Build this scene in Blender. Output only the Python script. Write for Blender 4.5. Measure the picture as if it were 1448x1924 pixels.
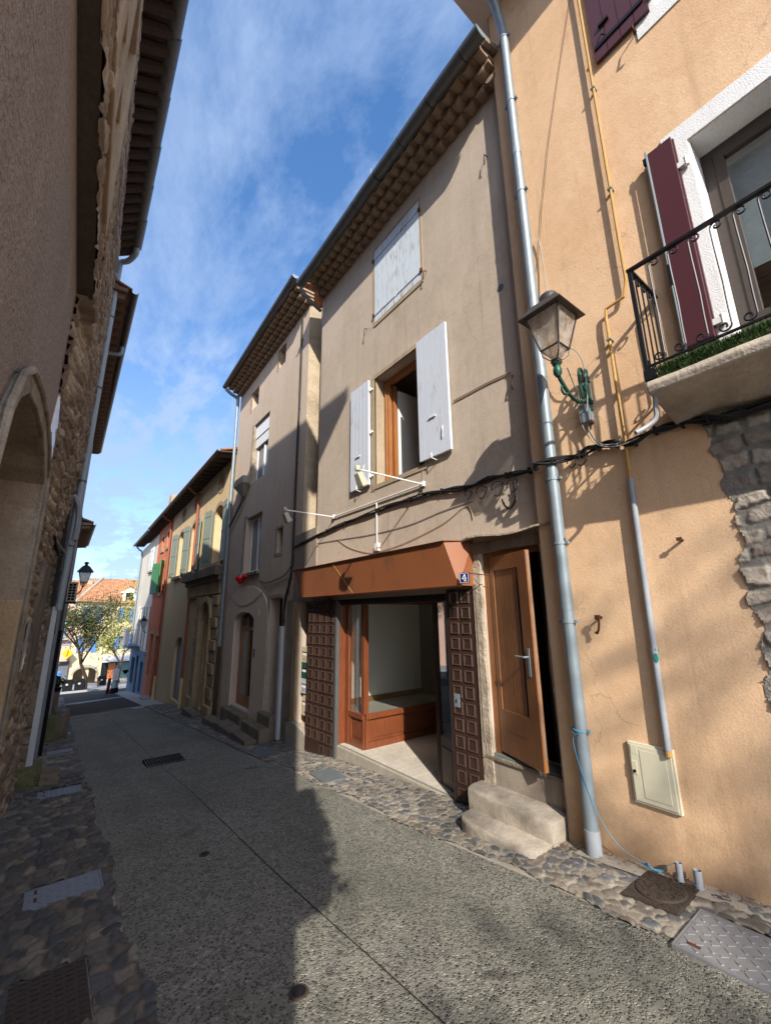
import bpy, bmesh, math, random
import numpy as np
from mathutils import Vector, Matrix
from mathutils.geometry import tessellate_polygon
R = math.radians
random.seed(7); rng = np.random.default_rng(7)
sc = bpy.context.scene
for o in list(bpy.data.objects): bpy.data.objects.remove(o)
C = sc.collection

# ------------------------------------------------------------------ camera (eye at the origin, street runs along +Y, z up)
Mr = [Vector((0.79961022, -0.60040029, -0.01195752)), Vector((0.13125852, 0.19417066, -0.97214657)), Vector((0.58599888, 0.77576881, 0.2340685))]
cam_d = bpy.data.cameras.new('camera'); cam = bpy.data.objects.new('camera', cam_d); C.objects.link(cam)
cam.matrix_world = Matrix((( Mr[0].x, -Mr[1].x, -Mr[2].x, 0), (Mr[0].y, -Mr[1].y, -Mr[2].y, 0), (Mr[0].z, -Mr[1].z, -Mr[2].z, 0), (0, 0, 0, 1)))
cam_d.sensor_fit = 'HORIZONTAL'; cam_d.sensor_width = 36; cam_d.lens = 36 * 783 / 1448
cam_d.clip_start = .02; cam_d.clip_end = 900
sc.camera = cam
def ray(px, py): return (Mr[0] * (px - 724) + Mr[1] * (py - 962) + Mr[2] * 783).normalized()
def onX(px, py, X=3.8): r = ray(px, py); return r * (X / r.x)
def onY(px, py, Y): r = ray(px, py); return r * (Y / r.y)

# ------------------------------------------------------------------ light
SUN = Vector((1, 2.1, -1.5)).normalized()
sd = bpy.data.lights.new('sun', 'SUN'); so = bpy.data.objects.new('sun', sd); C.objects.link(so)
sd.energy = 2.8; sd.angle = R(.53); sd.color = (1, .93, .82)
so.rotation_euler = SUN.to_track_quat('-Z', 'Y').to_euler()
sc.view_settings.view_transform = 'Standard'; sc.view_settings.look = 'None'
sc.view_settings.exposure = 1.40; sc.view_settings.gamma = 1
W = bpy.data.worlds.new('World'); sc.world = W; W.use_nodes = True
CLOUD = (-4, 2, 0)
def build_world():
    t = W.node_tree; t.nodes.clear(); N = t.nodes.new; L = t.links.new
    out = N('ShaderNodeOutputWorld'); bg = N('ShaderNodeBackground'); bg.inputs[1].default_value = .108
    sky = N('ShaderNodeTexSky'); sky.sky_type = 'NISHITA'; sky.sun_disc = False
    sky.sun_elevation = R(32.8); sky.sun_rotation = math.atan2(-1, -2.1); sky.altitude = 200; sky.dust_density = .6; sky.ozone_density = 2.2
    tc = N('ShaderNodeTexCoord'); sep = N('ShaderNodeSeparateXYZ'); L(tc.outputs['Generated'], sep.inputs[0])
    def mt(op, a, b=None):
        m = N('ShaderNodeMath'); m.operation = op
        for i, v in enumerate((a, b)):
            if v is None: continue
            if isinstance(v, (int, float)): m.inputs[i].default_value = v
            else: L(v, m.inputs[i])
        return m.outputs[0]
    zz = mt('ADD', sep.outputs[2], .12)
    cx = mt('DIVIDE', sep.outputs[0], zz); cy = mt('DIVIDE', sep.outputs[1], zz)
    cmb = N('ShaderNodeCombineXYZ'); L(cx, cmb.inputs[0]); L(cy, cmb.inputs[1])
    mp = N('ShaderNodeMapping'); mp.inputs['Rotation'].default_value = (0, 0, R(-35)); mp.inputs['Scale'].default_value = (2.2, 1.1, 1); mp.inputs['Location'].default_value = CLOUD; L(cmb.outputs[0], mp.inputs[0])
    n1 = N('ShaderNodeTexNoise'); n1.inputs['Scale'].default_value = 1.25; n1.inputs['Detail'].default_value = 12; n1.inputs['Roughness'].default_value = .66; n1.inputs['Distortion'].default_value = .2; L(mp.outputs[0], n1.inputs[0])
    n0 = N('ShaderNodeTexNoise'); n0.inputs['Scale'].default_value = .9; n0.inputs['Detail'].default_value = 2; L(cmb.outputs[0], n0.inputs[0])
    r0 = N('ShaderNodeMapRange'); r0.inputs[1].default_value = .40; r0.inputs[2].default_value = .62; L(n0.outputs[0], r0.inputs[0])
    r1 = N('ShaderNodeMapRange'); r1.inputs[1].default_value = .42; r1.inputs[2].default_value = .72; r1.inputs[3].default_value = 0; r1.inputs[4].default_value = .8; L(n1.outputs[0], r1.inputs[0])
    r1o = mt('MULTIPLY', r1.outputs[0], mt('ADD', mt('MULTIPLY', r0.outputs[0], .75), .25))
    # two cloud banks: wisps high over the shop house, a brighter bank low over the end of the street
    for d_, c0, c1, k in (((.30, .46, .86), .91, .992, .75), ((.16, 1.0, .33), .94, .996, 1.0), ((.13, .84, .53), .96, .998, .35)):
        v = Vector(d_).normalized(); dp = N('ShaderNodeVectorMath'); dp.operation = 'DOT_PRODUCT'; L(tc.outputs['Generated'], dp.inputs[0]); dp.inputs[1].default_value = v
        w = N('ShaderNodeMapRange'); w.interpolation_type = 'SMOOTHSTEP'; w.inputs[1].default_value = c0; w.inputs[2].default_value = c1; w.inputs[3].default_value = 0; w.inputs[4].default_value = k; L(dp.outputs['Value'], w.inputs[0])
        q = N('ShaderNodeMapRange'); q.inputs[1].default_value = .43; q.inputs[2].default_value = .62; q.inputs[3].default_value = 0; q.inputs[4].default_value = .62; L(n1.outputs[0], q.inputs[0])
        r1o = mt('ADD', r1o, mt('MULTIPLY', q.outputs[0], w.outputs[0]))
    # more cloud and haze towards the horizon
    h = N('ShaderNodeMapRange'); h.inputs[1].default_value = .62; h.inputs[2].default_value = .0; h.inputs[3].default_value = 0; h.inputs[4].default_value = .95; L(sep.outputs[2], h.inputs[0])
    n2 = N('ShaderNodeTexNoise'); n2.inputs['Scale'].default_value = 2.2; n2.inputs['Detail'].default_value = 8; L(tc.outputs['Generated'], n2.inputs[0])
    hm = mt('MULTIPLY', h.outputs[0], mt('MULTIPLY', n2.outputs[0], 1.5))
    f = mt('ADD', r1o, hm); f = mt('MINIMUM', f, .8)
    mx = N('ShaderNodeMix'); mx.data_type = 'RGBA'; L(f, mx.inputs[0]); L(sky.outputs[0], mx.inputs[6]); mx.inputs[7].default_value = (2.35, 2.8, 3.55, 1)
    ad = N('ShaderNodeMix'); ad.data_type = 'RGBA'; ad.blend_type = 'ADD'; ad.inputs[0].default_value = 1; L(mx.outputs[2], ad.inputs[6]); ad.inputs[7].default_value = (.0, .12, .36, 1)
    vb = Vector((-.35, -.85, .42)).normalized(); db = N('ShaderNodeVectorMath'); db.operation = 'DOT_PRODUCT'; L(tc.outputs['Generated'], db.inputs[0]); db.inputs[1].default_value = vb  # unseen bright cloud bank behind the camera, added to lift the shaded fronts
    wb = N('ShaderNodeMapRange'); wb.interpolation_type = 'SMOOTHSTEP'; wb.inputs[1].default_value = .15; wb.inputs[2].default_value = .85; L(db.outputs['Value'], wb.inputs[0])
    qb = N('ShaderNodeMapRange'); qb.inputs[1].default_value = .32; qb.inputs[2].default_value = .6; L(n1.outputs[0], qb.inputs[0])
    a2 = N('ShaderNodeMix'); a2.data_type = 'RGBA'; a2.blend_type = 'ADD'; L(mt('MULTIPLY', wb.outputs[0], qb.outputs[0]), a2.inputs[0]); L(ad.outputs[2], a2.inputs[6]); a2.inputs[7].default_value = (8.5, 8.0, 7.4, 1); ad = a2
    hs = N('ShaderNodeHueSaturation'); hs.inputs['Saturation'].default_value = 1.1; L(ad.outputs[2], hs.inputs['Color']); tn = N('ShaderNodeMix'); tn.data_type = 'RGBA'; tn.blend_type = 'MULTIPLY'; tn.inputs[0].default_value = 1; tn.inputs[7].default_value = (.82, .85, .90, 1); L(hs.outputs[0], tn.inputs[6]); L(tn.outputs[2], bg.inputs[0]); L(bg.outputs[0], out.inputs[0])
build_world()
sc.cycles.max_bounces = 8; sc.cycles.diffuse_bounces = 6; sc.cycles.transparent_max_bounces = 12

# ------------------------------------------------------------------ materials
def srgb(r, g, b): return tuple(((c / 255) / 12.92 if c / 255 <= .04045 else ((c / 255 + .055) / 1.055) ** 2.4) for c in (r, g, b)) + (1,)
class MT:
    def __init__(s, name, rough=.85, metal=0.):
        s.m = bpy.data.materials.new(name); s.m.use_nodes = True; s.t = s.m.node_tree; s.b = s.t.nodes['Principled BSDF']
        s.b.inputs['Roughness'].default_value = rough; s.b.inputs['Metallic'].default_value = metal; s.b.inputs['Specular IOR Level'].default_value = .12 if rough >= .75 else .35
        s.pos = s.t.nodes.new('ShaderNodeNewGeometry').outputs['Position']
    def n(s, ty, **k):
        q = s.t.nodes.new(ty)
        for a, v in k.items():
            if a.startswith('i_'): s.set(q.inputs[a[2:].replace('_', ' ')], v)
            else: setattr(q, a, v)
        return q
    def set(s, sock, v):
        if isinstance(v, bpy.types.NodeSocket): s.t.links.new(v, sock)
        else: sock.default_value = v
    def scaled(s, sx, sy, sz, rot=(0, 0, 0), src=None):
        q = s.n('ShaderNodeMapping'); s.set(q.inputs[0], src or s.pos); q.inputs['Scale'].default_value = (sx, sy, sz); q.inputs['Rotation'].default_value = rot; return q.outputs[0]
    def noise(s, scale, detail=4, rough=.55, vec=None, dist=0):
        q = s.n('ShaderNodeTexNoise'); s.set(q.inputs['Vector'], vec or s.pos); q.inputs['Scale'].default_value = scale; q.inputs['Detail'].default_value = detail; q.inputs['Roughness'].default_value = rough; q.inputs['Distortion'].default_value = dist; return q.outputs[0]
    def vor(s, scale, feature='F1', vec=None, rand=1):
        q = s.n('ShaderNodeTexVoronoi', feature=feature); s.set(q.inputs['Vector'], vec or s.pos); q.inputs['Scale'].default_value = scale; q.inputs['Randomness'].default_value = rand; return q
    def rng(s, v, a, b, c=0., d=1.):
        q = s.n('ShaderNodeMapRange'); s.set(q.inputs[0], v)
        for i, x in enumerate((a, b, c, d)): q.inputs[i + 1].default_value = x
        return q.outputs[0]
    def mix(s, f, a, b, mode='MIX'):
        q = s.n('ShaderNodeMix', data_type='RGBA', blend_type=mode); s.set(q.inputs[0], f); s.set(q.inputs[6], a); s.set(q.inputs[7], b); return q.outputs[2]
    def math(s, op, a, b=0.):
        q = s.n('ShaderNodeMath', operation=op); s.set(q.inputs[0], a); s.set(q.inputs[1], b); return q.outputs[0]
    def ramp(s, v, stops, interp='LINEAR'):
        q = s.n('ShaderNodeValToRGB'); s.set(q.inputs[0], v); e = q.color_ramp.elements; q.color_ramp.interpolation = interp
        e[0].position, e[0].color = stops[0][0], stops[0][1]; e[1].position, e[1].color = stops[-1][0], stops[-1][1]
        for p, c in stops[1:-1]: x = e.new(p); x.color = c
        return q.outputs[0]
    def bump(s, h, dist=.01, strength=1., prev=None):
        q = s.n('ShaderNodeBump'); q.inputs['Strength'].default_value = strength; q.inputs['Distance'].default_value = dist; s.set(q.inputs['Height'], h)
        if prev is not None: s.set(q.inputs['Normal'], prev)
        return q.outputs[0]
    def col(s, c): s.set(s.b.inputs['Base Color'], c); return s
    def nrm(s, x): s.set(s.b.inputs['Normal'], x); return s
def lin(r, g, b): return (r, g, b, 1)
def mul(c, k): return (c[0] * k, c[1] * k, c[2] * k, 1)

def stucco(name, base, stain, fine=90, d=.006, patch=.9, light=None, streak=.5, blotch=.5, crack=0., base_dirt=None, runs=0.):
    m = MT(name, .93)
    n = m.noise(patch, 7, .62, dist=.4); c = m.mix(m.rng(n, .38, .68, 0, blotch), base, stain)
    st = m.noise(1.6, 5, .6, m.scaled(2.2, 2.2, .16)); c = m.mix(m.rng(st, .52, .74, 0, streak), c, mul(stain, .8))
    n2 = m.noise(9, 5, .6); c = m.mix(m.rng(n2, .3, .75, 0, .35), c, light or mul(base, 1.18))
    sp = m.noise(fine * 1.3, 3, .7); c = m.mix(m.rng(sp, .38, .72, 0, .45), c, mul(base, .55)); c = m.mix(m.rng(m.noise(34, 3, .7), .58, .7, 0, .3), c, mul(base, .5))
    c = m.mix(m.rng(m.noise(1.9, 7, .68, m.scaled(1.2, 1.2, .55)), .56, .72, 0, .4), c, light or mul(base, 1.2))
    if crack:
        wv = m.n('ShaderNodeTexNoise'); m.set(wv.inputs['Vector'], m.pos); wv.inputs['Scale'].default_value = 3.5; wv.inputs['Detail'].default_value = 6
        sv = m.n('ShaderNodeVectorMath', operation='SCALE'); m.set(sv.inputs[0], wv.outputs['Color']); sv.inputs[3].default_value = .5
        av = m.n('ShaderNodeVectorMath', operation='ADD'); m.set(av.inputs[0], m.pos); m.set(av.inputs[1], sv.outputs[0]); ck = m.vor(.75, 'DISTANCE_TO_EDGE', av.outputs[0])
        c = m.mix(m.math('MULTIPLY', m.rng(ck.outputs['Distance'], .0, .006, crack, 0), m.rng(m.noise(1.4, 3), .48, .6)), c, mul(base, .35))
    if base_dirt is not None:
        sp3 = m.n('ShaderNodeSeparateXYZ'); m.set(sp3.inputs[0], m.pos); hz = m.math('ADD', sp3.outputs[2], m.math('MULTIPLY', m.noise(4, 6, .7), -.55)); c = m.mix(m.rng(hz, base_dirt - .30, base_dirt + .12, .8, 0), c, mul(stain, .4))
    if runs:
        rn = m.noise(4.5, 5, .65, m.scaled(2.4, 2.4, .07)); c = m.mix(m.rng(rn, .56, .72, 0, runs), c, mul(stain, .55))
    g = m.noise(fine, 3, .65); g2 = m.noise(7, 4, .55)
    b = m.bump(g, d); b = m.bump(g2, .006, .6, b)
    return m.col(c).nrm(b).m
def stonewall(name, cols, mortar, sy=3.2, sz=5.5, d=.03, gap=.09, dirt=.5):
    m = MT(name, .95)
    w = m.n('ShaderNodeTexNoise'); w.inputs['Scale'].default_value = 2.3; m.set(w.inputs['Vector'], m.pos); w.inputs['Detail'].default_value = 3
    off = m.n('ShaderNodeVectorMath', operation='SCALE'); m.set(off.inputs[0], w.outputs['Color']); off.inputs[3].default_value = .28
    ad = m.n('ShaderNodeVectorMath', operation='ADD'); m.set(ad.inputs[0], m.pos); m.set(ad.inputs[1], off.outputs[0])
    v = m.scaled(sy, sy, sz, src=ad.outputs[0])
    f1 = m.vor(1, 'F1', v); de = m.vor(1, 'DISTANCE_TO_EDGE', v)
    cell = m.n('ShaderNodeSeparateColor'); m.set(cell.inputs[0], f1.outputs['Color'])
    k = len(cols); c = m.ramp(cell.outputs[0], [(i / k, cc) for i, cc in enumerate(cols)], 'CONSTANT')
    nz = m.noise(14, 6, .65); c = m.mix(m.rng(nz, .3, .7, 0, .55), c, mul(cols[0], .5))
    c = m.mix(m.rng(m.noise(1.1, 5), .45, .7, 0, dirt), c, mul(cols[0], .38))
    e = m.math('ADD', de.outputs['Distance'], m.rng(m.noise(22, 4, .6), 0, 1, -.07, .07))
    mk = m.rng(e, gap * .35, gap, 1, 0); c = m.mix(mk, c, mortar)
    h = m.rng(e, 0, gap * 2.4); b = m.bump(h, d); b = m.bump(m.noise(38, 6, .7), d * .55, 1, b)
    return m.col(c).nrm(b).m
def wood(name, a, b_, scale=8, rough=.45, d=.0015, coat=.15, axis='z'):
    m = MT(name, rough); s = dict(z=(7, 7, .45), y=(7, .45, 7), x=(.45, 7, 7))[axis]
    g = m.noise(scale, 6, .6, m.scaled(*s), 1.2); c = m.mix(m.rng(g, .32, .68), a, b_)
    c = m.mix(m.rng(m.noise(2.5, 4), .4, .7, 0, .4), c, mul(b_, .6))
    m.b.inputs['Coat Weight'].default_value = coat; m.b.inputs['Coat Roughness'].default_value = .3
    return m.col(c).nrm(m.bump(g, d)).m
def paint(name, col, under, wear=.3, rough=.55, d=.002, sc_=14):
    m = MT(name, rough); n = m.math('ADD', m.math('MULTIPLY', m.noise(sc_, 8, .75, m.scaled(1, 1, .22)), .7), m.math('MULTIPLY', m.noise(2.1, 3), .3)); n2 = m.noise(1.3, 4)
    c = m.mix(m.rng(n2, .3, .7, 0, .3), col, mul(col, .82))
    f = m.rng(n, .62 - wear * .22, .68 - wear * .12, 0, 1); c = m.mix(f, c, under)
    return m.col(c).nrm(m.bump(m.math('SUBTRACT', n, f), d)).m
def plain(name, col, rough=.6, metal=0., var=.25, d=.0, scale=18, spec=None):
    m = MT(name, rough, metal); c = m.mix(m.rng(m.noise(scale, 5, .6), .35, .68, 0, var), col, mul(col, .55))
    c = m.mix(m.rng(m.noise(scale * .12, 4, .6), .4, .7, 0, var * .8), c, mul(col, .7))
    m.col(c)
    if d: m.nrm(m.bump(m.noise(scale * 2, 4), d))
    return m.m
def glass(name, tint=(.9, .95, .95), refl=.16):
    m = MT(name); t = m.t; t.nodes.remove(m.b)
    tr = m.n('ShaderNodeBsdfTransparent'); tr.inputs[0].default_value = tint + (1,); gl = m.n('ShaderNodeBsdfGlossy'); gl.inputs['Roughness'].default_value = .02
    lw = m.n('ShaderNodeLayerWeight'); lw.inputs[0].default_value = .35; f = m.rng(lw.outputs['Facing'], 0, 1, refl * .5, .75)
    mx = m.n('ShaderNodeMixShader'); m.set(mx.inputs[0], f); m.set(mx.inputs[1], tr.outputs[0]); m.set(mx.inputs[2], gl.outputs[0])
    t.links.new(mx.outputs[0], t.nodes['Material Output'].inputs[0]); return m.m
def rooftile(name, sy=9, base=(.34, .14, .07), ax='Y'):
    m = MT(name, .9); v = m.vor(5.5, 'F1', m.scaled(1, 1, 1)); cell = m.n('ShaderNodeSeparateColor'); m.set(cell.inputs[0], v.outputs['Color'])
    c = m.ramp(cell.outputs[0], [(0, lin(base[0], base[1], base[2])), (.3, lin(base[0] * .7, base[1] * .7, base[2] * .75)), (.55, lin(base[0] * 1.25, base[1] * 1.5, base[2] * 1.7)), (1, lin(base[0] * .9, base[1] * 1.2, base[2] * 1.2))])
    c = m.mix(m.rng(m.noise(3.2, 6, .65), .42, .7, 0, .6), c, lin(.1, .075, .055))
    return m.col(c).nrm(m.bump(m.noise(60, 4), .004)).m
def attr_mat(name, rough=.85, fine=110, d=.004, damp=.0):
    m = MT(name, rough); a = m.n('ShaderNodeAttribute', attribute_name='Col'); c = m.mix(m.rng(m.noise(24, 6, .65), .3, .72, 0, .4), a.outputs['Color'], mul(lin(.1, .09, .08), .9))
    c = m.mix(m.rng(m.noise(.7, 5, .6), .45, .72, 0, .35), c, lin(.055, .05, .042))
    return m.col(c).nrm(m.bump(m.noise(fine, 5, .7), d)).m

PAL = {}
def mats():
    P = PAL
    P['main_stucco'] = stucco('grey beige roughcast', lin(.52, .43, .345), lin(.37, .30, .235), 75, .0045, .8, lin(.60, .50, .41), .35, .7, .5, None, .3)
    P['lower_stucco'] = stucco('weathered cement render', lin(.34, .285, .23), lin(.14, .12, .10), 70, .003, 1.6, lin(.36, .30, .25), .8, .9)
    P['h2_stucco'] = stucco('brown smooth render', lin(.56, .45, .355), lin(.45, .355, .275), 70, .002, .7, None, .4, .5, .4, None, .3)
    P['h2_arch'] = stucco('light arch render', lin(.70, .56, .43), lin(.56, .44, .33), 80, .0012, .9, None, .3, .5)
    P['rough_side'] = stucco('thrown plaster', lin(.50, .41, .29), lin(.22, .18, .13), 22, .014, 2.2, lin(.6, .5, .37), .5, .8)
    P['orange'] = stucco('apricot render', lin(.735, .50, .315), lin(.63, .395, .225), 60, .0022, .55, lin(.84, .60, .40), .35, .95, .5, -1.82, .25)
    P['yellow'] = stucco('ochre render', lin(.68, .51, .30), lin(.52, .38, .21), 50, .0012, .6, None, .6, .5)
    P['red'] = stucco('brick red render', lin(.62, .19, .10), lin(.5, .15, .08), 50, .0012, .6, None, .3, .4)
    P['white_house'] = stucco('greying cream render', lin(.70, .64, .54), lin(.46, .41, .34), 50, .0012, .7, None, .6, .6)
    P['blue_front'] = plain('slate blue shopfront paint', lin(.12, .19, .28), .8)
    P['left_stucco'] = stucco('coarse brown roughcast', lin(.315, .268, .238), lin(.215, .182, .16), 24, .03, .6, lin(.42, .35, .30), .3, .5, 0, None, .3)
    P['left_dark'] = stucco('dark render', lin(.12, .10, .085), lin(.07, .06, .05), 20, .008, 1.5)  # dark tone, used on the underside of the overhang
    P['cutstone'] = stucco('dressed limestone', lin(.42, .335, .235), lin(.25, .185, .12), 40, .006, 1.3, lin(.5, .41, .3), .6, .7)
    P['ochrestone'] = stucco('ochre dressed stone', lin(.46, .335, .20), lin(.26, .18, .105), 30, .01, 1.6, lin(.44, .33, .2), .5, .8)
    P['darkstone'] = stucco('blackened stone', lin(.22, .175, .135), lin(.08, .066, .055), 25, .012, 2.5, lin(.3, .25, .19), .8, .9)
    P['jambstone'] = stucco('peeling plastered stone', lin(.45, .37, .28), lin(.14, .11, .085), 26, .02, 3.5, lin(.55, .47, .38), .9, .9)
    P['rubble_left'] = stonewall('brown rubble masonry', [lin(.30, .21, .135), lin(.235, .165, .11), lin(.35, .26, .175), lin(.2, .125, .095), lin(.29, .225, .16)], lin(.27, .22, .165), 2.6, 6.5, .05, .14, .5)
    P['rubble_far'] = stonewall('grey brown masonry', [lin(.26, .2, .14), lin(.2, .155, .11), lin(.3, .24, .17)], lin(.24, .2, .155), 2, 4.5, .03)
    P['concrete'] = stucco('worn concrete', lin(.37, .33, .27), lin(.2, .17, .135), 50, .003, 2.2, lin(.5, .45, .37), .2, .7)
    P['step'] = stucco('old cement step', lin(.36, .31, .25), lin(.16, .135, .11), 34, .006, 4, lin(.50, .44, .36), .1, .9, .6)
    P['mossy'] = stucco('mossy stone', lin(.15, .15, .075), lin(.06, .075, .03), 30, .02, 4, lin(.2, .19, .1), 0, .8)
    P['stone_block'] = stucco('brown stone block', lin(.22, .175, .13), lin(.1, .09, .06), 30, .02, 3, None, 0, .8)
    P['tile'] = rooftile('terracotta canal tiles')
    P['tile_far'] = rooftile('bright orange tiles', base=(.46, .19, .09))  # brighter orange than the tiles of the near roofs
    P['genoise'] = plain('terracotta and mortar eave', lin(.33, .24, .17), .9, 0, .55, .006, 9)
    P['zinc'] = plain('weathered zinc', lin(.25, .30, .335), .5, .35, .35, .0, 7)
    P['zinc_dark'] = plain('dark zinc gutter', lin(.13, .14, .145), .5, .45, .4, 0, 6)
    P['pvc'] = plain('grey plastic pipe', lin(.29, .31, .34), .5, 0, .25)
    P['duct'] = plain('pale grey duct cover', lin(.5, .52, .54), .45, .1, .15)
    P['redpipe'] = plain('red brown pipe', lin(.30, .085, .045), .5)
    P['copper_edge'] = plain('brown gutter', lin(.14, .065, .045), .5)
    P['eaveboard'] = wood('dark eave boards', lin(.13, .095, .075), lin(.06, .045, .04), 8, .85, .004, 0, 'y')
    P['yellowpipe'] = plain('yellow gas pipe paint', lin(.50, .29, .085), .55, 0, .45)
    P['iron'] = plain('black wrought iron', lin(.022, .022, .027), .42, .5, .3)
    P['rust'] = plain('rusty iron', lin(.12, .05, .03), .85, .2, .6, .002, 60)
    P['bronze'] = plain('grey brown lantern metal', lin(.075, .066, .062), .45, .45, .3)
    P['green_iron'] = plain('green patinated cast iron', lin(.02, .085, .065), .45, .25, .5, .003, 40)
    P['black'] = plain('black cable sheath', lin(.018, .018, .019), .6)
    P['dark'] = plain('dark void', lin(.012, .011, .010), .9)
    P['greycable'] = plain('grey cable', lin(.33, .31, .28), .6)
    P['buffcable'] = plain('buff painted cable', lin(.36, .26, .19), .8)
    P['white'] = plain('white painted metal', lin(.72, .71, .68), .45, 0, .12)
    P['pvcwhite'] = plain('white window plastic', lin(.8, .8, .8), .35, 0, .06)
    P['whitetrim'] = stucco('white painted surround', lin(.80, .80, .80), lin(.68, .68, .68), 90, .004, 1.2, lin(.84, .84, .85), .1, .3)
    P['shutter_blue'] = paint('pale blue grey shutter paint', lin(.56, .60, .68), lin(.42, .41, .42), .32, .6, .001, 12)
    P['shutter_peel'] = paint('flaking pale blue shutter paint', lin(.56, .62, .68), lin(.36, .32, .29), .5, .7, .001, 15)
    P['maroon'] = plain('maroon shutter paint', lin(.075, .024, .03), .38, 0, .12)
    P['green_sh'] = plain('green shutter paint', lin(.05, .20, .075), .5)
    P['sage_sh'] = plain('sage grey shutter paint', lin(.24, .28, .23), .6)
    P['white_sh'] = paint('white flaking shutter', lin(.78, .78, .76), lin(.4, .36, .3), .5)
    P['darkwood'] = wood('dark varnished panel wood', lin(.05, .024, .016), lin(.027, .013, .009), 9, .5, .002, .25)
    P['panelwood'] = wood('red brown shop wood', lin(.22, .065, .024), lin(.12, .035, .015), 7, .35, .001, .4)
    P['windowwood'] = wood('orange varnished frame', lin(.40, .17, .055), lin(.29, .11, .035), 7, .4, .001, .3)
    P['doorwood'] = wood('honey oak door', lin(.25, .105, .04), lin(.17, .068, .025), 9, .42, .001, .25)
    P['greywood'] = wood('old grey boards', lin(.14, .105, .09), lin(.06, .045, .04), 8, .9, .006, 0)
    P['fascia'] = paint('rust orange sheet metal', lin(.25, .088, .036), lin(.17, .07, .038), .5, .42, .001, 4)
    P['room'] = plain('pale green white plaster', lin(.82, .82, .77), .9, 0, .06)
    P['room_ceil'] = plain('room ceiling', lin(.5, .5, .48), .9, 0, .05)
    P['skirting'] = plain('brown skirting', lin(.25, .13, .05), .5)
    P['glass'] = glass('window glass', (.99, 1, .99)); P['glass_dim'] = glass('dim window glass', (.6, .64, .65), .12)
    P['pane_dark'] = plain('dark reflecting pane', lin(.02, .025, .03), .06, 0, .05); P['pane_grey'] = plain('grey curtained pane', lin(.22, .24, .25), .12, 0, .4, 0, 3)
    P['curtain'] = plain('net curtain', lin(.75, .76, .75), .9, 0, .1)
    P['meter'] = plain('beige meter cabinet plastic', lin(.60, .56, .42), .5, 0, .12)
    P['cream'] = plain('cream letterbox paint', lin(.55, .46, .31), .45, 0, .12); P['boxgreen'] = plain('dark green letterbox paint', lin(.01, .075, .065), .4, 0, .1); P['boxgrey'] = plain('silver grey letterbox', lin(.5, .53, .58), .4, .1, .1)
    P['enamel'] = plain('blue enamel', lin(.012, .02, .14), .2, 0, .05); P['enamelwhite'] = plain('white enamel', lin(.85, .85, .85), .25, 0, .03)
    P['steel'] = plain('checker plate steel', lin(.22, .22, .225), .62, .1, .3, .001, 30)
    P['steel_l'] = plain('pale checker plate', lin(.22, .245, .28), .65, .1, .3, .001, 30)
    P['castiron'] = plain('brown cast iron', lin(.085, .065, .052), .7, .4, .5, .004, 60)
    P['slab'] = plain('blue grey slate slab', lin(.15, .165, .17), .8, 0, .4, .003, 14)
    P['bluestring'] = plain('bright blue twine', lin(.05, .30, .50), .6, 0, .1)
    P['redplastic'] = plain('red plastic', lin(.6, .012, .015), .35, 0, .1)
    P['turf'] = plain('artificial turf green', lin(.06, .10, .035), .9, 0, .4, 0, 60)
    P['leaf'] = plain('spring leaves', lin(.075, .085, .025), .6, 0, .5, 0, 3); P['leaf2'] = plain('yellow green leaves', lin(.24, .25, .04), .6, 0, .4, 0, 3)
    P['bark'] = plain('dark bark', lin(.07, .045, .035), .9, 0, .5, .01, 20)
    P['peach'] = plain('pink render', lin(.60, .39, .31), .9, 0, .1, 0, 3); P['lemon'] = plain('pale yellow render', lin(.62, .52, .35), .9, 0, .1, 0, 3)
    P['bluepaint'] = plain('bright blue shutter paint', lin(.07, .2, .55), .5, 0, .1); P['skyblue'] = plain('sky blue door paint', lin(.3, .55, .72), .5, 0, .1)
    P['grey_shop'] = plain('grey shopfront', lin(.11, .12, .14), .5); P['teal_curtain'] = plain('teal curtain', lin(.12, .22, .23), .8); P['orange_panel'] = plain('orange banner', lin(.45, .15, .05), .6)
    P['signyellow'] = plain('yellow sign face', lin(.85, .45, .02), .4, 0, .05); P['signred'] = plain('orange sign mark', lin(.8, .12, .02), .4, 0, .05)
    P['plastic_dark'] = plain('dark grey bin plastic', lin(.012, .013, .016), .85)
    P['turq'] = plain('turquoise paint', lin(.3, .45, .45), .5); P['brownboard'] = plain('dark red board', lin(.15, .03, .03), .5)
    P['acbeige'] = plain('beige casing', lin(.45, .43, .34), .5)
    P['teal_mark'] = plain('teal sticker', lin(.02, .32, .26), .4)
    P['fixglass'] = None
    m = MT('frosted lantern glass', .35); t = m.t; c = m.mix(m.rng(m.noise(16, 5, .7), .45, .62), lin(.62, .56, .50), lin(.3, .21, .13)); m.col(c)
    tr = m.n('ShaderNodeBsdfTransparent'); tl = m.n('ShaderNodeBsdfTranslucent'); tl.inputs[0].default_value = (.8, .76, .7, 1)
    m1 = m.n('ShaderNodeMixShader'); m1.inputs[0].default_value = .4; m.set(m1.inputs[1], m.b.outputs[0]); m.set(m1.inputs[2], tl.outputs[0])
    m2 = m.n('ShaderNodeMixShader'); m2.inputs[0].default_value = .35; m.set(m2.inputs[1], m1.outputs[0]); m.set(m2.inputs[2], tr.outputs[0]); t.links.new(m2.outputs[0], t.nodes['Material Output'].inputs[0]); P['frost'] = m.m
    # exposed aggregate road
    m = MT('exposed aggregate concrete', .75); wv = m.noise(30, 2); v = m.vor(60, 'F1'); e = m.vor(60, 'DISTANCE_TO_EDGE'); cell = m.n('ShaderNodeSeparateColor'); m.set(cell.inputs[0], v.outputs['Color'])
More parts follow.
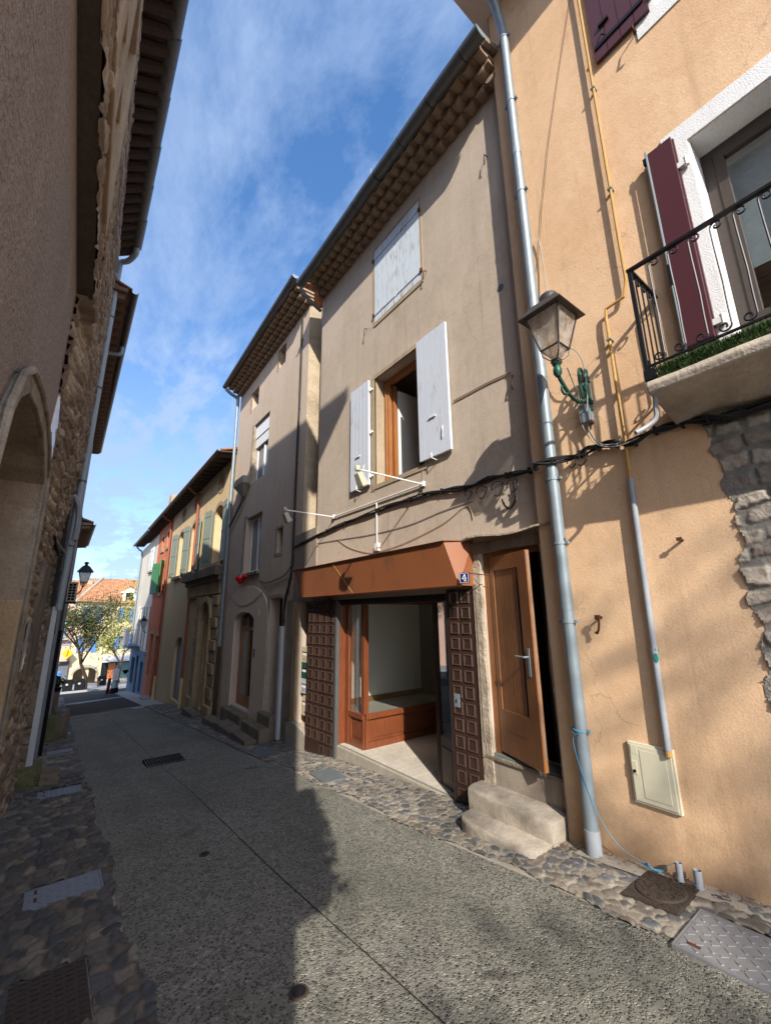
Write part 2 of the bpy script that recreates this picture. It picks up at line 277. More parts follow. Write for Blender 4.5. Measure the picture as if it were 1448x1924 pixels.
    c = m.ramp(cell.outputs[0], [(0, lin(.05, .05, .05)), (.2, lin(.135, .13, .115)), (.4, lin(.235, .222, .19)), (.6, lin(.10, .098, .09)), (.76, lin(.31, .295, .25)), (.94, lin(.38, .36, .30))], 'CONSTANT')
    mk = m.rng(e.outputs['Distance'], .05, .17, 1, 0); keep = m.rng(cell.outputs[1], .8, .82, 0, .9); mk = m.math('MAXIMUM', mk, keep)
    c = m.mix(mk, c, lin(.23, .22, .185)); c = m.mix(m.rng(m.noise(1.1, 5, .6), .4, .72, 0, .35), c, lin(.09, .095, .06)); c = m.mix(m.rng(m.noise(7, 5, .6), .5, .75, 0, .3), c, lin(.06, .06, .05)); c = m.mix(m.rng(m.noise(.9, 6, .6, m.scaled(1.5, .25, 1)), .5, .7, 0, .45), c, lin(.10, .10, .08)); c = m.mix(m.rng(m.noise(2.6, 3, .5, None, 1), .66, .74, 0, .55), c, lin(.045, .042, .04))
    h = m.math('MULTIPLY', m.rng(e.outputs['Distance'], 0, .3), m.math('SUBTRACT', 1., keep)); b = m.bump(h, .0034); b = m.bump(m.noise(160, 3), .0007, 1, b); m.col(c).nrm(b); P['aggregate'] = m.m
    m = MT('asphalt and cobbles', .9); v = m.vor(9, 'F1'); cell = m.n('ShaderNodeSeparateColor'); m.set(cell.inputs[0], v.outputs['Color']); e = m.vor(9, 'DISTANCE_TO_EDGE')
    c = m.mix(m.rng(cell.outputs[0], 0, 1), lin(.10, .085, .07), lin(.2, .18, .155)); c = m.mix(m.rng(e.outputs['Distance'], .03, .1, 1, 0), c, lin(.16, .14, .115)); m.col(c).nrm(m.bump(e.outputs['Distance'], .02)); P['cobble_far'] = m.m
    P['asphalt'] = plain('asphalt', lin(.06, .058, .055), .9, 0, .4, .003, 40); P['paleband'] = plain('pale stone band', lin(.36, .36, .36), .85, 0, .3, .002, 8); P['earth'] = plain('bare ground', lin(.12, .105, .085), .95, 0, .4, .004, 5)
    P['stone_col'] = attr_mat('river cobbles in mortar', .8, 120, .004); P['rubble_col'] = attr_mat('grey rubble masonry', .93, 60, .012)
    P['crack'] = plain('dark joint', lin(.03, .027, .024), .9)
mats()

# ------------------------------------------------------------------ geometry helpers
ORG = {}
class MB:
    def __init__(s): s.v = []; s.f = []
    def add(s, vs, fs): n = len(s.v); s.v += [Vector(v) for v in vs]; s.f += [tuple(i + n for i in f) for f in fs]; return s
    def box(s, x0, x1, y0, y1, z0, z1, M=None):
        vs = [Vector((x, y, z)) for x in (x0, x1) for y in (y0, y1) for z in (z0, z1)]
        if M: vs = [M @ v for v in vs]
        return s.add(vs, [(0, 1, 3, 2), (4, 6, 7, 5), (0, 4, 5, 1), (2, 3, 7, 6), (0, 2, 6, 4), (1, 5, 7, 3)])
    def hexa(s, a, b):   # two quads joined
        return s.add(list(a) + list(b), [(0, 1, 2, 3), (7, 6, 5, 4), (0, 4, 5, 1), (1, 5, 6, 2), (2, 6, 7, 3), (3, 7, 4, 0)])
    def tube(s, pts, r, n=8, cap=True):
        pts = [Vector(p) for p in pts]; rs = r if isinstance(r, (list, tuple)) else [r] * len(pts); base = len(s.v); prev = None
        for i, p in enumerate(pts):
            d = (pts[min(i + 1, len(pts) - 1)] - pts[max(i - 1, 0)]).normalized()
            if prev is None: u = d.orthogonal().normalized()
            else: u = (prev - d * prev.dot(d)).normalized()
            prev = u; w = d.cross(u)
            s.v += [p + (u * math.cos(2 * math.pi * k / n) + w * math.sin(2 * math.pi * k / n)) * rs[i] for k in range(n)]
        for i in range(len(pts) - 1):
            for k in range(n): a = base + i * n + k; b = base + i * n + (k + 1) % n; s.f.append((a, b, b + n, a + n))
        if cap: s.f.append(tuple(base + k for k in range(n))[::-1]); s.f.append(tuple(base + (len(pts) - 1) * n + k for k in range(n)))
        return s
    def half(s, y0, y1, xc, zc, r, t=.006, n=9, M=None, z1=None):   # open half-round gutter along Y
        z1 = zc if z1 is None else z1; o = []
        for (y, zz) in ((y0, zc), (y1, z1)):
            for rr in (r, r - t):
                o += [Vector((xc + rr * math.cos(math.pi + math.pi * k / n), y, zz + rr * math.sin(math.pi + math.pi * k / n))) for k in range(n + 1)]
        m = n + 1; f = []
        for k in range(n): f += [(k, k + 1, 2 * m + k + 1, 2 * m + k), (m + k + 1, m + k, 3 * m + k, 3 * m + k + 1)]
        f += [(0, 2 * m, 3 * m, m), (n, m + n, 3 * m + n, 2 * m + n)]
        return s.add(o, f)
    def prism(s, poly, fn, a, b):   # poly 2D, fn(u,v,w)->xyz, extruded w from a to b
        n = len(poly); vs = [fn(u, v, a) for u, v in poly] + [fn(u, v, b) for u, v in poly]
        tri = tessellate_polygon([[Vector((u, v, 0)) for u, v in poly]])
        return s.add(vs, [tuple(t) for t in tri] + [tuple(i + n for i in t)[::-1] for t in tri] + [(i, (i + 1) % n, n + (i + 1) % n, n + i) for i in range(n)])
    def lathe(s, prof, c, n=14, M=None):
        c = Vector(c); vs = []
        for r, z in prof:
            for k in range(n):
                q = Vector((r * math.cos(2 * math.pi * k / n), r * math.sin(2 * math.pi * k / n), z))
                if M: q = M @ q
                vs.append(c + q)
        fs = [(i * n + k, i * n + (k + 1) % n, (i + 1) * n + (k + 1) % n, (i + 1) * n + k) for i in range(len(prof) - 1) for k in range(n)]
        fs += [tuple(range(n))[::-1], tuple((len(prof) - 1) * n + k for k in range(n))]
        return s.add(vs, fs)
    def build(s, name, mat, parent=None, smooth=False, bevel=0, label=None):
        me = bpy.data.meshes.new(name); org = ORG.get(parent.name, Vector()) if parent else Vector()
        me.from_pydata([tuple(v - org) for v in s.v], [], s.f); me.validate(); me.update()
        bm = bmesh.new(); bm.from_mesh(me); bmesh.ops.recalc_face_normals(bm, faces=bm.faces)
        bm.to_mesh(me); bm.free()
        me.materials.append(PAL[mat] if isinstance(mat, str) else mat)
        if smooth:
            me.polygons.foreach_set('use_smooth', [True] * len(me.polygons))
            try: me.set_sharp_from_angle(angle=R(40))
            except Exception: pass
        o = bpy.data.objects.new(name, me); C.objects.link(o)
        if parent: o.parent = parent
        ORG[o.name] = org
        if bevel: b = o.modifiers.new('bevel', 'BEVEL'); b.width = bevel; b.segments = 2; b.limit_method = 'ANGLE'
        if label: o['label'] = label
        return o
def tag(o, label, cat, group=None, kind=None):
    if label: o['label'] = label
    if cat: o['category'] = cat
    if group: o['group'] = group
    if kind: o['kind'] = kind
    return o
def thing(name, label, cat, loc=(0, 0, 0), group=None):
    o = bpy.data.objects.new(name, None); C.objects.link(o); o.location = loc; o.empty_display_size = .1; ORG[o.name] = Vector(loc)
    return tag(o, label, cat, group)
def struct(name, mb, mat, **k): o = mb.build(name, mat, **k); o['kind'] = 'structure'; return o
def dup(o, delta, label=None, parent=None):
    c = o.copy(); C.objects.link(c)
    if parent is None: c.location = o.location + Vector(delta)
    else: c.parent = parent
    if label: c['label'] = label
    ORG[c.name] = ORG[o.name] + Vector(delta)
    for ch in [x for x in bpy.data.objects if x.parent == o]: dup(ch, delta, None, c)
    return c
def rect(y0, y1, z0, z1): return [(y0, z0), (y1, z0), (y1, z1), (y0, z1)]
def archpoly(y0, y1, z0, zs, zt, n=12):   # opening with an elliptical head
    c = (y0 + y1) / 2; a = (y1 - y0) / 2
    return [(y0, z0), (y1, z0)] + [(c + a * math.cos(math.pi * k / n), zs + (zt - zs) * math.sin(math.pi * k / n)) for k in range(n + 1)]
def wallmb(X, outline, holes, depth, out=-1, mb=None, Xf=None):
    """front face at X (outward direction out along x), slab depth behind it, with reveals"""
    mb = mb or MB(); loops = [outline] + list(holes)
    flat = [p for l in loops for p in l]; tri = tessellate_polygon([[Vector((u, v, 0)) for u, v in l] for l in loops]); n = len(flat)
    Xf = Xf or (lambda u, v: X)
    vs = [(Xf(u, v), u, v) for u, v in flat] + [(Xf(u, v) - out * depth, u, v) for u, v in flat]
    fs = [tuple(t) for t in tri] + [tuple(i + n for i in t) for t in tri]; k = 0
    for l in loops:
        m = len(l); fs += [(k + i, k + (i + 1) % m, n + k + (i + 1) % m, n + k + i) for i in range(m)]; k += m
    return mb.add(vs, fs)
def smoothpath(pts, k=5):
    P = [Vector(p) for p in pts]; out = []
    for i in range(len(P) - 1):
        a, b, c, d = P[max(i - 1, 0)], P[i], P[i + 1], P[min(i + 2, len(P) - 1)]
        for j in range(k):
            t = j / k; out.append(.5 * ((2 * b) + (c - a) * t + (2 * a - 5 * b + 4 * c - d) * t * t + (3 * b - 3 * c + d - a) * t ** 3))
    return out + [P[-1]]
# ground profile along the street
GY = [-30, 1.05, 2.2, 3.76, 6.44, 8.27, 13.05, 20.07, 25.5, 31.5, 42, 56, 70, 300]
GZ = [-1.0, -1.786, -1.90, -2.06, -2.265, -2.46, -2.86, -3.50, -3.98, -4.5, -5.75, -7.05, -7.6, -7.6]
def zg(y): return float(np.interp(y, GY, GZ))
def sheet(x0, x1, y0, y1, dz, mat, name, stepy=.5, kind='structure', x0f=None, x1f=None):
    ys = list(np.arange(y0, y1, stepy)) + [y1]; vs = []; fs = []
    for y in ys: vs += [(x0f(y) if x0f else x0, y, zg(y) + dz), (x1f(y) if x1f else x1, y, zg(y) + dz)]
    for i in range(len(ys) - 1): fs.append((2 * i, 2 * i + 1, 2 * i + 3, 2 * i + 2))
    o = MB().add(vs, fs).build(name, mat)
    if kind: o['kind'] = kind
    return o
# numpy cellular noise for real stone relief
def cells(u, v, seed=0):
    iu = np.floor(u).astype(int); iv = np.floor(v).astype(int); d1 = np.full(u.shape, 9.); d2 = np.full(u.shape, 9.); idc = np.zeros(u.shape)
    for du in (-1, 0, 1):
        for dv in (-1, 0, 1):
            a = iu + du; b = iv + dv
            h = (a * 374761393 + b * 668265263 + seed * 974711) & 0x7fffffff; h = ((h ^ (h >> 13)) * 1274126177) & 0x7fffffff; h ^= h >> 16
            rx = (h & 1023) / 1023.; ry = ((h >> 10) & 1023) / 1023.; rc = ((h >> 20) & 1023) / 1023.
            d = np.hypot(a + .12 + .76 * rx - u, b + .12 + .76 * ry - v); m = d < d1
            d2 = np.where(m, d1, np.minimum(d2, d)); idc = np.where(m, rc, idc); d1 = np.where(m, d, d1)
    return d1, d2, idc
def vnoise(u, v, seed=0):
    iu = np.floor(u).astype(int); iv = np.floor(v).astype(int); fu = u - iu; fv = v - iv; fu = fu * fu * (3 - 2 * fu); fv = fv * fv * (3 - 2 * fv)
    def hh(a, b):
        h = (a * 374761393 + b * 668265263 + seed * 974711) & 0x7fffffff; h = ((h ^ (h >> 13)) * 1274126177) & 0x7fffffff; return ((h ^ (h >> 16)) & 4095) / 4095.
    return (hh(iu, iv) * (1 - fu) + hh(iu + 1, iv) * fu) * (1 - fv) + (hh(iu, iv + 1) * (1 - fu) + hh(iu + 1, iv + 1) * fu) * fv
def blocks(u, v, seed=0):
    v = v + .22 * (vnoise(u * .9, v * .35, seed + 1) - .5) * 2; row = np.floor(v).astype(int); fv = v - row
    hr = (((row * 7919 + seed * 104729) & 0xffff) * 40503 & 0xffff) / 65535.; w = .75 + .7 * hr; uu = u / w + hr * 13.7; col = np.floor(uu).astype(int); fu = uu - col
    def h(a, b, k): q = (a * 374761393 + b * 668265263 + k * 974711) & 0x7fffffff; q = ((q ^ (q >> 13)) * 1274126177) & 0x7fffffff; return ((q ^ (q >> 16)) & 4095) / 4095.
    l = .30 * h(col, row, seed); r = 1 - .30 * h(col + 1, row, seed) * 0; fu2 = np.minimum(fu - 0 * l, 1 - fu); du = fu2 * w * 1.15; dv = np.minimum(fv - .12 * h(col, row, seed + 3), 1 - .12 * h(col, row, seed + 5) - fv)
    k = .12; m = np.clip(.5 + .5 * (dv - du) / k, 0, 1); e = dv * (1 - m) + du * m - k * m * (1 - m); return e * 1.6, h(col, row, seed + 9)
def relief(name, u0, u1, v0, v1, res, cu, cv, fn, height, cols, mortar, mat, seed=1, keep=None, gap=.12, resv=None, coursed=False):
    """grid of real stones: fn(u,v,h)->xyz ; cu,cv = stone size"""
    us = np.arange(u0, u1 + res, res); vs_ = np.arange(v0, v1 + (resv or res), resv or res); U, V = np.meshgrid(us, vs_, indexing='ij')
    wu = U + .28 * cu * (vnoise(U / cu * 1.3, V / cv * 1.3, 5) - .5) * 2; wv = V + .28 * cv * (vnoise(U / cu * 1.3, V / cv * 1.3, 9) - .5) * 2
    if coursed:
        wu = U + .16 * cu * (vnoise(U / cu * 1.6, V / cv * 1.6, 5) - .5) * 2; wv = V + .16 * cv * (vnoise(U / cu * 1.6, V / cv * 1.6, 9) - .5) * 2; e, idc = blocks(wu / cu, wv / cv, seed)
    else:
        d1, d2, idc = cells(wu / cu, wv / cv, seed); e = d2 - d1
    e = e + (vnoise(U / cu * 6, V / cv * 6, 3) - .5) * .12
    s = np.clip((e - gap * .5) / (gap * 1.1), 0, 1); s = s * s * (3 - 2 * s)
    h = s * (height * (.45 + .75 * idc)) + s * height * .7 * (vnoise(U / cu * 3.3, V / cv * 3.3, 12) - .5) + s * height * .4 * (vnoise(U / cu * 9, V / cv * 9, 14) - .5) + height * .3 * (vnoise(U * 1.9, V * 1.9, 8) - .5)
    cols = np.array(cols); ci = (idc * 997 % 1 * len(cols)).astype(int) % len(cols); col = cols[ci] * (.75 + .5 * ((idc * 57.3) % 1))[..., None]
    mc = np.array(mortar) * (.75 + .5 * vnoise(U * 14, V * 14, 4))[..., None]; f = np.clip(s * 1.6 - .2, 0, 1)[..., None]; col = col * f + mc * (1 - f)
    nu, nv = U.shape; verts = [fn(U[i, j], V[i, j], h[i, j]) for i in range(nu) for j in range(nv)]
    faces = []
    for i in range(nu - 1):
        for j in range(nv - 1):
            if keep is None or keep(U[i, j], V[i, j]): a = i * nv + j; faces.append((a, a + 1, a + nv + 1, a + nv))
    me = bpy.data.meshes.new(name); me.from_pydata(verts, [], faces); me.update()
    at = me.color_attributes.new('Col', 'FLOAT_COLOR', 'POINT'); at.data.foreach_set('color', np.concatenate([col, np.ones(col.shape[:2] + (1,))], -1).reshape(-1).astype(np.float32))
    me.polygons.foreach_set('use_smooth', [True] * len(me.polygons)); me.materials.append(PAL[mat])
    o = bpy.data.objects.new(name, me); C.objects.link(o); ORG[o.name] = Vector(); return o

# ================================================================== SETTING
def ground():
    g = []
    ys = [-250, -30, 1.05, 2.2, 3.76, 6.44, 8.27, 13.05, 20.07, 25.5, 31.5, 42, 56, 70, 320]; xs = [-300, -20, -2, 0, 4, 12, 40, 300]
    mb = MB(); mb.add([(x, y, zg(y) - .05) for y in ys for x in xs], [(i * 8 + j, i * 8 + j + 1, (i + 1) * 8 + j + 1, (i + 1) * 8 + j) for i in range(len(ys) - 1) for j in range(7)])
    struct('ground', mb, 'earth')
    sheet(.585, 3.02, -6, 19.6, 0, 'aggregate', 'street', .4)
    sheet(.45, 3.9, 19.6, 31.6, 0, 'asphalt', 'road', .5)
    sheet(-14, 14, 31.6, 41.2, 0, 'asphalt', 'square_road', .5)
    # pale stone bands laid across the road
    for n, (a, b, x0, x1) in enumerate(((18.9, 19.6, .45, 3.75), (25.2, 26.2, .3, 3.5))):
        mb = MB(); mb.add([(x0, a + (0.1 if n else -.2), zg(a) + .006), (x1, a + (.1 if n else .7), zg(a + .7) + .006), (x1, b + .8, zg(b + .8) + .006), (x0, b - .1, zg(b) + .006)], [(0, 1, 2, 3)]); struct('pale_paving_band', mb, 'paleband')
    sheet(3.0, 3.78, 19.8, 31.4, .008, 'paleband', 'far_pavement')
    # raised pavement of the square, with a kerb
    mb = MB(); pts = [(-14, 41.2), (2.6, 41.2), (5.5, 43.5), (14, 43.5), (14, 57), (-14, 57)]
    top = lambda p: (p[0], p[1], zg(p[1]) + .14); bot = lambda p: (p[0], p[1], zg(p[1]) - .1)
    mb.add([top(p) for p in pts] + [bot(p) for p in pts], [(0, 1, 2, 3, 4, 5)] + [(i, (i + 1) % 6, 6 + (i + 1) % 6, 6 + i) for i in range(6)]); struct('square_pavement', mb, 'paleband')
    # expansion joint of the street: a thin sunk line shown as a dark strip
    sheet(1.657, 1.665, -6, 18.9, .003, 'crack', 'street_joint', .4)
    sheet(2.98, 3.84, -6, 19.6, .002, 'concrete', 'mortar_bed', .4); sheet(-.55, .6, -6, 32, .002, 'concrete', 'mortar_bed', .4)
    # cobbled pavements with real stones
    cols = [(.18, .165, .145), (.125, .12, .115), (.26, .225, .18), (.10, .11, .12), (.21, .175, .14), (.33, .29, .235), (.15, .15, .155)]
    P = lambda u, v, h: (u, v, zg(v) + .004 + h)
    hole = [(3.20, 3.61, 1.36, 1.70), (2.90, 3.36, -.6, 1.30), (3.02, 3.44, 5.38, 5.98)]
    ok = lambda u, v: not any(a < u < b and c < v < d for a, b, c, d in hole) and u > 2.985 + .035 * math.sin(v * 3.1) + .02 * math.sin(v * 11)
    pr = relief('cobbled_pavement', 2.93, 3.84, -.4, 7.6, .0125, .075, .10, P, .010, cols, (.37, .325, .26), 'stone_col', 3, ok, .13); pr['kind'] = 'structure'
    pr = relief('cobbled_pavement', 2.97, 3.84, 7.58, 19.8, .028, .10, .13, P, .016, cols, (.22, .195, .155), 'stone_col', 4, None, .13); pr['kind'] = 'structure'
    hole2 = [(.04, .545, 4.50, 4.89), (.04, .545, 7.92, 8.44), (.02, .38, 3.02, 3.62), (.36, .56, 2.4, 2.72)]
    ok2 = lambda u, v: not any(a < u < b and c < v < d for a, b, c, d in hole2) and u < .615 + .03 * math.sin(v * 2.7) + .015 * math.sin(v * 13)
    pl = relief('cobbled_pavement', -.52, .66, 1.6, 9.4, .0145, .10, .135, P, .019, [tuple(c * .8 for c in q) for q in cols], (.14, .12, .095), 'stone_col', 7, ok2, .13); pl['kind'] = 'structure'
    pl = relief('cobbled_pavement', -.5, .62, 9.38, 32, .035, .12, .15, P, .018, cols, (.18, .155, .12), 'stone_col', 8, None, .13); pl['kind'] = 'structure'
    # gutter strip of cement under the orange wall
    sheet(3.5, 3.70, -6, 2.2, .016, 'concrete', 'cement_fillet', .3)
ground()

def checker(name, label, x0, x1, y0, y1, mat, dz=.012, rot=0, pitch=.055, nb=True):
    t = thing(name, label, 'cover', ((x0 + x1) / 2, (y0 + y1) / 2, zg((y0 + y1) / 2)), None); ym = (y0 + y1) / 2
    sl = (zg(y1) - zg(y0)) / (y1 - y0); Z = lambda y: zg(ym) + (y - ym) * sl
    mb = MB(); mb.hexa([(x0, y0, Z(y0) - .03), (x1, y0, Z(y0) - .03), (x1, y1, Z(y1) - .03), (x0, y1, Z(y1) - .03)], [(x0, y0, Z(y0) + dz), (x1, y0, Z(y0) + dz), (x1, y1, Z(y1) + dz), (x0, y1, Z(y1) + dz)])
    ny = int((y1 - y0) / pitch); nx = int((x1 - x0) / pitch)
    for i in range(nx):
        for j in range(ny):
            cx = x0 + (i + .5) * (x1 - x0) / nx; cy = y0 + (j + .5) * (y1 - y0) / ny; a = R(45 if (i + j) % 2 else -45) + rot; L = pitch * .40; w = .0065
            ux, uy = math.cos(a), math.sin(a); q = [(cx + ux * L * s + -uy * w * k, cy + uy * L * s + ux * w * k) for s, k in ((-1, -1), (1, -1), (1, 1), (-1, 1))]
            mb.hexa([(x, y, Z(y) + dz - .001) for x, y in q], [(x * .85 + cx * .15, y * .85 + cy * .15, Z(y) + dz + .003) for x, y in q])
    mb.build('plate', mat, t)
    fr = MB(); w = .014
    for a, b, c, d in ((x0 - w, x1 + w, y0 - w, y0 - .003), (x0 - w, x1 + w, y1 + .003, y1 + w), (x0 - w, x0 - .003, y0 - .003, y1 + .003), (x1 + .003, x1 + w, y0 - .003, y1 + .003)):
        fr.hexa([(a, c, Z(c) - .03), (b, c, Z(c) - .03), (b, d, Z(d) - .03), (a, d, Z(d) - .03)], [(a, c, Z(c) + dz + .001), (b, c, Z(c) + dz + .001), (b, d, Z(d) + dz + .001), (a, d, Z(d) + dz + .001)])
    fr.build('frame', mat, t)
    if nb:
        for yy in (y0 + .12, y1 - .1): MB().box(x0 + .05, x0 + .07, yy, yy + .06, Z(yy) + dz, Z(yy) + dz + .0025).build('lifting_slot', 'rust', t)
    return t
checker('utility_cover', 'large grey chequer plate cover in the sunlit cobbles below the apricot house', 2.92, 3.34, -.35, 1.28, 'steel')
checker('utility_cover', 'pale chequer plate cover in the left pavement nearest the camera, in shade', .055, .53, 4.515, 4.875, 'steel_l')
checker('utility_cover', 'small pale cover in the left pavement in front of the mossy stone', .055, .53, 7.95, 8.4, 'steel_l')
checker('utility_cover', 'narrow pale cover further down the left pavement past the mossy stone', .12, .52, 11.5, 11.85, 'steel_l', .03, 0, .08, False)
checker('utility_cover', 'small pale cover beside the far stone bollards on the left pavement', .15, .55, 14.3, 14.65, 'steel_l', .03, 0, .09, False)
def round_cover():
    t = thing('manhole_cover', 'rusty brown round cover in a square frame before the two pipe stubs', 'cover', (3.4, 1.53, zg(1.53)))
    Z = zg(1.53); Mx = Matrix.Rotation(math.atan((zg(1.7) - zg(1.36)) / .34), 4, 'X')
    mb = MB(); mb.box(-.2, .2, -.165, .165, -.04, .02); f = MB(); f.v = [Mx @ v + Vector((3.405, 1.53, Z)) for v in mb.v]; f.f = mb.f; f.build('frame', 'castiron', t)
    m2 = MB(); m2.lathe([(.15, 0), (.15, .026), (.143, .03), (.01, .032)], (0, 0, 0), 40)
    for k in range(160):
        a = random.uniform(0, 6.28); r = .135 * math.sqrt(random.random()); s = random.uniform(.004, .009); m2.box(r * math.cos(a) - s, r * math.cos(a) + s, r * math.sin(a) - s, r * math.sin(a) + s, .03, .035)
    for k in range(240):
        x = random.uniform(-.19, .19); y = random.uniform(-.155, .155)
        if x * x + y * y > .165 ** 2: s = random.uniform(.004, .008); m2.box(x - s, x + s, y - s, y + s, .019, .024)
    f = MB(); f.v = [Mx @ v + Vector((3.405, 1.53, Z)) for v in m2.v]; f.f = m2.f; f.build('lid', 'castiron', t)
round_cover()
def cast_cover(name, label, x0, x1, y0, y1):
    t = thing(name, label, 'cover', ((x0 + x1) / 2, (y0 + y1) / 2, zg((y0 + y1) / 2))); ym = (y0 + y1) / 2; sl = (zg(y1) - zg(y0)) / (y1 - y0); Z = lambda y: zg(ym) + (y - ym) * sl
    mb = MB(); mb.hexa([(x0, y0, Z(y0) - .03), (x1, y0, Z(y0) - .03), (x1, y1, Z(y1) - .03), (x0, y1, Z(y1) - .03)], [(x0, y0, Z(y0) + .01), (x1, y0, Z(y0) + .01), (x1, y1, Z(y1) + .01), (x0, y1, Z(y1) + .01)])
    for i in range(7):
        for j in range(12):
            cx = x0 + (i + .5) * (x1 - x0) / 7; cy = y0 + (j + .5) * (y1 - y0) / 12; mb.box(cx - .018, cx + .018, cy - .009, cy + .009, Z(cy) + .009, Z(cy) + .016)
    mb.build('lid', 'castiron', t)
cast_cover('cast_iron_cover', 'dark ribbed cast iron cover in the left pavement at the bottom of the picture', .02, .385, 3.02, 3.62)
def valve_lid(name, label, x, y, r):
    t = thing(name, label, 'cover', (x, y, zg(y))); mb = MB(); mb.lathe([(r, -.02), (r, .006), (r * .9, .009)], (x, y, zg(y)), 22); mb.build('rim', 'castiron', t)
    mb = MB(); mb.lathe([(r * .72, .0), (r * .7, .013), (.01, .014)], (x, y, zg(y)), 18); mb.box(x - r * .5, x + r * .5, y - .006, y + .006, zg(y) + .013, zg(y) + .018); mb.build('lid', 'iron', t)
valve_lid('valve_cover', 'small round iron valve cover at the bottom edge of the shaded street', 1.24, 2.44, .052)
valve_lid('valve_cover', 'small round iron valve cover in the middle of the shaded street', 1.31, 4.52, .045)
def grate():
    t = thing('drain_grate', 'black slotted drain grate across the shaded street', 'grate', (1.77, 8.9, zg(8.9)))
    mb = MB()
    for i in range(14):
        x = 1.48 + i * .043; mb.box(x, x + .016, 8.68, 9.12, zg(8.9) - .03, zg(8.9) + .025)
    for y in (8.66, 8.88, 9.12): mb.box(1.46, 2.07, y, y + .02, zg(8.9) - .03, zg(8.9) + .028)
    mb.build('bars', 'iron', t); MB().box(1.46, 2.07, 8.66, 9.14, zg(8.9) - .04, zg(8.9) + .012).build('pit', 'dark', t)
grate()
def flat_slab(label, a, b, c, d, mat='slab'):
    mb = MB(); q = [(p[0], p[1], zg(p[1]) + .022) for p in (a, b, c, d)]; mb.hexa([(x, y, z - .06) for x, y, z in q], q); tag(mb.build('access_slab', mat), label, 'slab')
flat_slab('blue grey slab set in sunlit cobbles in front of the shop', (3.02, 5.40), (3.36, 5.37), (3.44, 5.94), (3.10, 5.98))
flat_slab('dark slab set in the shaded cobbles near the white duct', (3.0, 7.7), (3.34, 7.55), (3.42, 8.2), (3.08, 8.3))

# ================================================================== MAIN HOUSE
XM = 3.8
def genoise(root, X, y0, y1, z0, z1, rows=3, out=-1, step=.14, rise=.10, pitch=.2, mat='genoise', r=.088, name='eave'):
    """rows of canal tiles bedded in mortar, stepping out under the roof; underside lobes run across the wall"""
    mb = MB(); Z = lambda y: z0 + (z1 - z0) * (y - y0) / (y1 - y0); n = int((y1 - y0) / pitch)
    for k in range(rows):
        off = (k % 2) * .5 - .25
        for i in range(-1, n + 1):
            yc = y0 + (i + .5 + off) * (y1 - y0) / n + random.uniform(-.012, .012); a = max(yc - r, y0); b = min(yc + r, y1)
            if b - a < .04: continue
            xa = X + out * (k * step - .02); L = step * 1.02 + random.uniform(-.012, .012); xb = X + out * ((k + 1) * step + random.uniform(-.012, .012)); m = 7; vs = []; zt = Z(yc) + (k + 1) * rise
            for (x, s) in ((xa, .96), (xb, 1.0)):
                for q in range(m + 1):
                    t = math.pi * q / m; yy = min(max(yc - r * s * math.cos(t), y0), y1); vs.append((x, yy, zt - .075 * s * math.sin(t) * 1.15))
            f = [(q, q + 1, m + 1 + q + 1, m + 1 + q) for q in range(m)] + [tuple(range(m, -1, -1)), tuple(range(m + 1, 2 * m + 2))]
            mb.add(vs, f)
        # mortar bed above each row
        xa, xb = X - out * .05, X + out * ((k + 1) * step - .025); 
        mb.hexa([(xa, y0, Z(y0) + (k + 1) * rise - .022), (xb, y0, Z(y0) + (k + 1) * rise - .022), (xb, y1, Z(y1) + (k + 1) * rise - .022), (xa, y1, Z(y1) + (k + 1) * rise - .022)],
                [(xa, y0, Z(y0) + (k + 1) * rise + .03), (xb, y0, Z(y0) + (k + 1) * rise + .03), (xb, y1, Z(y1) + (k + 1) * rise + .03), (xa, y1, Z(y1) + (k + 1) * rise + .03)])
    return mb.build(name, mat, root, smooth=True)
def roof(root, xe, y0, y1, z0, z1, out=-1, depth=5.5, pitch=.2, rise=.32, mat='tile'):
    """sloping roof of canal tiles rising away from the street"""
    mb = MB(); n = max(2, int((y1 - y0) / pitch)); Z = lambda y: z0 + (z1 - z0) * (y - y0) / (y1 - y0); seg = 6; prof = []
    for i in range(n):
        for q in range(seg): t = (i + q / seg) / n; y = y0 + (y1 - y0) * t; prof.append((y, Z(y) + .045 * abs(math.sin(math.pi * (i + q / seg)))))
    prof.append((y1, Z(y1))); m = len(prof); vs = []
    for (x, dz) in ((xe, .02), (xe - out * depth, depth * rise)): vs += [(x, y, z + dz) for y, z in prof]
    for (x, dz) in ((xe, -.02), (xe - out * depth, depth * rise - .1)): vs += [(x, y, Z(y) + dz) for y, z in prof]
    f = []
    for i in range(m - 1): f += [(i, i + 1, m + i + 1, m + i), (2 * m + i, 3 * m + i, 3 * m + i + 1, 2 * m + i + 1), (i, 2 * m + i, 2 * m + i + 1, i + 1), (m + i, m + i + 1, 3 * m + i + 1, 3 * m + i)]
    f += [(0, m, 3 * m, 2 * m), (m - 1, 3 * m - 1, 4 * m - 1, 2 * m - 1)][0:1] + [(m - 1, 3 * m - 1, 4 * m - 1, 2 * m - 1)]
    mb.add(vs, f); return mb.build('roof', mat, root)
def shell(mb, xa, xb, y0, y1, zb, zt, t=.25, back=True):
    """side walls and back behind a facade slab; xa = back of the slab, xb = far side"""
    a, b = min(xa, xb), max(xa, xb); mb.box(a, b, y0, y0 + t, zb, zt); mb.box(a, b, y1 - t, y1, zb, zt)
    if back: (mb.box(b - t, b, y0 + t, y1 - t, zb, zt) if xb > xa else mb.box(a, a + t, y0 + t, y1 - t, zb, zt))
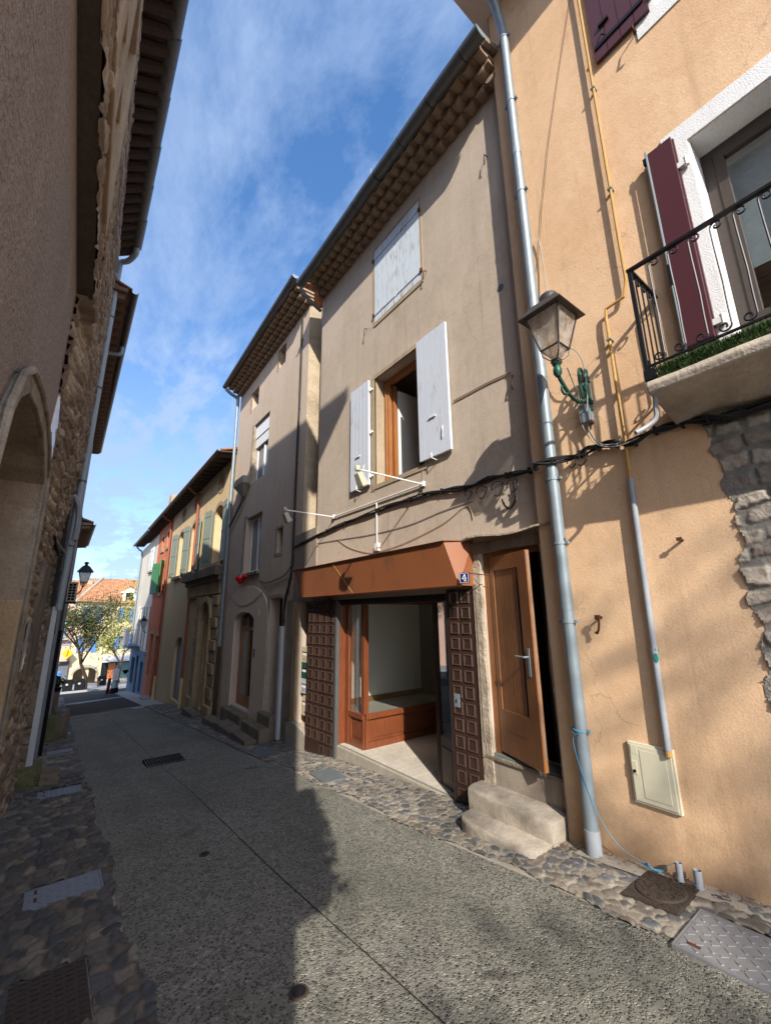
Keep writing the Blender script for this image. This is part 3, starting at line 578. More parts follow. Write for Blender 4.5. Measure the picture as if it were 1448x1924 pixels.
def shutter(root, X, y0, y1, z0, z1, mat, t=.035, planks=4, name='shutter', bars=(.14, .86), out=-1, hinge=None, ang=0, bar_mat=None, gap=.006):
    """planked leaf; ang swings it about the vertical at y=hinge"""
    mb = MB(); w = (y1 - y0) / planks
    for i in range(planks): mb.box(X, X + out * t, y0 + i * w + gap / 2, y0 + (i + 1) * w - gap / 2, z0 + random.uniform(0, .006), z1 - random.uniform(0, .006))
    mb.box(X + out * .008, X + out * (t - .008), y0 + .004, y1 - .004, z0 + .01, z1 - .01)
    Mx = None
    if ang: c = Vector((X, hinge, 0)); Mx = Matrix.Translation(c) @ Matrix.Rotation(ang, 4, 'Z') @ Matrix.Translation(-c); mb.v = [Mx @ v for v in mb.v]
    o = mb.build(name, mat, root)
    for k in bars or ():
        b = MB(); z = z0 + (z1 - z0) * k; b.box(X + out * t, X + out * (t + .012), y0 + .01, y1 - .01, z - .02, z + .02)
        if Mx: b.v = [Mx @ v for v in b.v]
        b.build('crossbar', bar_mat or mat, o)
    return o
main = thing('townhouse', 'grey beige roughcast townhouse with pale blue shutters and an open shop front below', 'house', (3.8, 4.8, zg(4.8)))
def main_house():
    t = main
    holes = [rect(4.02, 5.27, 5.06, 6.62), rect(4.10, 5.30, 2.02, 3.95), rect(3.33, 6.70, -2.36, .22), rect(2.40, 3.22, -1.47, .66), rect(7.33, 7.97, -2.03, .22)]
    mb = wallmb(XM, [(2.335, -2.9), (8.25, -2.9), (8.25, 1.62), (7.3, 1.62), (7.3, 7.0), (2.335, 7.0)], holes, .32)
    # house body behind
    mb.box(4.12, 9, 7.05, 7.3, -2.9, 7.2); mb.box(4.12, 9, 2.34, 2.6, -2.9, 7.2); mb.box(8.75, 9, 2.6, 7.05, -2.9, 8.2); mb.box(4.12, 8.7, 2.6, 7.05, 1.3, 1.5); mb.box(4.12, 8.7, 2.6, 7.05, 4.3, 4.5)
    mb.box(4.12, 4.4, 7.3, 8.25, .35, 1.6)
    mb.build('wall', 'main_stucco', t)
    # weathered render closing the gap between the houses, ledge on top
    o = MB().prism([(7.24, .30), (8.22, .30), (8.22, 1.62), (7.24, 1.66)], lambda u, v, w: (w, u, v), 3.775, 3.797); o.build('weathered_patch', 'lower_stucco', t)
    MB().box(3.83, 9, 7.3, 7.6, 1.4, 1.62).build('ledge', 'lower_stucco', t)
    # render repair beside the closed window and damp stain shapes stay in the material
    genoise(t, XM, 2.31, 7.28, 6.93, 6.93, 3)
    roof(t, 3.33, 2.28, 7.34, 7.27, 7.27)
    MB().tube([(3.40, 2.27, 7.28), (3.9, 2.27, 7.44)], .05, 6).build('verge_mortar', 'jambstone', t)
    mb = MB(); zs = [7.20, 7.215, 7.205, 7.215, 7.19, 7.175, 7.185]; ys = np.linspace(2.2, 7.36, 7)
    for i in range(6): mb.half(ys[i], ys[i + 1] + .03, 3.275 + (.004 if i % 2 else 0), zs[i], .102 + (.003 if i % 2 else 0), .005, 10, z1=zs[i + 1])
    g = mb.build('gutter', 'zinc_dark', t, smooth=True)
    MB().prism([(.102 * math.cos(math.pi + math.pi * k / 12), .102 * math.sin(math.pi + math.pi * k / 12)) for k in range(13)], lambda u, v, w: (3.275 + u, w, 7.2 + v), 2.19, 2.2).build('end_cap', 'zinc', g)
    for i in range(8):
        y = 2.5 + i * .65; MB().tube([(3.38, y, 7.24), (3.275 + .1, y, 7.2)] + [(3.275 + .096 * math.cos(math.pi * 2 - math.pi * k / 8), y, 7.2 + .096 * math.sin(-math.pi * k / 8)) for k in range(9)], .007, 5).build('gutter_hook', 'iron', g)
    MB().tube(smoothpath([(3.28, 7.36, 7.14), (3.32, 7.4, 7.04), (3.6, 7.46, 6.9), (3.86, 7.5, 6.82)], 4), .04, 8).build('outlet_pipe', 'zinc', g)
    # closed shutters of the attic window
    f = MB(); f.box(3.79, 3.83, 3.97, 4.02, 5.0, 6.66); f.box(3.79, 3.83, 5.27, 5.32, 5.0, 6.66); f.box(3.785, 3.83, 4.02, 5.27, 4.99, 5.06); f.box(3.79, 3.83, 4.02, 5.27, 6.62, 6.67)
    wf = f.build('window_surround', 'cutstone', t)
    for a, b in ((4.025, 4.64), (4.65, 5.265)): shutter(t, 3.825, a, b, 5.07, 6.61, 'shutter_peel', .035, 4, bars=(.1, .88), bar_mat='shutter_peel')
    for y in (4.0, 5.29):
        for z in (5.22, 6.4): MB().box(3.765, 3.79, y - .02, y + .02, z - .03, z + .03).build('hinge', 'rust', t)
    # open window: stone surround, timber frame, room with a pale leaf inside
    f = MB(); f.box(3.79, 3.82, 5.3, 5.40, 1.93, 4.0); f.box(3.792, 3.82, 4.1, 5.3, 3.95, 4.02); f.box(3.785, 3.82, 4.06, 5.36, 1.95, 2.02)
    f.build('window_surround', 'cutstone', t); f = MB(); f.box(3.822, 4.1, 5.285, 5.302, 2.02, 3.95); f.build('window_reveal', 'cutstone', t)
    fr = MB()
    for a, b, c, d in ((5.15, 5.285, 2.03, 3.94), (4.11, 4.2, 2.03, 3.94), (4.2, 5.15, 3.84, 3.94), (4.2, 5.15, 2.03, 2.09)): fr.box(3.99, 4.06, a, b, c, d)
    fr.box(3.97, 3.99, 5.2, 5.24, 2.05, 3.9); wfo = fr.build('window_frame', 'windowwood', t, bevel=.004)
    sash = MB(); sash.box(4.07, 4.13, 5.10, 5.15, 2.1, 3.83); sash.build('open_sash', 'windowwood', t)
    MB().box(4.15, 4.62, 5.09, 5.12, 1.9, 3.75).build('inner_leaf', 'room', t); 
    MB().box(7, 7.02, 2.7, 7, 1.6, 4.2).build('inner_wall', 'greywood', t)
    for a, b, nm in ((5.40, 5.97, 0), (3.52, 4.13, 1)):
        s = shutter(t, 3.775, a, b, 2.05, 3.97, 'shutter_blue', .04, 5, bars=None)
        hw = MB(); y = a + .25; hw.box(3.715, 3.735, y, y + .14, 2.62, 2.635); hw.build('latch', 'white', s); MB().tube([(3.72, a + .12, 2.42), (3.70, a + .1, 2.34), (3.72, a + .13, 2.26)], .006, 5).build('pull_handle', 'white', s); MB().tube([(3.78, (a + b) / 2, 2.0), (3.70, (a + b) / 2 + .02, 2.02), (3.70, (a + b) / 2 + .03, 2.1)], .008, 5).build('catch', 'white', s)
        hh = MB(); yh = a - .02 if nm == 0 else b + .0
        for z in (2.2, 2.98, 3.78): hh.lathe([(.018, -.03), (.018, .03)], (3.76, yh, z), 8); hh.box(3.765, 3.80, yh - .045, yh, z - .012, z + .012)
        hh.build('hinge', 'white', s)
    # --------------- shop front
    sh = MB(); sh.box(3.78, 4.6, 3.72, 6.40, -2.6, -2.065); sh.build('threshold', 'concrete', t, bevel=.01)
    F = MB(); xs = np.arange(3.84, 7.2, .31); ysf = np.arange(3.34, 6.7, .31)
    for x in xs:
        for y in ysf: F.box(x + .004, min(x + .306, 7.2), y + .004, min(y + .306, 6.7), -2.08, -2.058 + random.uniform(0, .001))
    MB().box(3.82, 7.2, 3.34, 6.7, -2.12, -2.062).build('grout', plain('grey grout', lin(.2, .18, .15)), t); F.build('tiled_floor', stucco('cream floor tiles', lin(.52, .47, .40), lin(.38, .34, .28), 20, .001, 2.5, None, 0, .5), t)
    rm = MB(); rm.box(3.80, 7.2, 6.69, 6.8, -2.1, .5); rm.box(7.2, 7.28, 3.2, 6.8, -2.1, .5); rm.box(4.12, 7.2, 3.2, 3.33, -2.1, .5); rm.box(4.0, 7.28, 3.2, 6.8, .5, .58); rm.build('shop_room_wall', 'room', t)
    # display bay: platform with panelled timber front, posts and glass
    B = MB(); B.box(4.0, 5.9, 5.9, 6.72, -2.06, -1.60); B.build('display_base', 'darkwood', t)
    B = MB(); B.box(3.99, 5.9, 5.88, 6.72, -1.60, -1.565); B.build('display_shelf', plain('grey display shelf', lin(.42, .41, .37), .7, 0, .2), t)
    MB().box(4.0, 5.9, 6.68, 6.715, -1.565, -1.47).build('skirting', 'skirting', t)
    MB().box(5.9, 5.95, 5.88, 6.72, -2.06, .45).build('inner_partition', 'darkwood', t)
    fr = MB()
    def pfront(mb, fn, L, z0, z1):   # panelled frame in local (u along, w outwards)
        for a, b, c, d, e, f_ in ((0, L, z0, z0 + .10, 0, .03), (0, L, z1 - .08, z1, 0, .045), (0, .055, z0 + .10, z1 - .08, 0, .03), (L - .055, L, z0 + .10, z1 - .08, 0, .03), (.055, L - .055, z0 + .10, z1 - .08, -.01, .004), (.10, L - .10, z0 + .15, z1 - .13, .004, .018)):
            q = [(a, c), (b, c), (b, d), (a, d)]; mb.hexa([fn(u, z, e) for u, z in q], [fn(u, z, f_) for u, z in q])
    pf = MB(); pfront(pf, lambda u, z, w: (3.985 + u, 5.88 - w, z), 1.85, -2.06, -1.55); pf.build('panelled_base', 'panelwood', t, bevel=.004)
    pf = MB(); pfront(pf, lambda u, z, w: (3.975 - w, 5.86 + u, z), .42, -2.06, -1.55); pf.build('panelled_base', 'panelwood', t, bevel=.004)
    po = MB(); po.box(3.94, 4.03, 5.83, 5.92, -1.55, .22); po.box(3.93, 3.99, 6.28, 6.42, -2.06, .22); po.box(5.8, 5.88, 5.84, 5.9, -1.55, .22); po.box(3.94, 5.9, 5.84, 5.9, .13, .22); po.box(3.94, 4.0, 5.9, 6.3, .13, .22); po.build('window_frame', 'panelwood', t, bevel=.006)
    MB().box(3.80, 3.93, 6.385, 6.42, -2.36, .22).build('jamb_board', 'panelwood', t)
    gl = MB(); gl.box(4.03, 5.8, 5.867, 5.873, -1.55, .13); gl.box(3.965, 3.971, 5.92, 6.28, -1.55, .13); gl.build('glass_pane', 'glass', t)
    # right hand side glazed leaf, set back
    po = MB(); po.box(3.86, 3.93, 3.80, 3.86, -2.06, .22); po.box(3.99, 4.05, 4.2, 4.26, -2.06, .22)
    def seg(mb, a, b, z0, z1, w=.03):
        d = Vector((b[0] - a[0], b[1] - a[1], 0)).normalized(); nn = Vector((-d.y, d.x, 0)) * w / 2; A = Vector((a[0], a[1], 0)); Bv = Vector((b[0], b[1], 0)); q = [A - nn, Bv - nn, Bv + nn, A + nn]; mb.hexa([(v.x, v.y, z0) for v in q], [(v.x, v.y, z1) for v in q])
    seg(po, (3.9, 3.84), (4.02, 4.22), -2.06, -1.5, .035); seg(po, (3.9, 3.84), (4.02, 4.22), .12, .22, .035); seg(po, (3.92, 3.9), (4.0, 4.16), -1.95, -1.62, .055); po.build('window_frame', 'darkwood', t, bevel=.004)
    gl = MB(); seg(gl, (3.9, 3.84), (4.02, 4.22), -1.5, .12, .006); gl.build('glass_pane', 'glass_dim', t)
    MB().box(3.83, 4.12, 3.76, 6.40, .13, .22).build('head_beam', 'darkwood', t)
    MB().box(3.79, 3.84, 3.74, 6.4, .15, .215).build('roller_rail', 'iron', t)
    # folding panelled security leaves
    def panelled(y0, y1, z0, z1, nc, nr, x_near, x_far, name, rag=False):
        mb = MB(); fx = lambda y: x_near + (x_far - x_near) * (y - y0) / (y1 - y0); T = .05
        q = [(y0, z0), (y1, z0 - (.0)), (y1, z1), (y0, z1)]; mb.hexa([(fx(a), a, b) for a, b in q], [(fx(a) + T, a, b) for a, b in q])
        cw = (y1 - y0 - .05) / nc; ch = (z1 - z0 - .03) / nr
        for i in range(nc):
            for j in range(nr):
                a = y0 + .025 + i * cw + cw * .11; b = y0 + .025 + (i + 1) * cw - cw * .11; c = z0 + .015 + j * ch + ch * .10; d = z0 + .015 + (j + 1) * ch - ch * .10
                if rag and j == 0 and i > 1: continue
                o1 = [(a, c), (b, c), (b, d), (a, d)]; i1 = [(a + .012, c + .012), (b - .012, c + .012), (b - .012, d - .012), (a + .012, d - .012)]; i2 = [(a + .024, c + .024), (b - .024, c + .024), (b - .024, d - .024), (a + .024, d - .024)]
                P3 = lambda L, h: [(fx(u) - h, u, v) for u, v in L]
                v = P3(o1, .001) + P3(i1, .014) + P3(i2, .003); f = []
                for s in (0, 4): f += [(s + k, s + (k + 1) % 4, s + 4 + (k + 1) % 4, s + 4 + k) for k in range(4)]
                mb.add(v, f + [(8, 9, 10, 11)])
        o = mb.build(name, 'darkwood', t); mo = MB()
        for i in range(nc):
            for j in range(nr):
                if rag and j == 0 and i > 1: continue
                a = y0 + .025 + i * cw + cw * .11; b = a + cw * .78; c = z0 + .015 + j * ch + ch * .10; d = c + ch * .80
                for (p, q, r1, r2) in ((a + .010, b - .010, c + .010, c + .013), (a + .010, b - .010, d - .014, d - .009), (a + .010, a + .014, c + .013, d - .014), (b - .012, b - .010, c + .013, d - .014)):
                    mo.hexa([(fx(p) - .0145, p, r1), (fx(q) - .0145, q, r1), (fx(q) - .0145, q, r2), (fx(p) - .0145, p, r2)], [(fx(p) - .002, p, r1), (fx(q) - .002, q, r1), (fx(q) - .002, q, r2), (fx(p) - .002, p, r2)])
        mo.build('pale_moulding', plain('pale wood edge', lin(.10, .07, .058), .6), o); return o  # paler strips along the panel edges, widest at the top
    l = panelled(6.43, 7.33, -2.33, .22, 4, 13, 3.755, 3.69, 'security_shutter', True)
    MB().box(3.735, 3.80, 6.37, 6.425, -2.33, .2).build('metal_edge', 'zinc_dark', l)
    r_ = panelled(3.33, 3.72, -2.05, .26, 2, 13, 3.76, 3.73, 'security_shutter')
    lk = MB(); lk.box(3.722, 3.735, 3.585, 3.665, -1.06, -.92); lo = lk.build('lock_plate', 'zinc', r_); MB().box(3.715, 3.722, 3.62, 3.632, -1.01, -.975).build('keyhole', 'dark', r_)
    MB().box(3.74, 3.80, 3.722, 3.745, -2.07, .22).build('metal_edge', 'zinc_dark', r_)
    # sloping sheet metal fascia
    A = dict(tr=onX(832, 1015, 3.47), tl=onX(551, 1073, 3.47), br=onX(862, 1101, 3.52), bl=onX(568, 1122, 3.52)); Z = (A['tr'].z + A['tl'].z) / 2; Zb = (A['br'].z + A['bl'].z) / 2
    tr, tl, br, bl = (A[k] for k in ('tr', 'tl', 'br', 'bl')); tr.z = tl.z = Z; br.z = bl.z = Zb
    q1 = [tr, tl, bl, br]; q2 = [Vector((3.8, tr.y - .16, Z)), Vector((3.8, tl.y + .1, Z)), Vector((3.8, bl.y, Zb)), Vector((3.8, br.y, Zb))]
    fa = MB().hexa(q1, q2).build('fascia', 'fascia', t)
    lip = MB(); lip.hexa([tr + Vector((-.035, -.02, .0)), tl + Vector((-.035, .02, 0)), tl + Vector((-.0, .02, -.012)), tr + Vector((.0, -.02, -.012))], [Vector((3.8, tr.y - .17, Z + .004)), Vector((3.8, tl.y + .1, Z + .004)), Vector((3.8, tl.y + .1, Z + .016)), Vector((3.8, tr.y - .17, Z + .016))]); lip.build('top_flashing', 'fascia', fa)
    lip = MB(); lip.hexa([br + Vector((-.02, 0, 0)), bl + Vector((-.02, 0, 0)), bl + Vector((.02, 0, -.02)), br + Vector((.02, 0, -.02))], [br + Vector((.03, 0, .004)), bl + Vector((.03, 0, .004)), bl + Vector((.05, 0, -.016)), br + Vector((.05, 0, -.016))]); lip.build('bottom_flashing', 'fascia', fa)
    sm = tr.lerp(tl, .63); sb = br.lerp(bl, .56); MB().tube([sm + Vector((-.004, 0, -.02)), sb + Vector((-.004, 0, .01))], .004, 5).build('seam', 'yellowpipe', fa)
    # niche with old boards behind the letterboxes, plinth and ochre pilaster
    nb = MB()
    for i in range(7): nb.box(3.98, 4.0, 7.33 + i * .092, 7.33 + i * .092 + .088, -2.0, .22)
    nb.build('old_boards', 'greywood', t)
    MB().prism([(7.28, -2.75), (8.2, -2.75), (8.2, -2.05), (7.9, -1.98), (7.4, -2.06), (7.30, -2.16)], lambda u, v, w: (w, u, v), 3.70, 3.80).build('plinth', 'concrete', t, bevel=.02)
    MB().prism([(7.97, -2.04), (8.2, -2.04), (8.16, -1.2), (8.2, -.4), (8.12, .22), (7.97, .22)], lambda u, v, w: (w, u, v), 3.765, 3.81).build('pilaster', 'ochrestone', t, bevel=.02)
    MB().box(3.77, 3.81, 7.3, 8.2, .22, .30).build('lintel', 'lower_stucco', t)
    # entrance doorway: stone surround, sill, leaf standing open outwards
    js = MB(); rag = [(3.33, -2.1)] + [(3.325 + .0 * k, -2.1 + k * .2) for k in range(1, 14)] + [(3.22, .66)] + [(3.20 + random.uniform(-.018, .018), .5 - k * .2) for k in range(13)]
    js.prism(rag, lambda u, v, w: (w, u, v), 3.765, 3.80); jo = js.build('door_jamb', 'jambstone', t, bevel=.008)
    mo = MB(); mo.tube([(3.755, 3.30, -1.5), (3.757, 3.30, .3)], .012, 6); mo.tube([(3.757, 3.275, -1.35), (3.757, 3.275, .3)], .008, 6); mo.build('old_moulding', 'darkstone', jo)
    js = MB(); js.prism([(2.34, .66), (3.36, .66), (3.46, .78), (2.34, .78)], lambda u, v, w: (w, u, v), 3.77, 3.82); js.build('door_lintel', 'darkstone', t, bevel=.008)
    js = MB(); js.prism([(2.34, -1.9), (2.42, -1.9), (2.41, -1.2), (2.43, -.5), (2.405, .1), (2.42, .66), (2.34, .66)], lambda u, v, w: (w, u, v), 3.775, 3.82); js.build('door_jamb', 'jambstone', t)
    MB().box(3.795, 4.0, 2.40, 3.22, -1.49, -1.455).build('door_sill', 'slab', t); MB().prism([(2.38, -2.2), (3.24, -2.2), (3.24, -1.49), (2.38, -1.49)], lambda u, v, w: (w, u, v), 3.785, 3.80).build('sill_wall', 'lower_stucco', t)
    MB().box(3.76, 3.80, 2.36, 3.30, -1.505, -1.47).build('sill_edge', 'darkstone', t, bevel=.006)
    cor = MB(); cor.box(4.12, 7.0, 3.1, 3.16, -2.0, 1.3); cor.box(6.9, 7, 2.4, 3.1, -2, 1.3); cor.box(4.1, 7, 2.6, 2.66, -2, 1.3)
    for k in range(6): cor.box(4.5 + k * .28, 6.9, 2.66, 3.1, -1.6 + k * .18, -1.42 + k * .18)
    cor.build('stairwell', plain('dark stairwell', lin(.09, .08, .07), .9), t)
    fr = MB(); fr.box(3.86, 3.93, 3.15, 3.22, -1.455, .66); fr.box(3.86, 3.93, 2.42, 2.46, -1.455, .66); fr.box(3.86, 3.93, 2.46, 3.15, .60, .66); fr.build('door_frame', 'doorwood', t)
    Hh = Vector((3.88, 3.13, 0)); E_ = Vector((3.665, 2.492, 0)); d = (E_ - Hh).normalized(); nn = Vector((d.y, -d.x, 0))
    if nn.x > 0: nn = -nn   # outer (street) side
    L = (E_ - Hh).length; T = .05
    def dbox(mb, u0, u1, z0, z1, w0, w1):
        q = [Hh + d * u0 + nn * w0, Hh + d * u1 + nn * w0, Hh + d * u1 + nn * w1, Hh + d * u0 + nn * w1]; mb.hexa([(v.x, v.y, z0) for v in q], [(v.x, v.y, z1) for v in q])
    D = MB(); z0, z1 = -1.425, .60
    dbox(D, 0, .07, z0, z1, -T / 2, T / 2); dbox(D, L - .15, L, z0, z1, -T / 2, T / 2); dbox(D, .07, L - .15, z1 - .16, z1, -T / 2, T / 2); dbox(D, .07, L - .15, z0, z0 + .42, -T / 2, T / 2); dbox(D, L - .2, L - .15, z0 + .42, z1 - .16, -.01, .005)
    for i in range(8): w = (L - .27) / 8; dbox(D, .07 + i * w + .004, .07 + (i + 1) * w - .004, z0 + .42, z1 - .16, -.014, .012)
    dbox(D, .09, L - .2, z0 + .23, z0 + .235, T / 2, T / 2 + .003)
    dr = D.build('entrance_door', 'doorwood', t, bevel=.002)
    gs = MB(); dbox(gs, L - .195, L - .155, z0 + .44, z1 - .18, .004, .009); gs.build('glass_strip', 'pane_dark', dr)
    eg = MB(); dbox(eg, L, L + .003, z0, z1, -T / 2 + .008, T / 2 - .008); eg.build('door_edge', 'windowwood', dr); eg = MB(); dbox(eg, L + .003, L + .005, z0 + .1, z1 - .02, -.006, .006); eg.build('lock_strip', 'zinc', dr)
    hd = MB(); dbox(hd, L - .10, L - .065, -.62, -.36, T / 2, T / 2 + .006); P0 = Hh + d * (L - .082); z = -.44
    for s in (1, -1): q = nn * s; hd.tube([P0 + q * (T / 2) + Vector((0, 0, z)), P0 + q * (T / 2 + .055) + Vector((0, 0, z)), P0 + q * (T / 2 + .06) - d * .13 + Vector((0, 0, z))], .009, 7)
    hd.build('handle', 'zinc', dr)
    # thin concrete hood over the door
    hq = MB(); a = onX(866, 1022, 3.66); b = onX(1033, 994, 3.66); n = 8; top = []; 
    pts = [(3.62 + random.uniform(-.02, .02) if 0 < k < n else 3.66, a.y + (b.y - a.y) * k / n + (.0), .80 + .02 * math.sin(k)) for k in range(n + 1)]
    for k in range(n): p, q = pts[k], pts[k + 1]; hq.hexa([(p[0], p[1], p[2]), (q[0], q[1], q[2]), (3.82, q[1], q[2] + .03), (3.82, p[1], p[2] + .03)], [(p[0], p[1], p[2] + .02), (q[0], q[1], q[2] + .02), (3.82, q[1], q[2] + .05), (3.82, p[1], p[2] + .05)])
    hq.build('door_hood', 'jambstone', t)
    # doorbells on the right jamb
    db = MB(); y = 2.37
    for z in (-.50, -.63): db.box(3.762, 3.776, y - .03, y + .03, z - .05, z + .05)
    dbo = db.build('doorbell', 'cream', t); b2 = MB(); b2.box(3.758, 3.762, y - .018, y + .018, -.52, -.47); b2.box(3.758, 3.762, y - .018, y + .018, -.65, -.60); b2.build('button', 'dark', dbo); MB().box(3.755, 3.776, y - .03, y + .03, -.76, -.70).build('switch', 'white', dbo)
    # mast on the roof
    rp = onX(697, 362, 4.6); MB().tube([rp + Vector((0, 0, -.5)), rp + Vector((0, 0, .75))], .011, 5).build('aerial_mast', 'zinc', t)
    # ragged plaster strip and iron shutter stays
    for (px, py) in ((915, 296), (801, 512), (690, 620)):
        p = onX(px, py, 3.8); m = MB().tube([p + Vector((0, 0, .02)), p + Vector((-.06, 0, .01)), p + Vector((-.065, .01, -.09)), p + Vector((-.05, .02, -.14))], .008, 5); m.build('shutter_stay', 'rust', t)
    p = onX(940, 540, 3.8); MB().lathe([(.05, 0), (.045, .006)], p, 12, Matrix.Rotation(R(-90), 4, 'Y')).build('metal_disc', 'zinc_dark', t)
main_house()

# ------------------------------------------------------------------ things on and before the main house
def number_plate():
    t = thing('house_number', 'blue enamel house number plate with a white 4 on the orange fascia corner', 'sign', (3.47, 3.38, .38))
    c = onX(874, 1086, 3.50); fn = lambda u, v, w: (c.x - .012 - w, c.y - u, c.z + v)   # u to the viewer's right
    MB().prism([(-.072, -.06), (.072, -.06), (.072, .06), (-.072, .06)], fn, 0, .008).build('plate', 'enamel', t, bevel=.003)
    w = MB()
    for a, b, cc, d in ((-.062, .062, -.052, -.048), (-.062, .062, .048, .052), (-.062, -.058, -.048, .048), (.058, .062, -.048, .048)): w.prism([(a, cc), (b, cc), (b, d), (a, d)], fn, .008, .0095)
    w.build('border', 'enamelwhite', t); f = MB()
    for poly in ([(.006, -.03), (.02, -.03), (.02, .038), (.006, .038)], [(-.03, -.014), (.036, -.014), (.036, -.004), (-.03, -.004)], [(.006, .038), (.0, .038), (-.032, -.004), (-.022, -.004), (.006, .024)], [(-.006, -.038), (.032, -.038), (.032, -.031), (-.006, -.031)], [(.03, .004), (.036, .004), (.036, -.018), (.03, -.018)]):
        f.prism(poly, fn, .008, .0098)
    f.build('numeral', 'enamelwhite', t)
    MB().tube([(c.x - .02, c.y - .07, c.z + .045), (3.78, c.y - .13, c.z + .03)], .006, 5).build('bracket', 'rust', t)
number_plate()
def worn_step(name, label, x0, x1, y0, y1, zb, zt, mat='step', rnd=.04, seed=1, round_far=True):
    """a worn step: rounded plan, dished top"""
    r = random.Random(seed); n = 14; mb = MB(); pl = []
    xs = (x1 - x0)
    pl = [(x1, y0), (x0 + rnd * .5, y0), (x0, y0 + rnd * .7)] + [(x0 + r.uniform(-.008, .008), y0 + rnd + (y1 - y0 - 2 * rnd - .05) * k / 6) for k in range(1, 6)]
    pl += [(x0 + .02, y1 - rnd * 1.4), (x0 + .07, y1 - rnd * .5), (x0 + .15, y1), (x1, y1)]
    m = len(pl); lev = [(zb, .0), (zb + (zt - zb) * .5, .006), (zt - .03, .0), (zt - .006, .004), (zt, .012)]; vs = []; cx, cy = (x0 + x1) / 2, (y0 + y1) / 2
    for z, ins in lev:
        for x, y in pl: vs.append((x + (ins if x < cx else 0), y + (ins if y < cy else -ins), z + r.uniform(-.004, .004)))
    fs = [(i * m + k, i * m + (k + 1) % m, (i + 1) * m + (k + 1) % m, (i + 1) * m + k) for i in range(len(lev) - 1) for k in range(m)] + [tuple(range(m))[::-1], tuple((len(lev) - 1) * m + k for k in range(m))]
    mb.add(vs, fs); o = mb.build(name, mat, smooth=True); return tag(o, label, 'step')
worn_step('door_step', 'upper worn cement step directly below the open oak door', 3.47, 3.785, 2.36, 3.36, -2.1, -1.735, seed=2)
worn_step('door_step', 'lower rounded cement step on the cobbles in front of the oak door', 3.21, 3.49, 2.38, 3.24, -2.2, -1.885, seed=5, rnd=.06)

def letterbox(y0, y1, z0, z1, mat, label, flap=True, x=3.86, rnd=False):
    t = thing('letterbox', label, 'letterbox', (x, (y0 + y1) / 2, z0), 'letterboxes in the niche'); h = z1 - z0
    if rnd: MB().prism([(y0, z0), (y1, z0), (y1, z1 - .05), (y1 - .04, z1), (y0 + .04, z1), (y0, z1 - .05)], lambda u, v, w: (w, u, v), x, x + .1).build('case', mat, t, bevel=.006)
    else: MB().box(x, x + .12, y0, y1, z0, z1).build('case', mat, t, bevel=.005)
    m = MB(); m.box(x - .006, x, y0 + .02, y1 - .02, z1 - .09, z1 - .05); m.build('flap', mat, t); MB().box(x - .003, x + .001, y0 + .03, y1 - .03, z1 - .105, z1 - .095).build('slot', 'dark', t)
    MB().box(x - .004, x, y0 + .05, y1 - .05, z1 - .16, z1 - .12).build('name_card', 'enamelwhite', t); MB().lathe([(.012, 0), (.012, .01)], (x - .0, (y0 + y1) / 2, z0 + .07), 8, Matrix.Rotation(R(-90), 4, 'Y')).build('lock', 'castiron', t)
letterbox(7.66, 7.90, -.93, -.64, 'cream', 'cream letterbox, left one of the top pair in the niche'); letterbox(7.36, 7.64, -.93, -.64, 'cream', 'cream letterbox, right one of the top pair in the niche')
letterbox(7.66, 7.90, -1.215, -.94, 'boxgreen', 'dark green letterbox, left one of the green pair'); letterbox(7.36, 7.64, -1.215, -.94, 'boxgreen', 'dark green letterbox, right one of the green pair')
letterbox(7.66, 7.90, -1.49, -1.225, 'boxgrey', 'silver grey letterbox, left one of the grey pair'); letterbox(7.36, 7.64, -1.49, -1.225, 'boxgrey', 'silver grey letterbox, right one of the grey pair')
letterbox(7.50, 7.80, -1.86, -1.52, 'cream', 'single cream letterbox with rounded top below the grey pair', rnd=True, x=3.84)

def spot_frame():
    t = thing('spotlight_bracket', 'white tubular bracket carrying two spotlights above the shop fascia', 'light bracket', (3.78, 5.2, 1.73))
    MB().tube([(3.77, 6.60, 1.73), (3.77, 4.12, 1.73)], .013, 7).build('rail', 'white', t); MB().tube([(3.775, 5.23, 1.73), (3.775, 5.23, 1.02)], .012, 7).build('upright', 'white', t)
    MB().box(3.75, 3.80, 5.18, 5.27, .93, 1.05).build('junction_box', 'white', t, bevel=.004)
    for y, L in ((6.59, .95), (4.12, 1.07)):
        a = MB().tube([(3.77, y, 1.73), (3.77 - L, y, 1.735)], .011, 7).build('arm', 'white', t); MB().box(3.75, 3.79, y - .03, y + .03, 1.70, 1.77).build('clamp', 'white', a)
    for y, L, s in ((6.59, .95, 0), (4.12, 1.07, 1)):
        x = 3.77 - L; h = MB(); h.lathe([(.0, -.045), (.035, -.03), (.042, 0), (.035, .03), (.0, .045)], (x - .01, y, 1.745), 10)
        Mx = Matrix.Translation(Vector((x + .03, y, 1.62))) @ Matrix.Rotation(R(-28), 4, 'Y'); b = MB(); b.hexa([(-.04, -.045, .075), (.035, -.045, .075), (.035, .045, .075), (-.04, .045, .075)], [(-.055, -.062, -.10), (.045, -.062, -.10), (.045, .062, -.10), (-.055, .062, -.10)]); b.v = [Mx @ v for v in b.v]
        hh = h.build('knuckle', 'acbeige', t, smooth=True); b.build('lamp_head', 'acbeige', t, bevel=.004)
        g = MB(); g.box(-.05, .04, -.058, .058, -.107, -.101); g.v = [Mx @ v for v in g.v]; g.build('lens', 'pane_grey', t)
spot_frame()

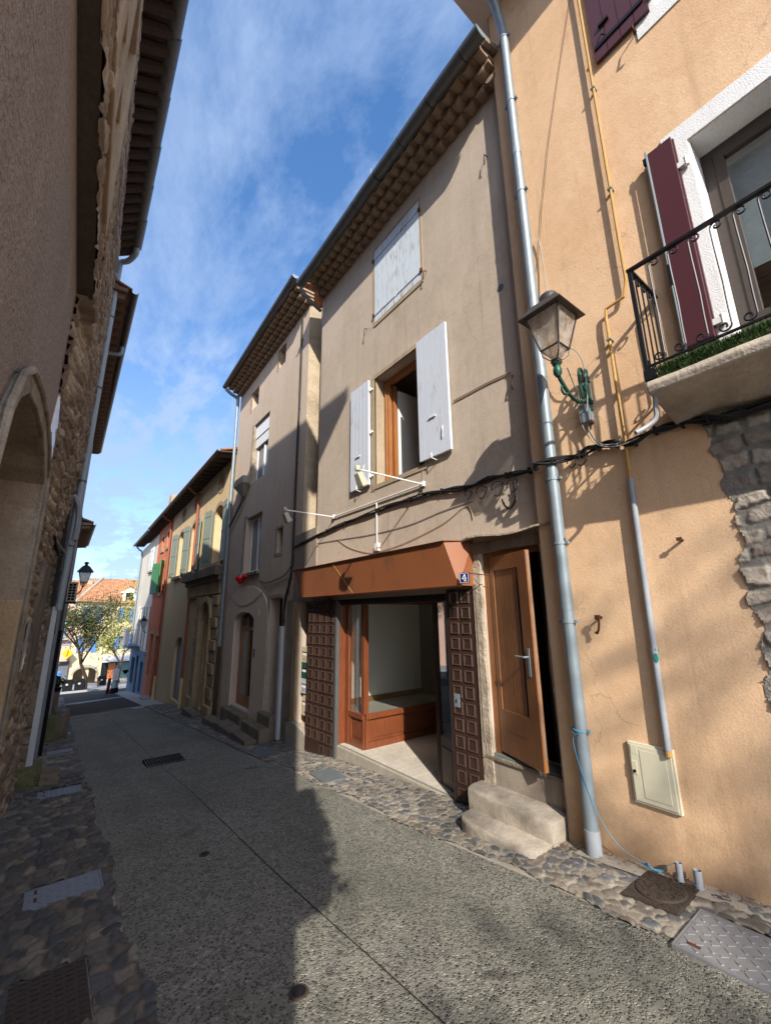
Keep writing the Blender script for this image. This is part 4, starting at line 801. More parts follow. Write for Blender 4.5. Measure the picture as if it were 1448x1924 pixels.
def cable(label, pts, r, mat='black', k=5, smooth=True, name='cable', cat='cable', group=None):
    p = smoothpath(pts, k) if smooth else pts; o = MB().tube(p, r, 6).build(name, mat); return tag(o, label, cat, group)
def strands(label, pts, n, spread, r, mat='black', wob=.012, clips=0, name='cable_bundle'):
    P = smoothpath(pts, 6); mb = MB(); rd = random.Random(len(pts))
    for i in range(n):
        a = 6.28 * i / n; ph = rd.uniform(0, 6); q = [Vector(p) + Vector((spread * math.cos(a + .35 * k), 0, spread * math.sin(a + .35 * k) + wob * math.sin(k * .5 + ph))) for k, p in enumerate(P)]; mb.tube(q, r, 5)
    for i in range(clips): p = P[int((i + .5) * len(P) / clips)]; mb.box(p.x - .025, p.x + .04, p.y - .008, p.y + .008, p.z - .035, p.z + .03)
    return tag(mb.build(name, mat), label, 'cables')
X7 = lambda px, py, d=.03: onX(px, py, 3.8 - d)
strands('thick black cable bundle running across the house fronts above the shop and round the downpipe', [X7(553, 1028), X7(600, 1004), X7(640, 986), X7(700, 962), X7(770, 938), X7(830, 922), X7(880, 915), X7(925, 897), X7(965, 891), X7(1005, 880, .1), (3.50, 2.18, onX(1033, 871, 3.6).z), onX(1075, 858, 3.62), onX(1110, 843, 3.63), onX(1150, 833, 3.63), onX(1185, 832, 3.63), onX(1230, 808, 3.64), onX(1280, 795, 3.64), onX(1340, 785, 3.6), onX(1400, 770, 3.62), onX(1448, 757, 3.62), (3.63, -2.5, 1.4)], 5, .017, .011, clips=22)
for k, (px, py, r_) in enumerate(((905, 925, .075), (935, 918, .085), (963, 912, .07), (880, 930, .05), (1092, 862, .06), (1075, 868, .05))):
    c = onX(px, py, 3.76 if px < 1000 else 3.62); pts = [c + Vector((-.02 * math.sin(a * 2), r_ * math.cos(a), r_ * math.sin(a))) for a in np.linspace(0, 5.6, 14)]
    tag(MB().tube(pts, .0065, 5).build('cable_loop', 'black'), ['black cable coil under the bundle, second of the four left of the downpipe', 'black cable coil under the bundle, third of the four left of the downpipe', 'black cable coil under the bundle nearest the hanging grey tail', 'small black cable coil farthest from the downpipe', 'small coil on the bundle just right of the zinc downpipe', 'smallest coil on the bundle touching the zinc downpipe'][k], 'cable', 'slack coils on the cable bundle')
cable('black cable tail hanging under the bundle and curling up with a pale end', [X7(965, 895), X7(967, 915), X7(967, 940, .05), X7(958, 955, .07), X7(948, 950, .06), X7(943, 938, .05)], .013)
cable('thin buff cable sagging below the black bundle', [X7(555, 1033, .012), X7(590, 1022, .012), X7(640, 1013, .012), X7(700, 1003, .012), X7(770, 985, .012), X7(830, 960, .012), X7(888, 940, .012)], .006, 'greycable')
cable('buff cable drooping under the thin one down to the white junction box', [X7(632, 1012, .012), X7(655, 1028, .012), X7(690, 1038, .012), X7(712, 1036, .012), X7(760, 1020, .012), X7(830, 985, .012), X7(872, 952, .012), X7(884, 958, .012), X7(888, 975, .012)], .005, 'buffcable')
cable('black cable rising to the window sill above the bracket', [X7(795, 872, .01), X7(793, 905, .012), X7(797, 940, .012)], .005, 'buffcable')
cable('buff painted cable run from behind the blue shutter to a rusty hook', [X7(852, 753, .015), X7(880, 738, .015), X7(915, 719, .015), X7(958, 699, .015)], .009, 'buffcable')
# steel hook near the corner
m = MB().tube([X7(962, 705, 0), X7(962, 712, .06), X7(961, 724, .07), X7(963, 733, .04)], .009, 5); tag(m.build('wall_hook', 'rust'), 'rusty hook at the end of the buff cable run', 'hook')

# ================================================================== ORANGE HOUSE
XO = 3.68
oh = thing('apricot_house', 'apricot rendered house with white window surrounds and maroon shutters at the right', 'house', (3.68, 0, zg(1)))
def orange_house():
    t = oh
    holes = [rect(-.75, .59, 1.74, 3.84), rect(-.75, .59, 5.48, 7.35)]
    mb = wallmb(XO, [(-5, -2.9), (2.335, -2.9), (2.335, 8.2), (-5, 8.2)], holes, .35); shell(mb, 4.03, 10, -5, 2.33, -2.9, 8.2)
    mb.box(4.05, 9.7, -4.7, 2.0, 1.4, 1.6); mb.box(4.05, 9.7, -4.7, 2.0, 4.6, 4.8)
    mb.build('wall', 'orange', t)
    MB().box(3.677, 3.81, 2.335, 2.345, -2.3, 8.2).build('side_render', 'lower_stucco', t)
    # eave
    e = MB(); e.hexa([(3.05, -5.2, 8.12), (4.2, -5.2, 8.12), (4.2, 2.5, 8.12), (3.05, 2.5, 8.12)], [(3.05, -5.2, 8.22), (4.2, -5.2, 8.6), (4.2, 2.5, 8.6), (3.05, 2.5, 8.22)]); e.build('eave', 'white', t)
    roof(t, 3.0, -5.2, 2.5, 8.3, 8.3)
    MB().half(-5.2, 2.5, 2.98, 8.22, .08).build('gutter', 'zinc_dark', t, smooth=True)
    # white surrounds, slightly proud
    s = MB().prism([(-.75, 3.84), (.59, 3.84), (.59, 1.70), (.765, 1.70), (.765, 4.03), (-.95, 4.03), (-.95, 3.84)], lambda u, v, w: (w, u, v), XO - .012, XO); s.box(3.685, 4.0, .582, .592, 1.74, 3.84); s.box(3.685, 4.0, -.75, .585, 3.832, 3.842); s.build('window_surround', 'whitetrim', t, bevel=.003)
    s = MB().prism([(-.95, 5.29), (.765, 5.29), (.765, 7.5), (.59, 7.5), (.59, 5.48), (-.95, 5.48)], lambda u, v, w: (w, u, v), XO - .012, XO); s.box(3.685, 4.0, .582, .592, 5.48, 7.35); s.build('window_surround', 'whitetrim', t, bevel=.003)
    for z0, z1 in ((1.74, 3.84), (5.48, 7.35)):
        f = MB(); X = 3.93
        f.box(X, X + .06, .50, .58, z0, z1); f.box(X, X + .06, -.75, .5, z1 - .07, z1); f.box(X, X + .06, -.75, .5, z0, z0 + .06); f.box(X - .01, X + .05, -.02, .05, z0 + .06, z1 - .07)
        f.box(X - .01, X + .05, .43, .50, z0 + .06, z1 - .07); f.box(X - .012, X + .05, .05, .43, z1 - .15, z1 - .07); f.box(X - .012, X + .05, .05, .43, z0 + .06, z0 + .45 if z0 < 3 else z0 + .12)
        fo = f.build('window_frame', plain('brown aluminium', lin(.065, .052, .045), .4), t, bevel=.003)
        g = MB(); g.box(X + .015, X + .022, .05, .43, z0 + .1, z1 - .14); g.box(X + .015, X + .022, -.75, -.02, z0 + .1, z1 - .14); g.build('glass_pane', 'glass', fo)
        MB().box(X + .12, X + .13, -.75, .5, z0 + .9, z1 - .12).build('curtain', 'curtain' if z0 > 5 else plain('grey blue blind', lin(.42, .50, .55), .8), t)
    # folded maroon shutter beside the balcony door, thick stack of leaves
    s = MB(); s.box(3.645, 3.672, .67, .85, 1.80, 3.93); s.box(3.61, 3.637, .68, .865, 1.80, 3.93); so_ = s.build('shutter', 'maroon', t, bevel=.003)
    MB().tube([(3.60, .868, 1.8), (3.60, .868, 3.95)], .009, 6).build('bolt_rod', 'zinc', so_)
    MB().box(3.59, 3.62, .85, .88, 2.55, 2.75).build('bolt_handle', 'iron', so_); MB().box(3.6, 3.64, .86, .9, 3.84, 3.9).build('bolt_guide', 'iron', so_)
    h = MB()
    for z in (3.62, 2.1): h.box(3.63, 3.67, .615, .68, z - .025, z + .025); h.lathe([(.02, -.04), (.02, .04)], (3.645, .62, z), 8)
    h.build('hinge', 'white', so_)
    s2 = shutter(t, 3.672, .63, 1.13, 5.47, 7.38, 'maroon', .035, 4, bars=None)
    b = MB(); b.box(3.622, 3.638, .66, 1.12, 5.62, 5.66); b.box(3.61, 3.64, .95, 1.05, 5.85, 5.88); b.tube([(3.62, 1.02, 5.78), (3.60, 1.03, 5.70), (3.62, 1.0, 5.68)], .008, 5); b.build('hinge_strap', 'iron', s2)
    m = MB().tube([(3.68, .78, 5.40), (3.60, .77, 5.42), (3.58, .76, 5.34), (3.60, .75, 5.30)], .009, 5); m.build('shutter_stay', 'rust', t)
    m = MB(); m.lathe([(.018, -.03), (.018, .03)], (3.63, .60, 5.62), 8); m.box(3.63, 3.68, .585, .625, 5.60, 5.64); m.build('hinge', 'white', t)
    # zinc downpipe with collars
    x, y = 3.59, 2.08; P = MB().tube([(x, y, -1.86), (x, y, 7.35), (3.45, y + .0, 7.72), (3.06, y + .02, 8.1)], .054, 16).build('downpipe', 'zinc', t, smooth=True)
    m = MB(); m.tube([(x, y, -1.9), (x, y, -1.70)], .06, 16); m.build('shoe', 'pvc', P, smooth=True)
    for z in (-.98, -.10, .6, 1.22, 3.05, 4.7, 6.1, 7.2):
        m = MB(); m.tube([(x, y, z - .012), (x, y, z + .012)], .060, 16); m.box(x - .02, x + .02, y + .055, y + .085, z - .012, z + .012); m.box(x - .02, x + .02, y - .085, y - .055, z - .012, z + .012); m.tube([(x + .03, y, z), (3.70, y, z)], .008, 5); m.build('collar', 'zinc', P)
    for z in (.05, 2.35, 5.3): MB().tube([(x, y, z - .05), (x, y, z + .05)], .0565, 16).build('joint_sleeve', 'zinc', P, smooth=True)
    # balcony : stone slab with turf and an iron railing
    def uns(u, v): return 0
    n = 12; s = MB(); ys = np.linspace(-2.0, 1.03, n); rd = random.Random(4); prof = []
    for i, yy in enumerate(ys):
        k = rd.uniform(-.012, .012); e = 1 if i < n - 1 else 0
        prof.append([(3.16 + k, yy, 1.60), (3.15 + k, yy, 1.56), (3.17 + k, yy, 1.51), (3.34, yy, 1.475 + k), (3.52, yy, 1.43 + k * 2), (3.69, yy, 1.39 + k * 2), (3.69, yy, 1.60)])
    vs = [p for r_ in prof for p in r_]; m = 7; fs = [(i * m + k, i * m + (k + 1) % m, (i + 1) * m + (k + 1) % m, (i + 1) * m + k) for i in range(n - 1) for k in range(m)] + [tuple(range(m)), tuple((n - 1) * m + k for k in range(m))[::-1]]
    b = s.add(vs, fs).build('balcony', stucco('weathered balcony stone', lin(.50, .43, .35), lin(.22, .19, .16), 30, .006, 2.4, None, .2, .9), t, smooth=False, bevel=.012)
    tf = MB(); tf.box(3.165, 3.66, -2, .93, 1.60, 1.665)
    for k in range(9000):
        if k < 7000: x_ = 3.165 + abs(rd.gauss(0, .02)) * (k % 3); y_ = rd.uniform(-1.2, .94)
        else: x_ = rd.uniform(3.17, 3.6); y_ = rd.uniform(-.2, 1.0)
        z_ = 1.672; L = rd.uniform(.02, .045); a = rd.uniform(0, 6.28); w = .0035; dx = rd.uniform(-.018, .006); dy = rd.uniform(-.014, .014)
        if x_ < 3.175: z_ -= rd.uniform(0, .075); dx -= rd.uniform(.004, .028); L *= .55
        tf.add([(x_ - w * math.cos(a), y_ - w * math.sin(a), z_), (x_ + w * math.cos(a), y_ + w * math.sin(a), z_), (x_ + dx, y_ + dy, z_ + L)], [(0, 1, 2)])
    tf.build('artificial_turf', 'turf', b)['kind'] = 'stuff'
    XR, YR, ZB, ZT = 3.19, 1.02, 1.72, 2.58; rl = MB()
    rl.box(XR - .018, XR + .018, -2, YR + .018, ZT - .012, ZT + .008); rl.box(XR - .01, XR + .01, -2, YR, ZB, ZB + .014); rl.box(XR, 3.68, YR - .018, YR + .018, ZT - .012, ZT + .008); rl.box(XR, 3.68, YR - .01, YR + .01, ZB, ZB + .014)
    rl.box(XR - .013, XR + .013, YR - .013, YR + .013, 1.55, ZT); rl.box(XR - .018, XR + .02, YR - .05, YR + .02, 1.62, 1.70)
    ro = rl.build('railing', 'iron', b)
    def scroll(cx, cz, r0, a0, turns, sgn):
        return [(cx + r0 * (1 - .72 * t_) * math.cos(a0 + sgn * turns * 6.283 * t_), cz + r0 * (1 - .72 * t_) * math.sin(a0 + sgn * turns * 6.283 * t_)) for t_ in np.linspace(0, 1, 16)]
    def baluster(fn):
        # S-shaped bar: hook curling to +u at the top, to -u at the bottom
        r0 = .038; top = scroll(r0, ZT - .055, r0, math.pi, 1.15, -1); bot = scroll(-r0, ZB + .06, r0, 0, 1.15, -1)
        pts = [(p[0], p[1]) for p in bot[::-1]] + [(0, ZB + .2), (.004, 2.1), (0, ZT - .2)] + [(p[0], p[1]) for p in top]
        m_ = MB(); m_.tube([fn(u, v) for u, v in pts], .0065, 6); return m_
    for i in range(15):
        yy = YR - .13 - i * .128; baluster(lambda u, v, yy=yy: (XR, yy - u, v)).build('baluster', 'iron', ro)
    for i in range(4):
        xx = XR + .09 + i * .105; baluster(lambda u, v, xx=xx: (xx + u, YR, v)).build('baluster', 'iron', ro)
    MB().tube(smoothpath([(3.22, 1.0, 1.55), (3.24, 1.02, 1.45), (3.26, 1.04, 1.35), (3.22, 1.10, 1.29), (3.16, 1.15, 1.25)], 4), .017, 8).build('drain_spout', 'pvc', b, smooth=True)
    # gas pipe
    X = 3.635; g = MB(); g.tube([(X, 1.18, 8.1), (X, 1.20, 3.3), (X, 1.20, 2.86), (X, 1.24, 2.72), (X, 1.40, 2.70), (X, 1.41, 2.60), (X, 1.415, 1.25), (X, 1.42, 1.02)], .014, 8); go = g.build('gas_pipe', 'yellowpipe', t, smooth=True)
    MB().tube([(X, 1.418, 1.06), (X, 1.45, -1.0)], .024, 12).build('pipe_sleeve', 'pvc', go, smooth=True); MB().tube([(X, 1.45, -1.04), (X, 1.45, -.99)], .022, 10).build('pipe_end', 'yellowpipe', go)
    m = MB()
    for y_, z_ in ((1.195, 5.2), (1.2, 3.9), (1.41, 2.38), (1.44, -.3)): m.box(X - .02, 3.68, y_ - .02, y_ + .02, z_ - .008, z_ + .008)
    m.build('pipe_clip', 'zinc', go); c = onX(1233, 1236, 3.61); MB().prism([(-.014 * math.cos(a) * (1 if abs(math.cos(a)) < .9 else 1), .034 * math.sin(a)) for a in np.linspace(0, 5.9, 14)] , lambda u, v, w: (w, c.y + u, c.z + v), 3.607, 3.6095).build('sticker', 'teal_mark', go)
orange_house()
# exposed rubble patch low on the apricot house
def rag(u, v):   # u along Y, v = z
    e = .80 + .02 * math.sin(v * 9) + .018 * math.sin(v * 23 + 1) + (.08 if v > .95 else 0) * min(1, (v - .95) / .3)
    return u < e and v < 1.40 + .04 * math.sin(u * 17)
o = relief('rubble_patch', -.6, .93, -2.0, 1.45, .010, .19, .135, lambda u, v, h: (3.688 - .012 - h, u, v), .018, [(.50, .43, .36), (.42, .35, .29), (.54, .47, .39), (.38, .33, .29), (.48, .39, .32)], (.27, .255, .225), 'rubble_col', 21, rag, .15, None, True)
o.parent = oh; o.location = -ORG[oh.name]; ORG[o.name] = ORG[oh.name]

def meter():
    y0, y1, z0, z1 = 1.43, 1.745, -1.42, -1.0; t = thing('meter_cabinet', 'beige plastic meter cabinet let into the apricot wall under the grey pipe', 'cabinet', (3.66, 1.59, -1.42))
    sk = lambda u, v, w: (w, u, v - (u - 1.43) * 0)
    MB().prism([(y0, z0), (y1, z0), (y1, z1), (y0, z1)], sk, 3.655, 3.69).build('frame', 'meter', t, bevel=.004)
    d = MB().prism([(y0 + .016, z0 + .016), (y1 - .016, z0 + .016), (y1 - .016, z1 - .016), (y0 + .016, z1 - .016)], sk, 3.648, 3.655).build('door', 'meter', t, bevel=.003)
    MB().prism([(y0 + .05, z0 + .05), (y1 - .085, z0 + .05), (y1 - .085, z1 - .045), (y0 + .05, z1 - .045)], sk, 3.645, 3.648).build('raised_panel', 'meter', d, bevel=.002)
    MB().prism([(y1 - .055, -1.22), (y1 - .018, -1.22), (y1 - .018, -1.13), (y1 - .055, -1.13)], sk, 3.644, 3.648).build('lock_plate', 'meter', d); MB().lathe([(.011, 0), (.011, .006)], (3.644, y1 - .036, -1.2), 8, Matrix.Rotation(R(-90), 4, 'Y')).build('lock', 'dark', d)
    MB().prism([(y1 - .07, -1.08), (y1 - .025, -1.08), (y1 - .025, -1.03), (y1 - .07, -1.03)], sk, 3.646, 3.648).build('label_recess', 'meter', d)
meter()
for k, (y, l) in enumerate(((1.485, 'grey plastic pipe stub nearer the string, standing at the foot of the apricot wall'), (1.375, 'wider grey pipe stub further right at the foot of the apricot wall'))):
    m = MB(); r_ = .021 + .004 * k; m.tube([(3.60, y, -1.84), (3.605, y, -1.70)], r_, 12, cap=False); m.tube([(3.605, y, -1.70), (3.6, y, -1.84)], r_ * .82, 12, cap=False); m.tube([(3.60, y, -1.80), (3.6, y, -1.785)], r_ * 1.06, 12)
    tag(m.build('pipe_stub', 'pvc', smooth=True), l, 'pipe')
s = MB().tube(smoothpath([(3.53, 2.13, -.99), (3.515, 2.09, -1.0), (3.52, 2.04, -.985), (3.535, 2.11, -1.02), (3.53, 2.12, -1.1), (3.535, 2.06, -1.35), (3.57, 1.98, -1.6), (3.62, 1.88, -1.76), (3.62, 1.72, -1.80), (3.62, 1.62, -1.81), (3.60, 1.55, -1.74), (3.6, 1.49, -1.70)], 6), .0022, 5)
for k in range(3): s.tube(smoothpath([(3.62, 1.74 - k * .01, -1.805), (3.59, 1.68, -1.80 + .01 * k), (3.6, 1.62 + k * .02, -1.805), (3.63, 1.6, -1.8)], 4), .004, 5)
s.tube([(3.59 + .062 * math.cos(a), 2.08 + .062 * math.sin(a), -.975 + .004 * math.sin(3 * a)) for a in np.linspace(0, 6.3, 20)], .004, 5)
tag(s.build('twine', 'bluestring'), 'bright blue twine tied round the zinc downpipe and trailing to the pipe stub', 'string')
for k, (px, py, l) in enumerate(((1130, 1160, 'curled rusty shutter catch low on the apricot wall beside the downpipe'), (1282, 1015, 'short rusty iron peg in the apricot wall between the grey pipe and the rubble'))):
    c = onX(px, py, 3.68); m = MB()
    if k == 0: m.tube(smoothpath([c, c + Vector((-.07, 0, 0)), c + Vector((-.075, -.01, -.04)), c + Vector((-.06, .01, -.10)), c + Vector((-.05, .03, -.13)), c + Vector((-.05, .045, -.12))], 4), .010, 6); m.box(c.x - .085, c.x - .06, c.y - .02, c.y + .02, c.z - .02, c.z + .02)
    else: m.tube([c, c + Vector((-.07, .0, .005))], .011, 6); m.box(c.x - .075, c.x - .06, c.y - .018, c.y + .018, c.z - .01, c.z + .016)
    tag(m.build('wall_hook', 'rust'), l, 'hook')
cable('thin dark wire hanging down the apricot wall left of the gas pipe', [onX(1075, -30, 3.66), onX(1050, 130, 3.66), onX(1030, 270, 3.66), onX(1017, 400, 3.66), onX(1010, 500, 3.66)], .0025, 'rust', smooth=False)

# ------------------------------------------------------------------ street lamps
def lantern(t, c, s=1., body='bronze', glassm='frost', square=True, top_ball=False):
    """c = centre of the lantern base; s scale"""
    c = Vector(c); q = lambda h, z: [c + Vector((a * h * s, b * h * s, z * s)) for a, b in ((-1, -1), (1, -1), (1, 1), (-1, 1))]
    hb, ht = .085, .155; zb, zt = .13, .46; fr = MB()
    B, T = q(hb, zb), q(ht, zt); B0, T0 = q(.03, .02), q(ht, zt)
    for i in range(4):
        fr.tube([B[i], T[i]], .0085 * s, 6); fr.tube([B[i], B[(i + 1) % 4]], .009 * s, 6); fr.tube([T[i], T[(i + 1) % 4]], .008 * s, 6)
        fr.tube([q(.035, .03)[i], q(.075, .07)[i], B[i]], .0065 * s, 5)
    fr.box(c.x - .035 * s, c.x + .035 * s, c.y - .035 * s, c.y + .035 * s, c.z + .0, c.z + .035 * s)
    fr.build('frame', body, t); g = MB(); i1 = q(hb - .004, zb); i2 = q(ht - .004, zt)
    for i in range(4): g.add([i1[i], i1[(i + 1) % 4], i2[(i + 1) % 4], i2[i]], [(0, 1, 2, 3)])
    g.build('glass_pane', glassm, t); g = MB(); i0 = q(.03, .04)
    for i in range(4): g.add([i0[i], i0[(i + 1) % 4], i1[(i + 1) % 4], i1[i]], [(0, 1, 2, 3)])
    g.build('lower_pane', glassm, t)
    r = MB(); e0, e1, e2, e3 = q(.208, .455), q(.208, .465), q(.11, .595), q(.085, .60); 
    if top_ball: e2, e3 = q(.10, .62), q(.09, .63)
    fs = [(i, (i + 1) % 4, 4 + (i + 1) % 4, 4 + i) for i in range(4)]; v = e0 + e1 + e2 + e3; f = []
    for k in range(3): f += [(a + 4 * k, b + 4 * k, cc + 4 * k, d + 4 * k) for a, b, cc, d in fs]
    f += [(0, 3, 2, 1), (12, 13, 14, 15)]; r.add(v, f); ro = r.build('roof', body, t)
    k = MB(); k.lathe([(.085 * s, .60 * s), (.085 * s, .67 * s), (.075 * s, .69 * s), (.01, .70 * s)] if not top_ball else [(.06 * s, .62 * s), (.09 * s, .64 * s), (.04 * s, .67 * s), (.04 * s, .71 * s), (.07 * s, .73 * s), (.07 * s, .75 * s), (.01, .78 * s)], c, 16); k.build('cap', body, ro, smooth=True)
def near_lamp():
    Y = 1.68; t = thing('street_lamp', 'square brown lantern on a green scrolled bracket beside the zinc downpipe', 'street lamp', (3.66, Y, 1.85))
    c = onY(1046, 688, Y); b = MB(); pl = MB()
    pl.box(3.655, 3.68, Y - .025, Y + .025, 1.80, 2.22); pl.box(3.645, 3.68, Y - .035, Y + .035, 1.86, 1.90); pl.box(3.645, 3.68, Y - .035, Y + .035, 2.08, 2.12); pl.build('wall_plate', 'green_iron', t, bevel=.006)
    zc = c.z
    path = smoothpath([(3.65, Y, 1.93), (3.56, Y, 1.865), (3.46, Y, 1.83), (3.34, Y, 1.85), (3.24, Y, 1.92), (c.x, Y, 2.0), (c.x, Y, zc + .0)], 6); b.tube(path, .017, 10)
    b.tube(smoothpath([(3.30, Y, 1.86), (3.24, Y, 1.83), (3.20, Y, 1.86), (3.21, Y, 1.90)], 5), .011, 8)
    b.tube(smoothpath([(3.57, Y, 1.90), (3.545, Y, 2.0), (3.54, Y, 2.12), (3.56, Y, 2.19), (3.60, Y, 2.20), (3.635, Y, 2.14), (3.64, Y, 2.05), (3.61, Y, 2.0), (3.585, Y, 2.03), (3.60, Y, 2.06)], 5), .014, 8)
    b.tube(smoothpath([(3.65, Y, 1.98), (3.60, Y, 1.93), (3.57, Y, 1.96)], 4), .012, 8)
    b.lathe([(.02, -.10), (.036, -.07), (.036, -.03), (.026, 0), (.04, .02), (.03, .035)], c, 12); b.build('bracket', 'green_iron', t, smooth=True)
    lantern(t, c + Vector((0, 0, .03)), 1.0)
near_lamp()
def lampbox():
    t = thing('junction_box', 'small grey metal junction boxes on the wall below the lamp bracket', 'box', (3.64, 1.71, 1.6))
    a = onX(1101, 782, 3.62); MB().box(3.60, 3.68, a.y - .045, a.y + .035, a.z - .06, a.z + .035).build('lower_case', 'zinc', t, bevel=.006); MB().box(3.61, 3.68, a.y - .03, a.y + .055, a.z + .04, a.z + .12).build('upper_case', 'zinc', t, bevel=.006); MB().box(3.60, 3.66, a.y - .05, a.y - .03, a.z - .08, a.z - .055).build('lid_screw', 'rust', t)
lampbox()
cable('pair of pale flexible cables looping past the street lamp to the bundle', [onX(1008, 440, 3.64), onX(1018, 480, 3.64), onX(1030, 560, 3.6), onX(1050, 640, 3.55), onX(1083, 660, 3.5), onX(1097, 690, 3.55), onX(1103, 740, 3.6), onX(1103, 790, 3.62), onX(1112, 820, 3.63), onX(1130, 835, 3.6), onX(1160, 834, 3.6)], .0055, 'greycable')
cable('second pale cable drooping from the lantern base to the bundle', [onX(1065, 690, 3.3), onX(1075, 715, 3.42), onX(1086, 745, 3.55), onX(1089, 780, 3.6), onX(1098, 808, 3.62), onX(1122, 835, 3.6), onX(1160, 838, 3.6), onX(1200, 822, 3.6)], .0055, 'greycable')

# ================================================================== HOUSE 2 (narrow gap, then brown house with the arched door)
h2 = thing('brown_house', 'brown rendered house with an arched glazed door, between the shop house and the ochre house', 'house', (3.8, 10.5, zg(10.5)))
def pvc_window(t, y0, y1, z0, z1, X=3.98, roller=True, mat='pvcwhite'):
    f = MB(); w = .06
    f.box(X, X + .05, y0, y0 + w, z0, z1); f.box(X, X + .05, y1 - w, y1, z0, z1); f.box(X, X + .05, y0 + w, y1 - w, z1 - w, z1); f.box(X, X + .05, y0 + w, y1 - w, z0, z0 + w); ym = (y0 + y1) / 2; f.box(X - .008, X + .045, ym - .04, ym + .04, z0 + w, z1 - w)
    o = f.build('window_frame', mat, t, bevel=.004)
    MB().box(X + .02, X + .03, y0 + w, ym - .04, z0 + w, z1 - w).build('pane', 'pane_grey', o); MB().box(X + .02, X + .03, ym + .04, y1 - w, z0 + w, z1 - w).build('pane', 'pane_grey', o)
    if roller:
        r = MB()
        for k in range(5): r.box(X - .05, X - .0, y0 + .01, y1 - .01, z1 - .06 - k * .06 + .004, z1 - k * .06)
        r.build('roller_shutter', mat, o)
def house2():
    t = h2; holes = [rect(9.30, 9.76, 6.45, 7.03), rect(11.2, 11.8, 6.05, 6.65), rect(10.22, 11.40, 3.62, 5.42), rect(10.34, 11.55, 1.06, 2.62), rect(8.95, 9.30, 1.37, 1.95), archpoly(10.42, 11.90, -2.28, -.18, .05), rect(8.80, 9.50, -2.22, .34)]
    mb = wallmb(XM, [(8.25, -3.2), (12.92, -3.2), (12.92, 7.30), (7.95, 7.30), (7.95, 1.5), (8.25, 1.5)], holes, .35); shell(mb, 4.15, 9, 8.25, 12.92, -3.2, 7.3); mb.box(4.3, 8.7, 8.5, 12.6, .6, .75); mb.box(4.3, 8.7, 8.5, 12.6, 3.3, 3.45)
    mb.build('wall', 'h2_stucco', t)
    MB().box(3.803, 4.10, 7.94, 7.949, 1.62, 7.3).build('side_wall', 'rough_side', t); MB().box(4.10, 6, 7.7, 7.949, 1.62, 7.3).build('side_wall', 'lower_stucco', t); MB().prism([(8.25, -2.8), (8.62, -2.8), (8.52, .25), (8.25, .3)], lambda u, v, w: (w, u, v), 3.793, 3.81).build('weathered_patch', 'lower_stucco', t)
    genoise(t, XM, 7.86, 12.95, 7.25, 6.98, 3, pitch=.21)
    roof(t, 3.33, 7.8, 13.0, 7.62, 7.30)
    g = MB(); g.half(7.72, 13.05, 3.285, 7.66, .08, .005, 10, z1=7.30); go = g.build('gutter', 'zinc_dark', t, smooth=True); MB().prism([(.08 * math.cos(math.pi + math.pi * k / 12), .08 * math.sin(math.pi + math.pi * k / 12)) for k in range(13)], lambda u, v, w: (3.285 + u, w, 7.66 + v), 7.71, 7.72).build('end_cap', 'zinc', go)
    MB().tube(smoothpath([(3.30, 12.98, 7.2), (3.45, 12.96, 7.08), (3.66, 12.93, 6.95), (3.70, 12.92, 6.7), (3.71, 12.92, 3.0), (3.71, 12.92, -.9)], 5), .052, 10).build('downpipe', 'zinc', t, smooth=True); MB().tube([(3.71, 12.92, -.9), (3.71, 12.92, -2.7)], .056, 10).build('downpipe_foot', 'castiron', t)
    for a, b, c, d in ((9.30, 9.76, 6.45, 7.03), (11.2, 11.8, 6.05, 6.65)):
        MB().box(3.795, 3.81, b, b + .10, c - .06, d + .02).build('window_surround', 'ochrestone', t); MB().box(3.99, 4.03, a, b, c, d).build('pane', 'pane_dark', t)
    # stone jambs and plastic windows
    MB().prism([(11.40, 3.55), (11.56, 3.5), (11.55, 4.2), (11.50, 4.9), (11.53, 5.45), (11.40, 5.45)], lambda u, v, w: (w, u, v), 3.785, 3.80).build('window_surround', 'jambstone', t); MB().box(3.80, 3.97, 11.385, 11.405, 3.62, 5.42).build('window_reveal', 'jambstone', t)
    MB().prism([(11.55, .98), (11.75, .98), (11.72, 1.8), (11.75, 2.7), (11.55, 2.7)], lambda u, v, w: (w, u, v), 3.785, 3.80).build('window_surround', 'jambstone', t); MB().box(3.72, 3.80, 10.3, 11.72, .98, 1.05).build('window_sill', 'darkstone', t)
    pvc_window(t, 10.24, 11.38, 3.64, 5.0, 3.93); MB().box(3.86, 3.97, 10.24, 11.38, 5.0, 5.38).build('roller_box', 'pvcwhite', t); pvc_window(t, 10.36, 11.53, 1.08, 2.60, 3.95, False)
    for a, b, c, d in ((8.95, 9.30, 1.37, 1.95),):
        MB().box(3.79, 3.81, b, b + .08, c - .04, d + .06).build('window_surround', 'cutstone', t); MB().box(3.79, 3.81, a - .03, b, d, d + .06).build('window_surround', 'cutstone', t); MB().box(3.79, 3.81, a - .03, b + .08, c - .08, c).build('window_sill', 'cutstone', t); MB().box(4.0, 4.02, a, b, c, d).build('pane', 'pane_dark', t)
    # raised plaster arch round the door
    ar = MB(); ar.box(3.772, 3.80, 11.9, 12.72, -2.9, -.18); ar.box(3.772, 3.80, 9.52, 10.42, -2.9, -.18); n = 18
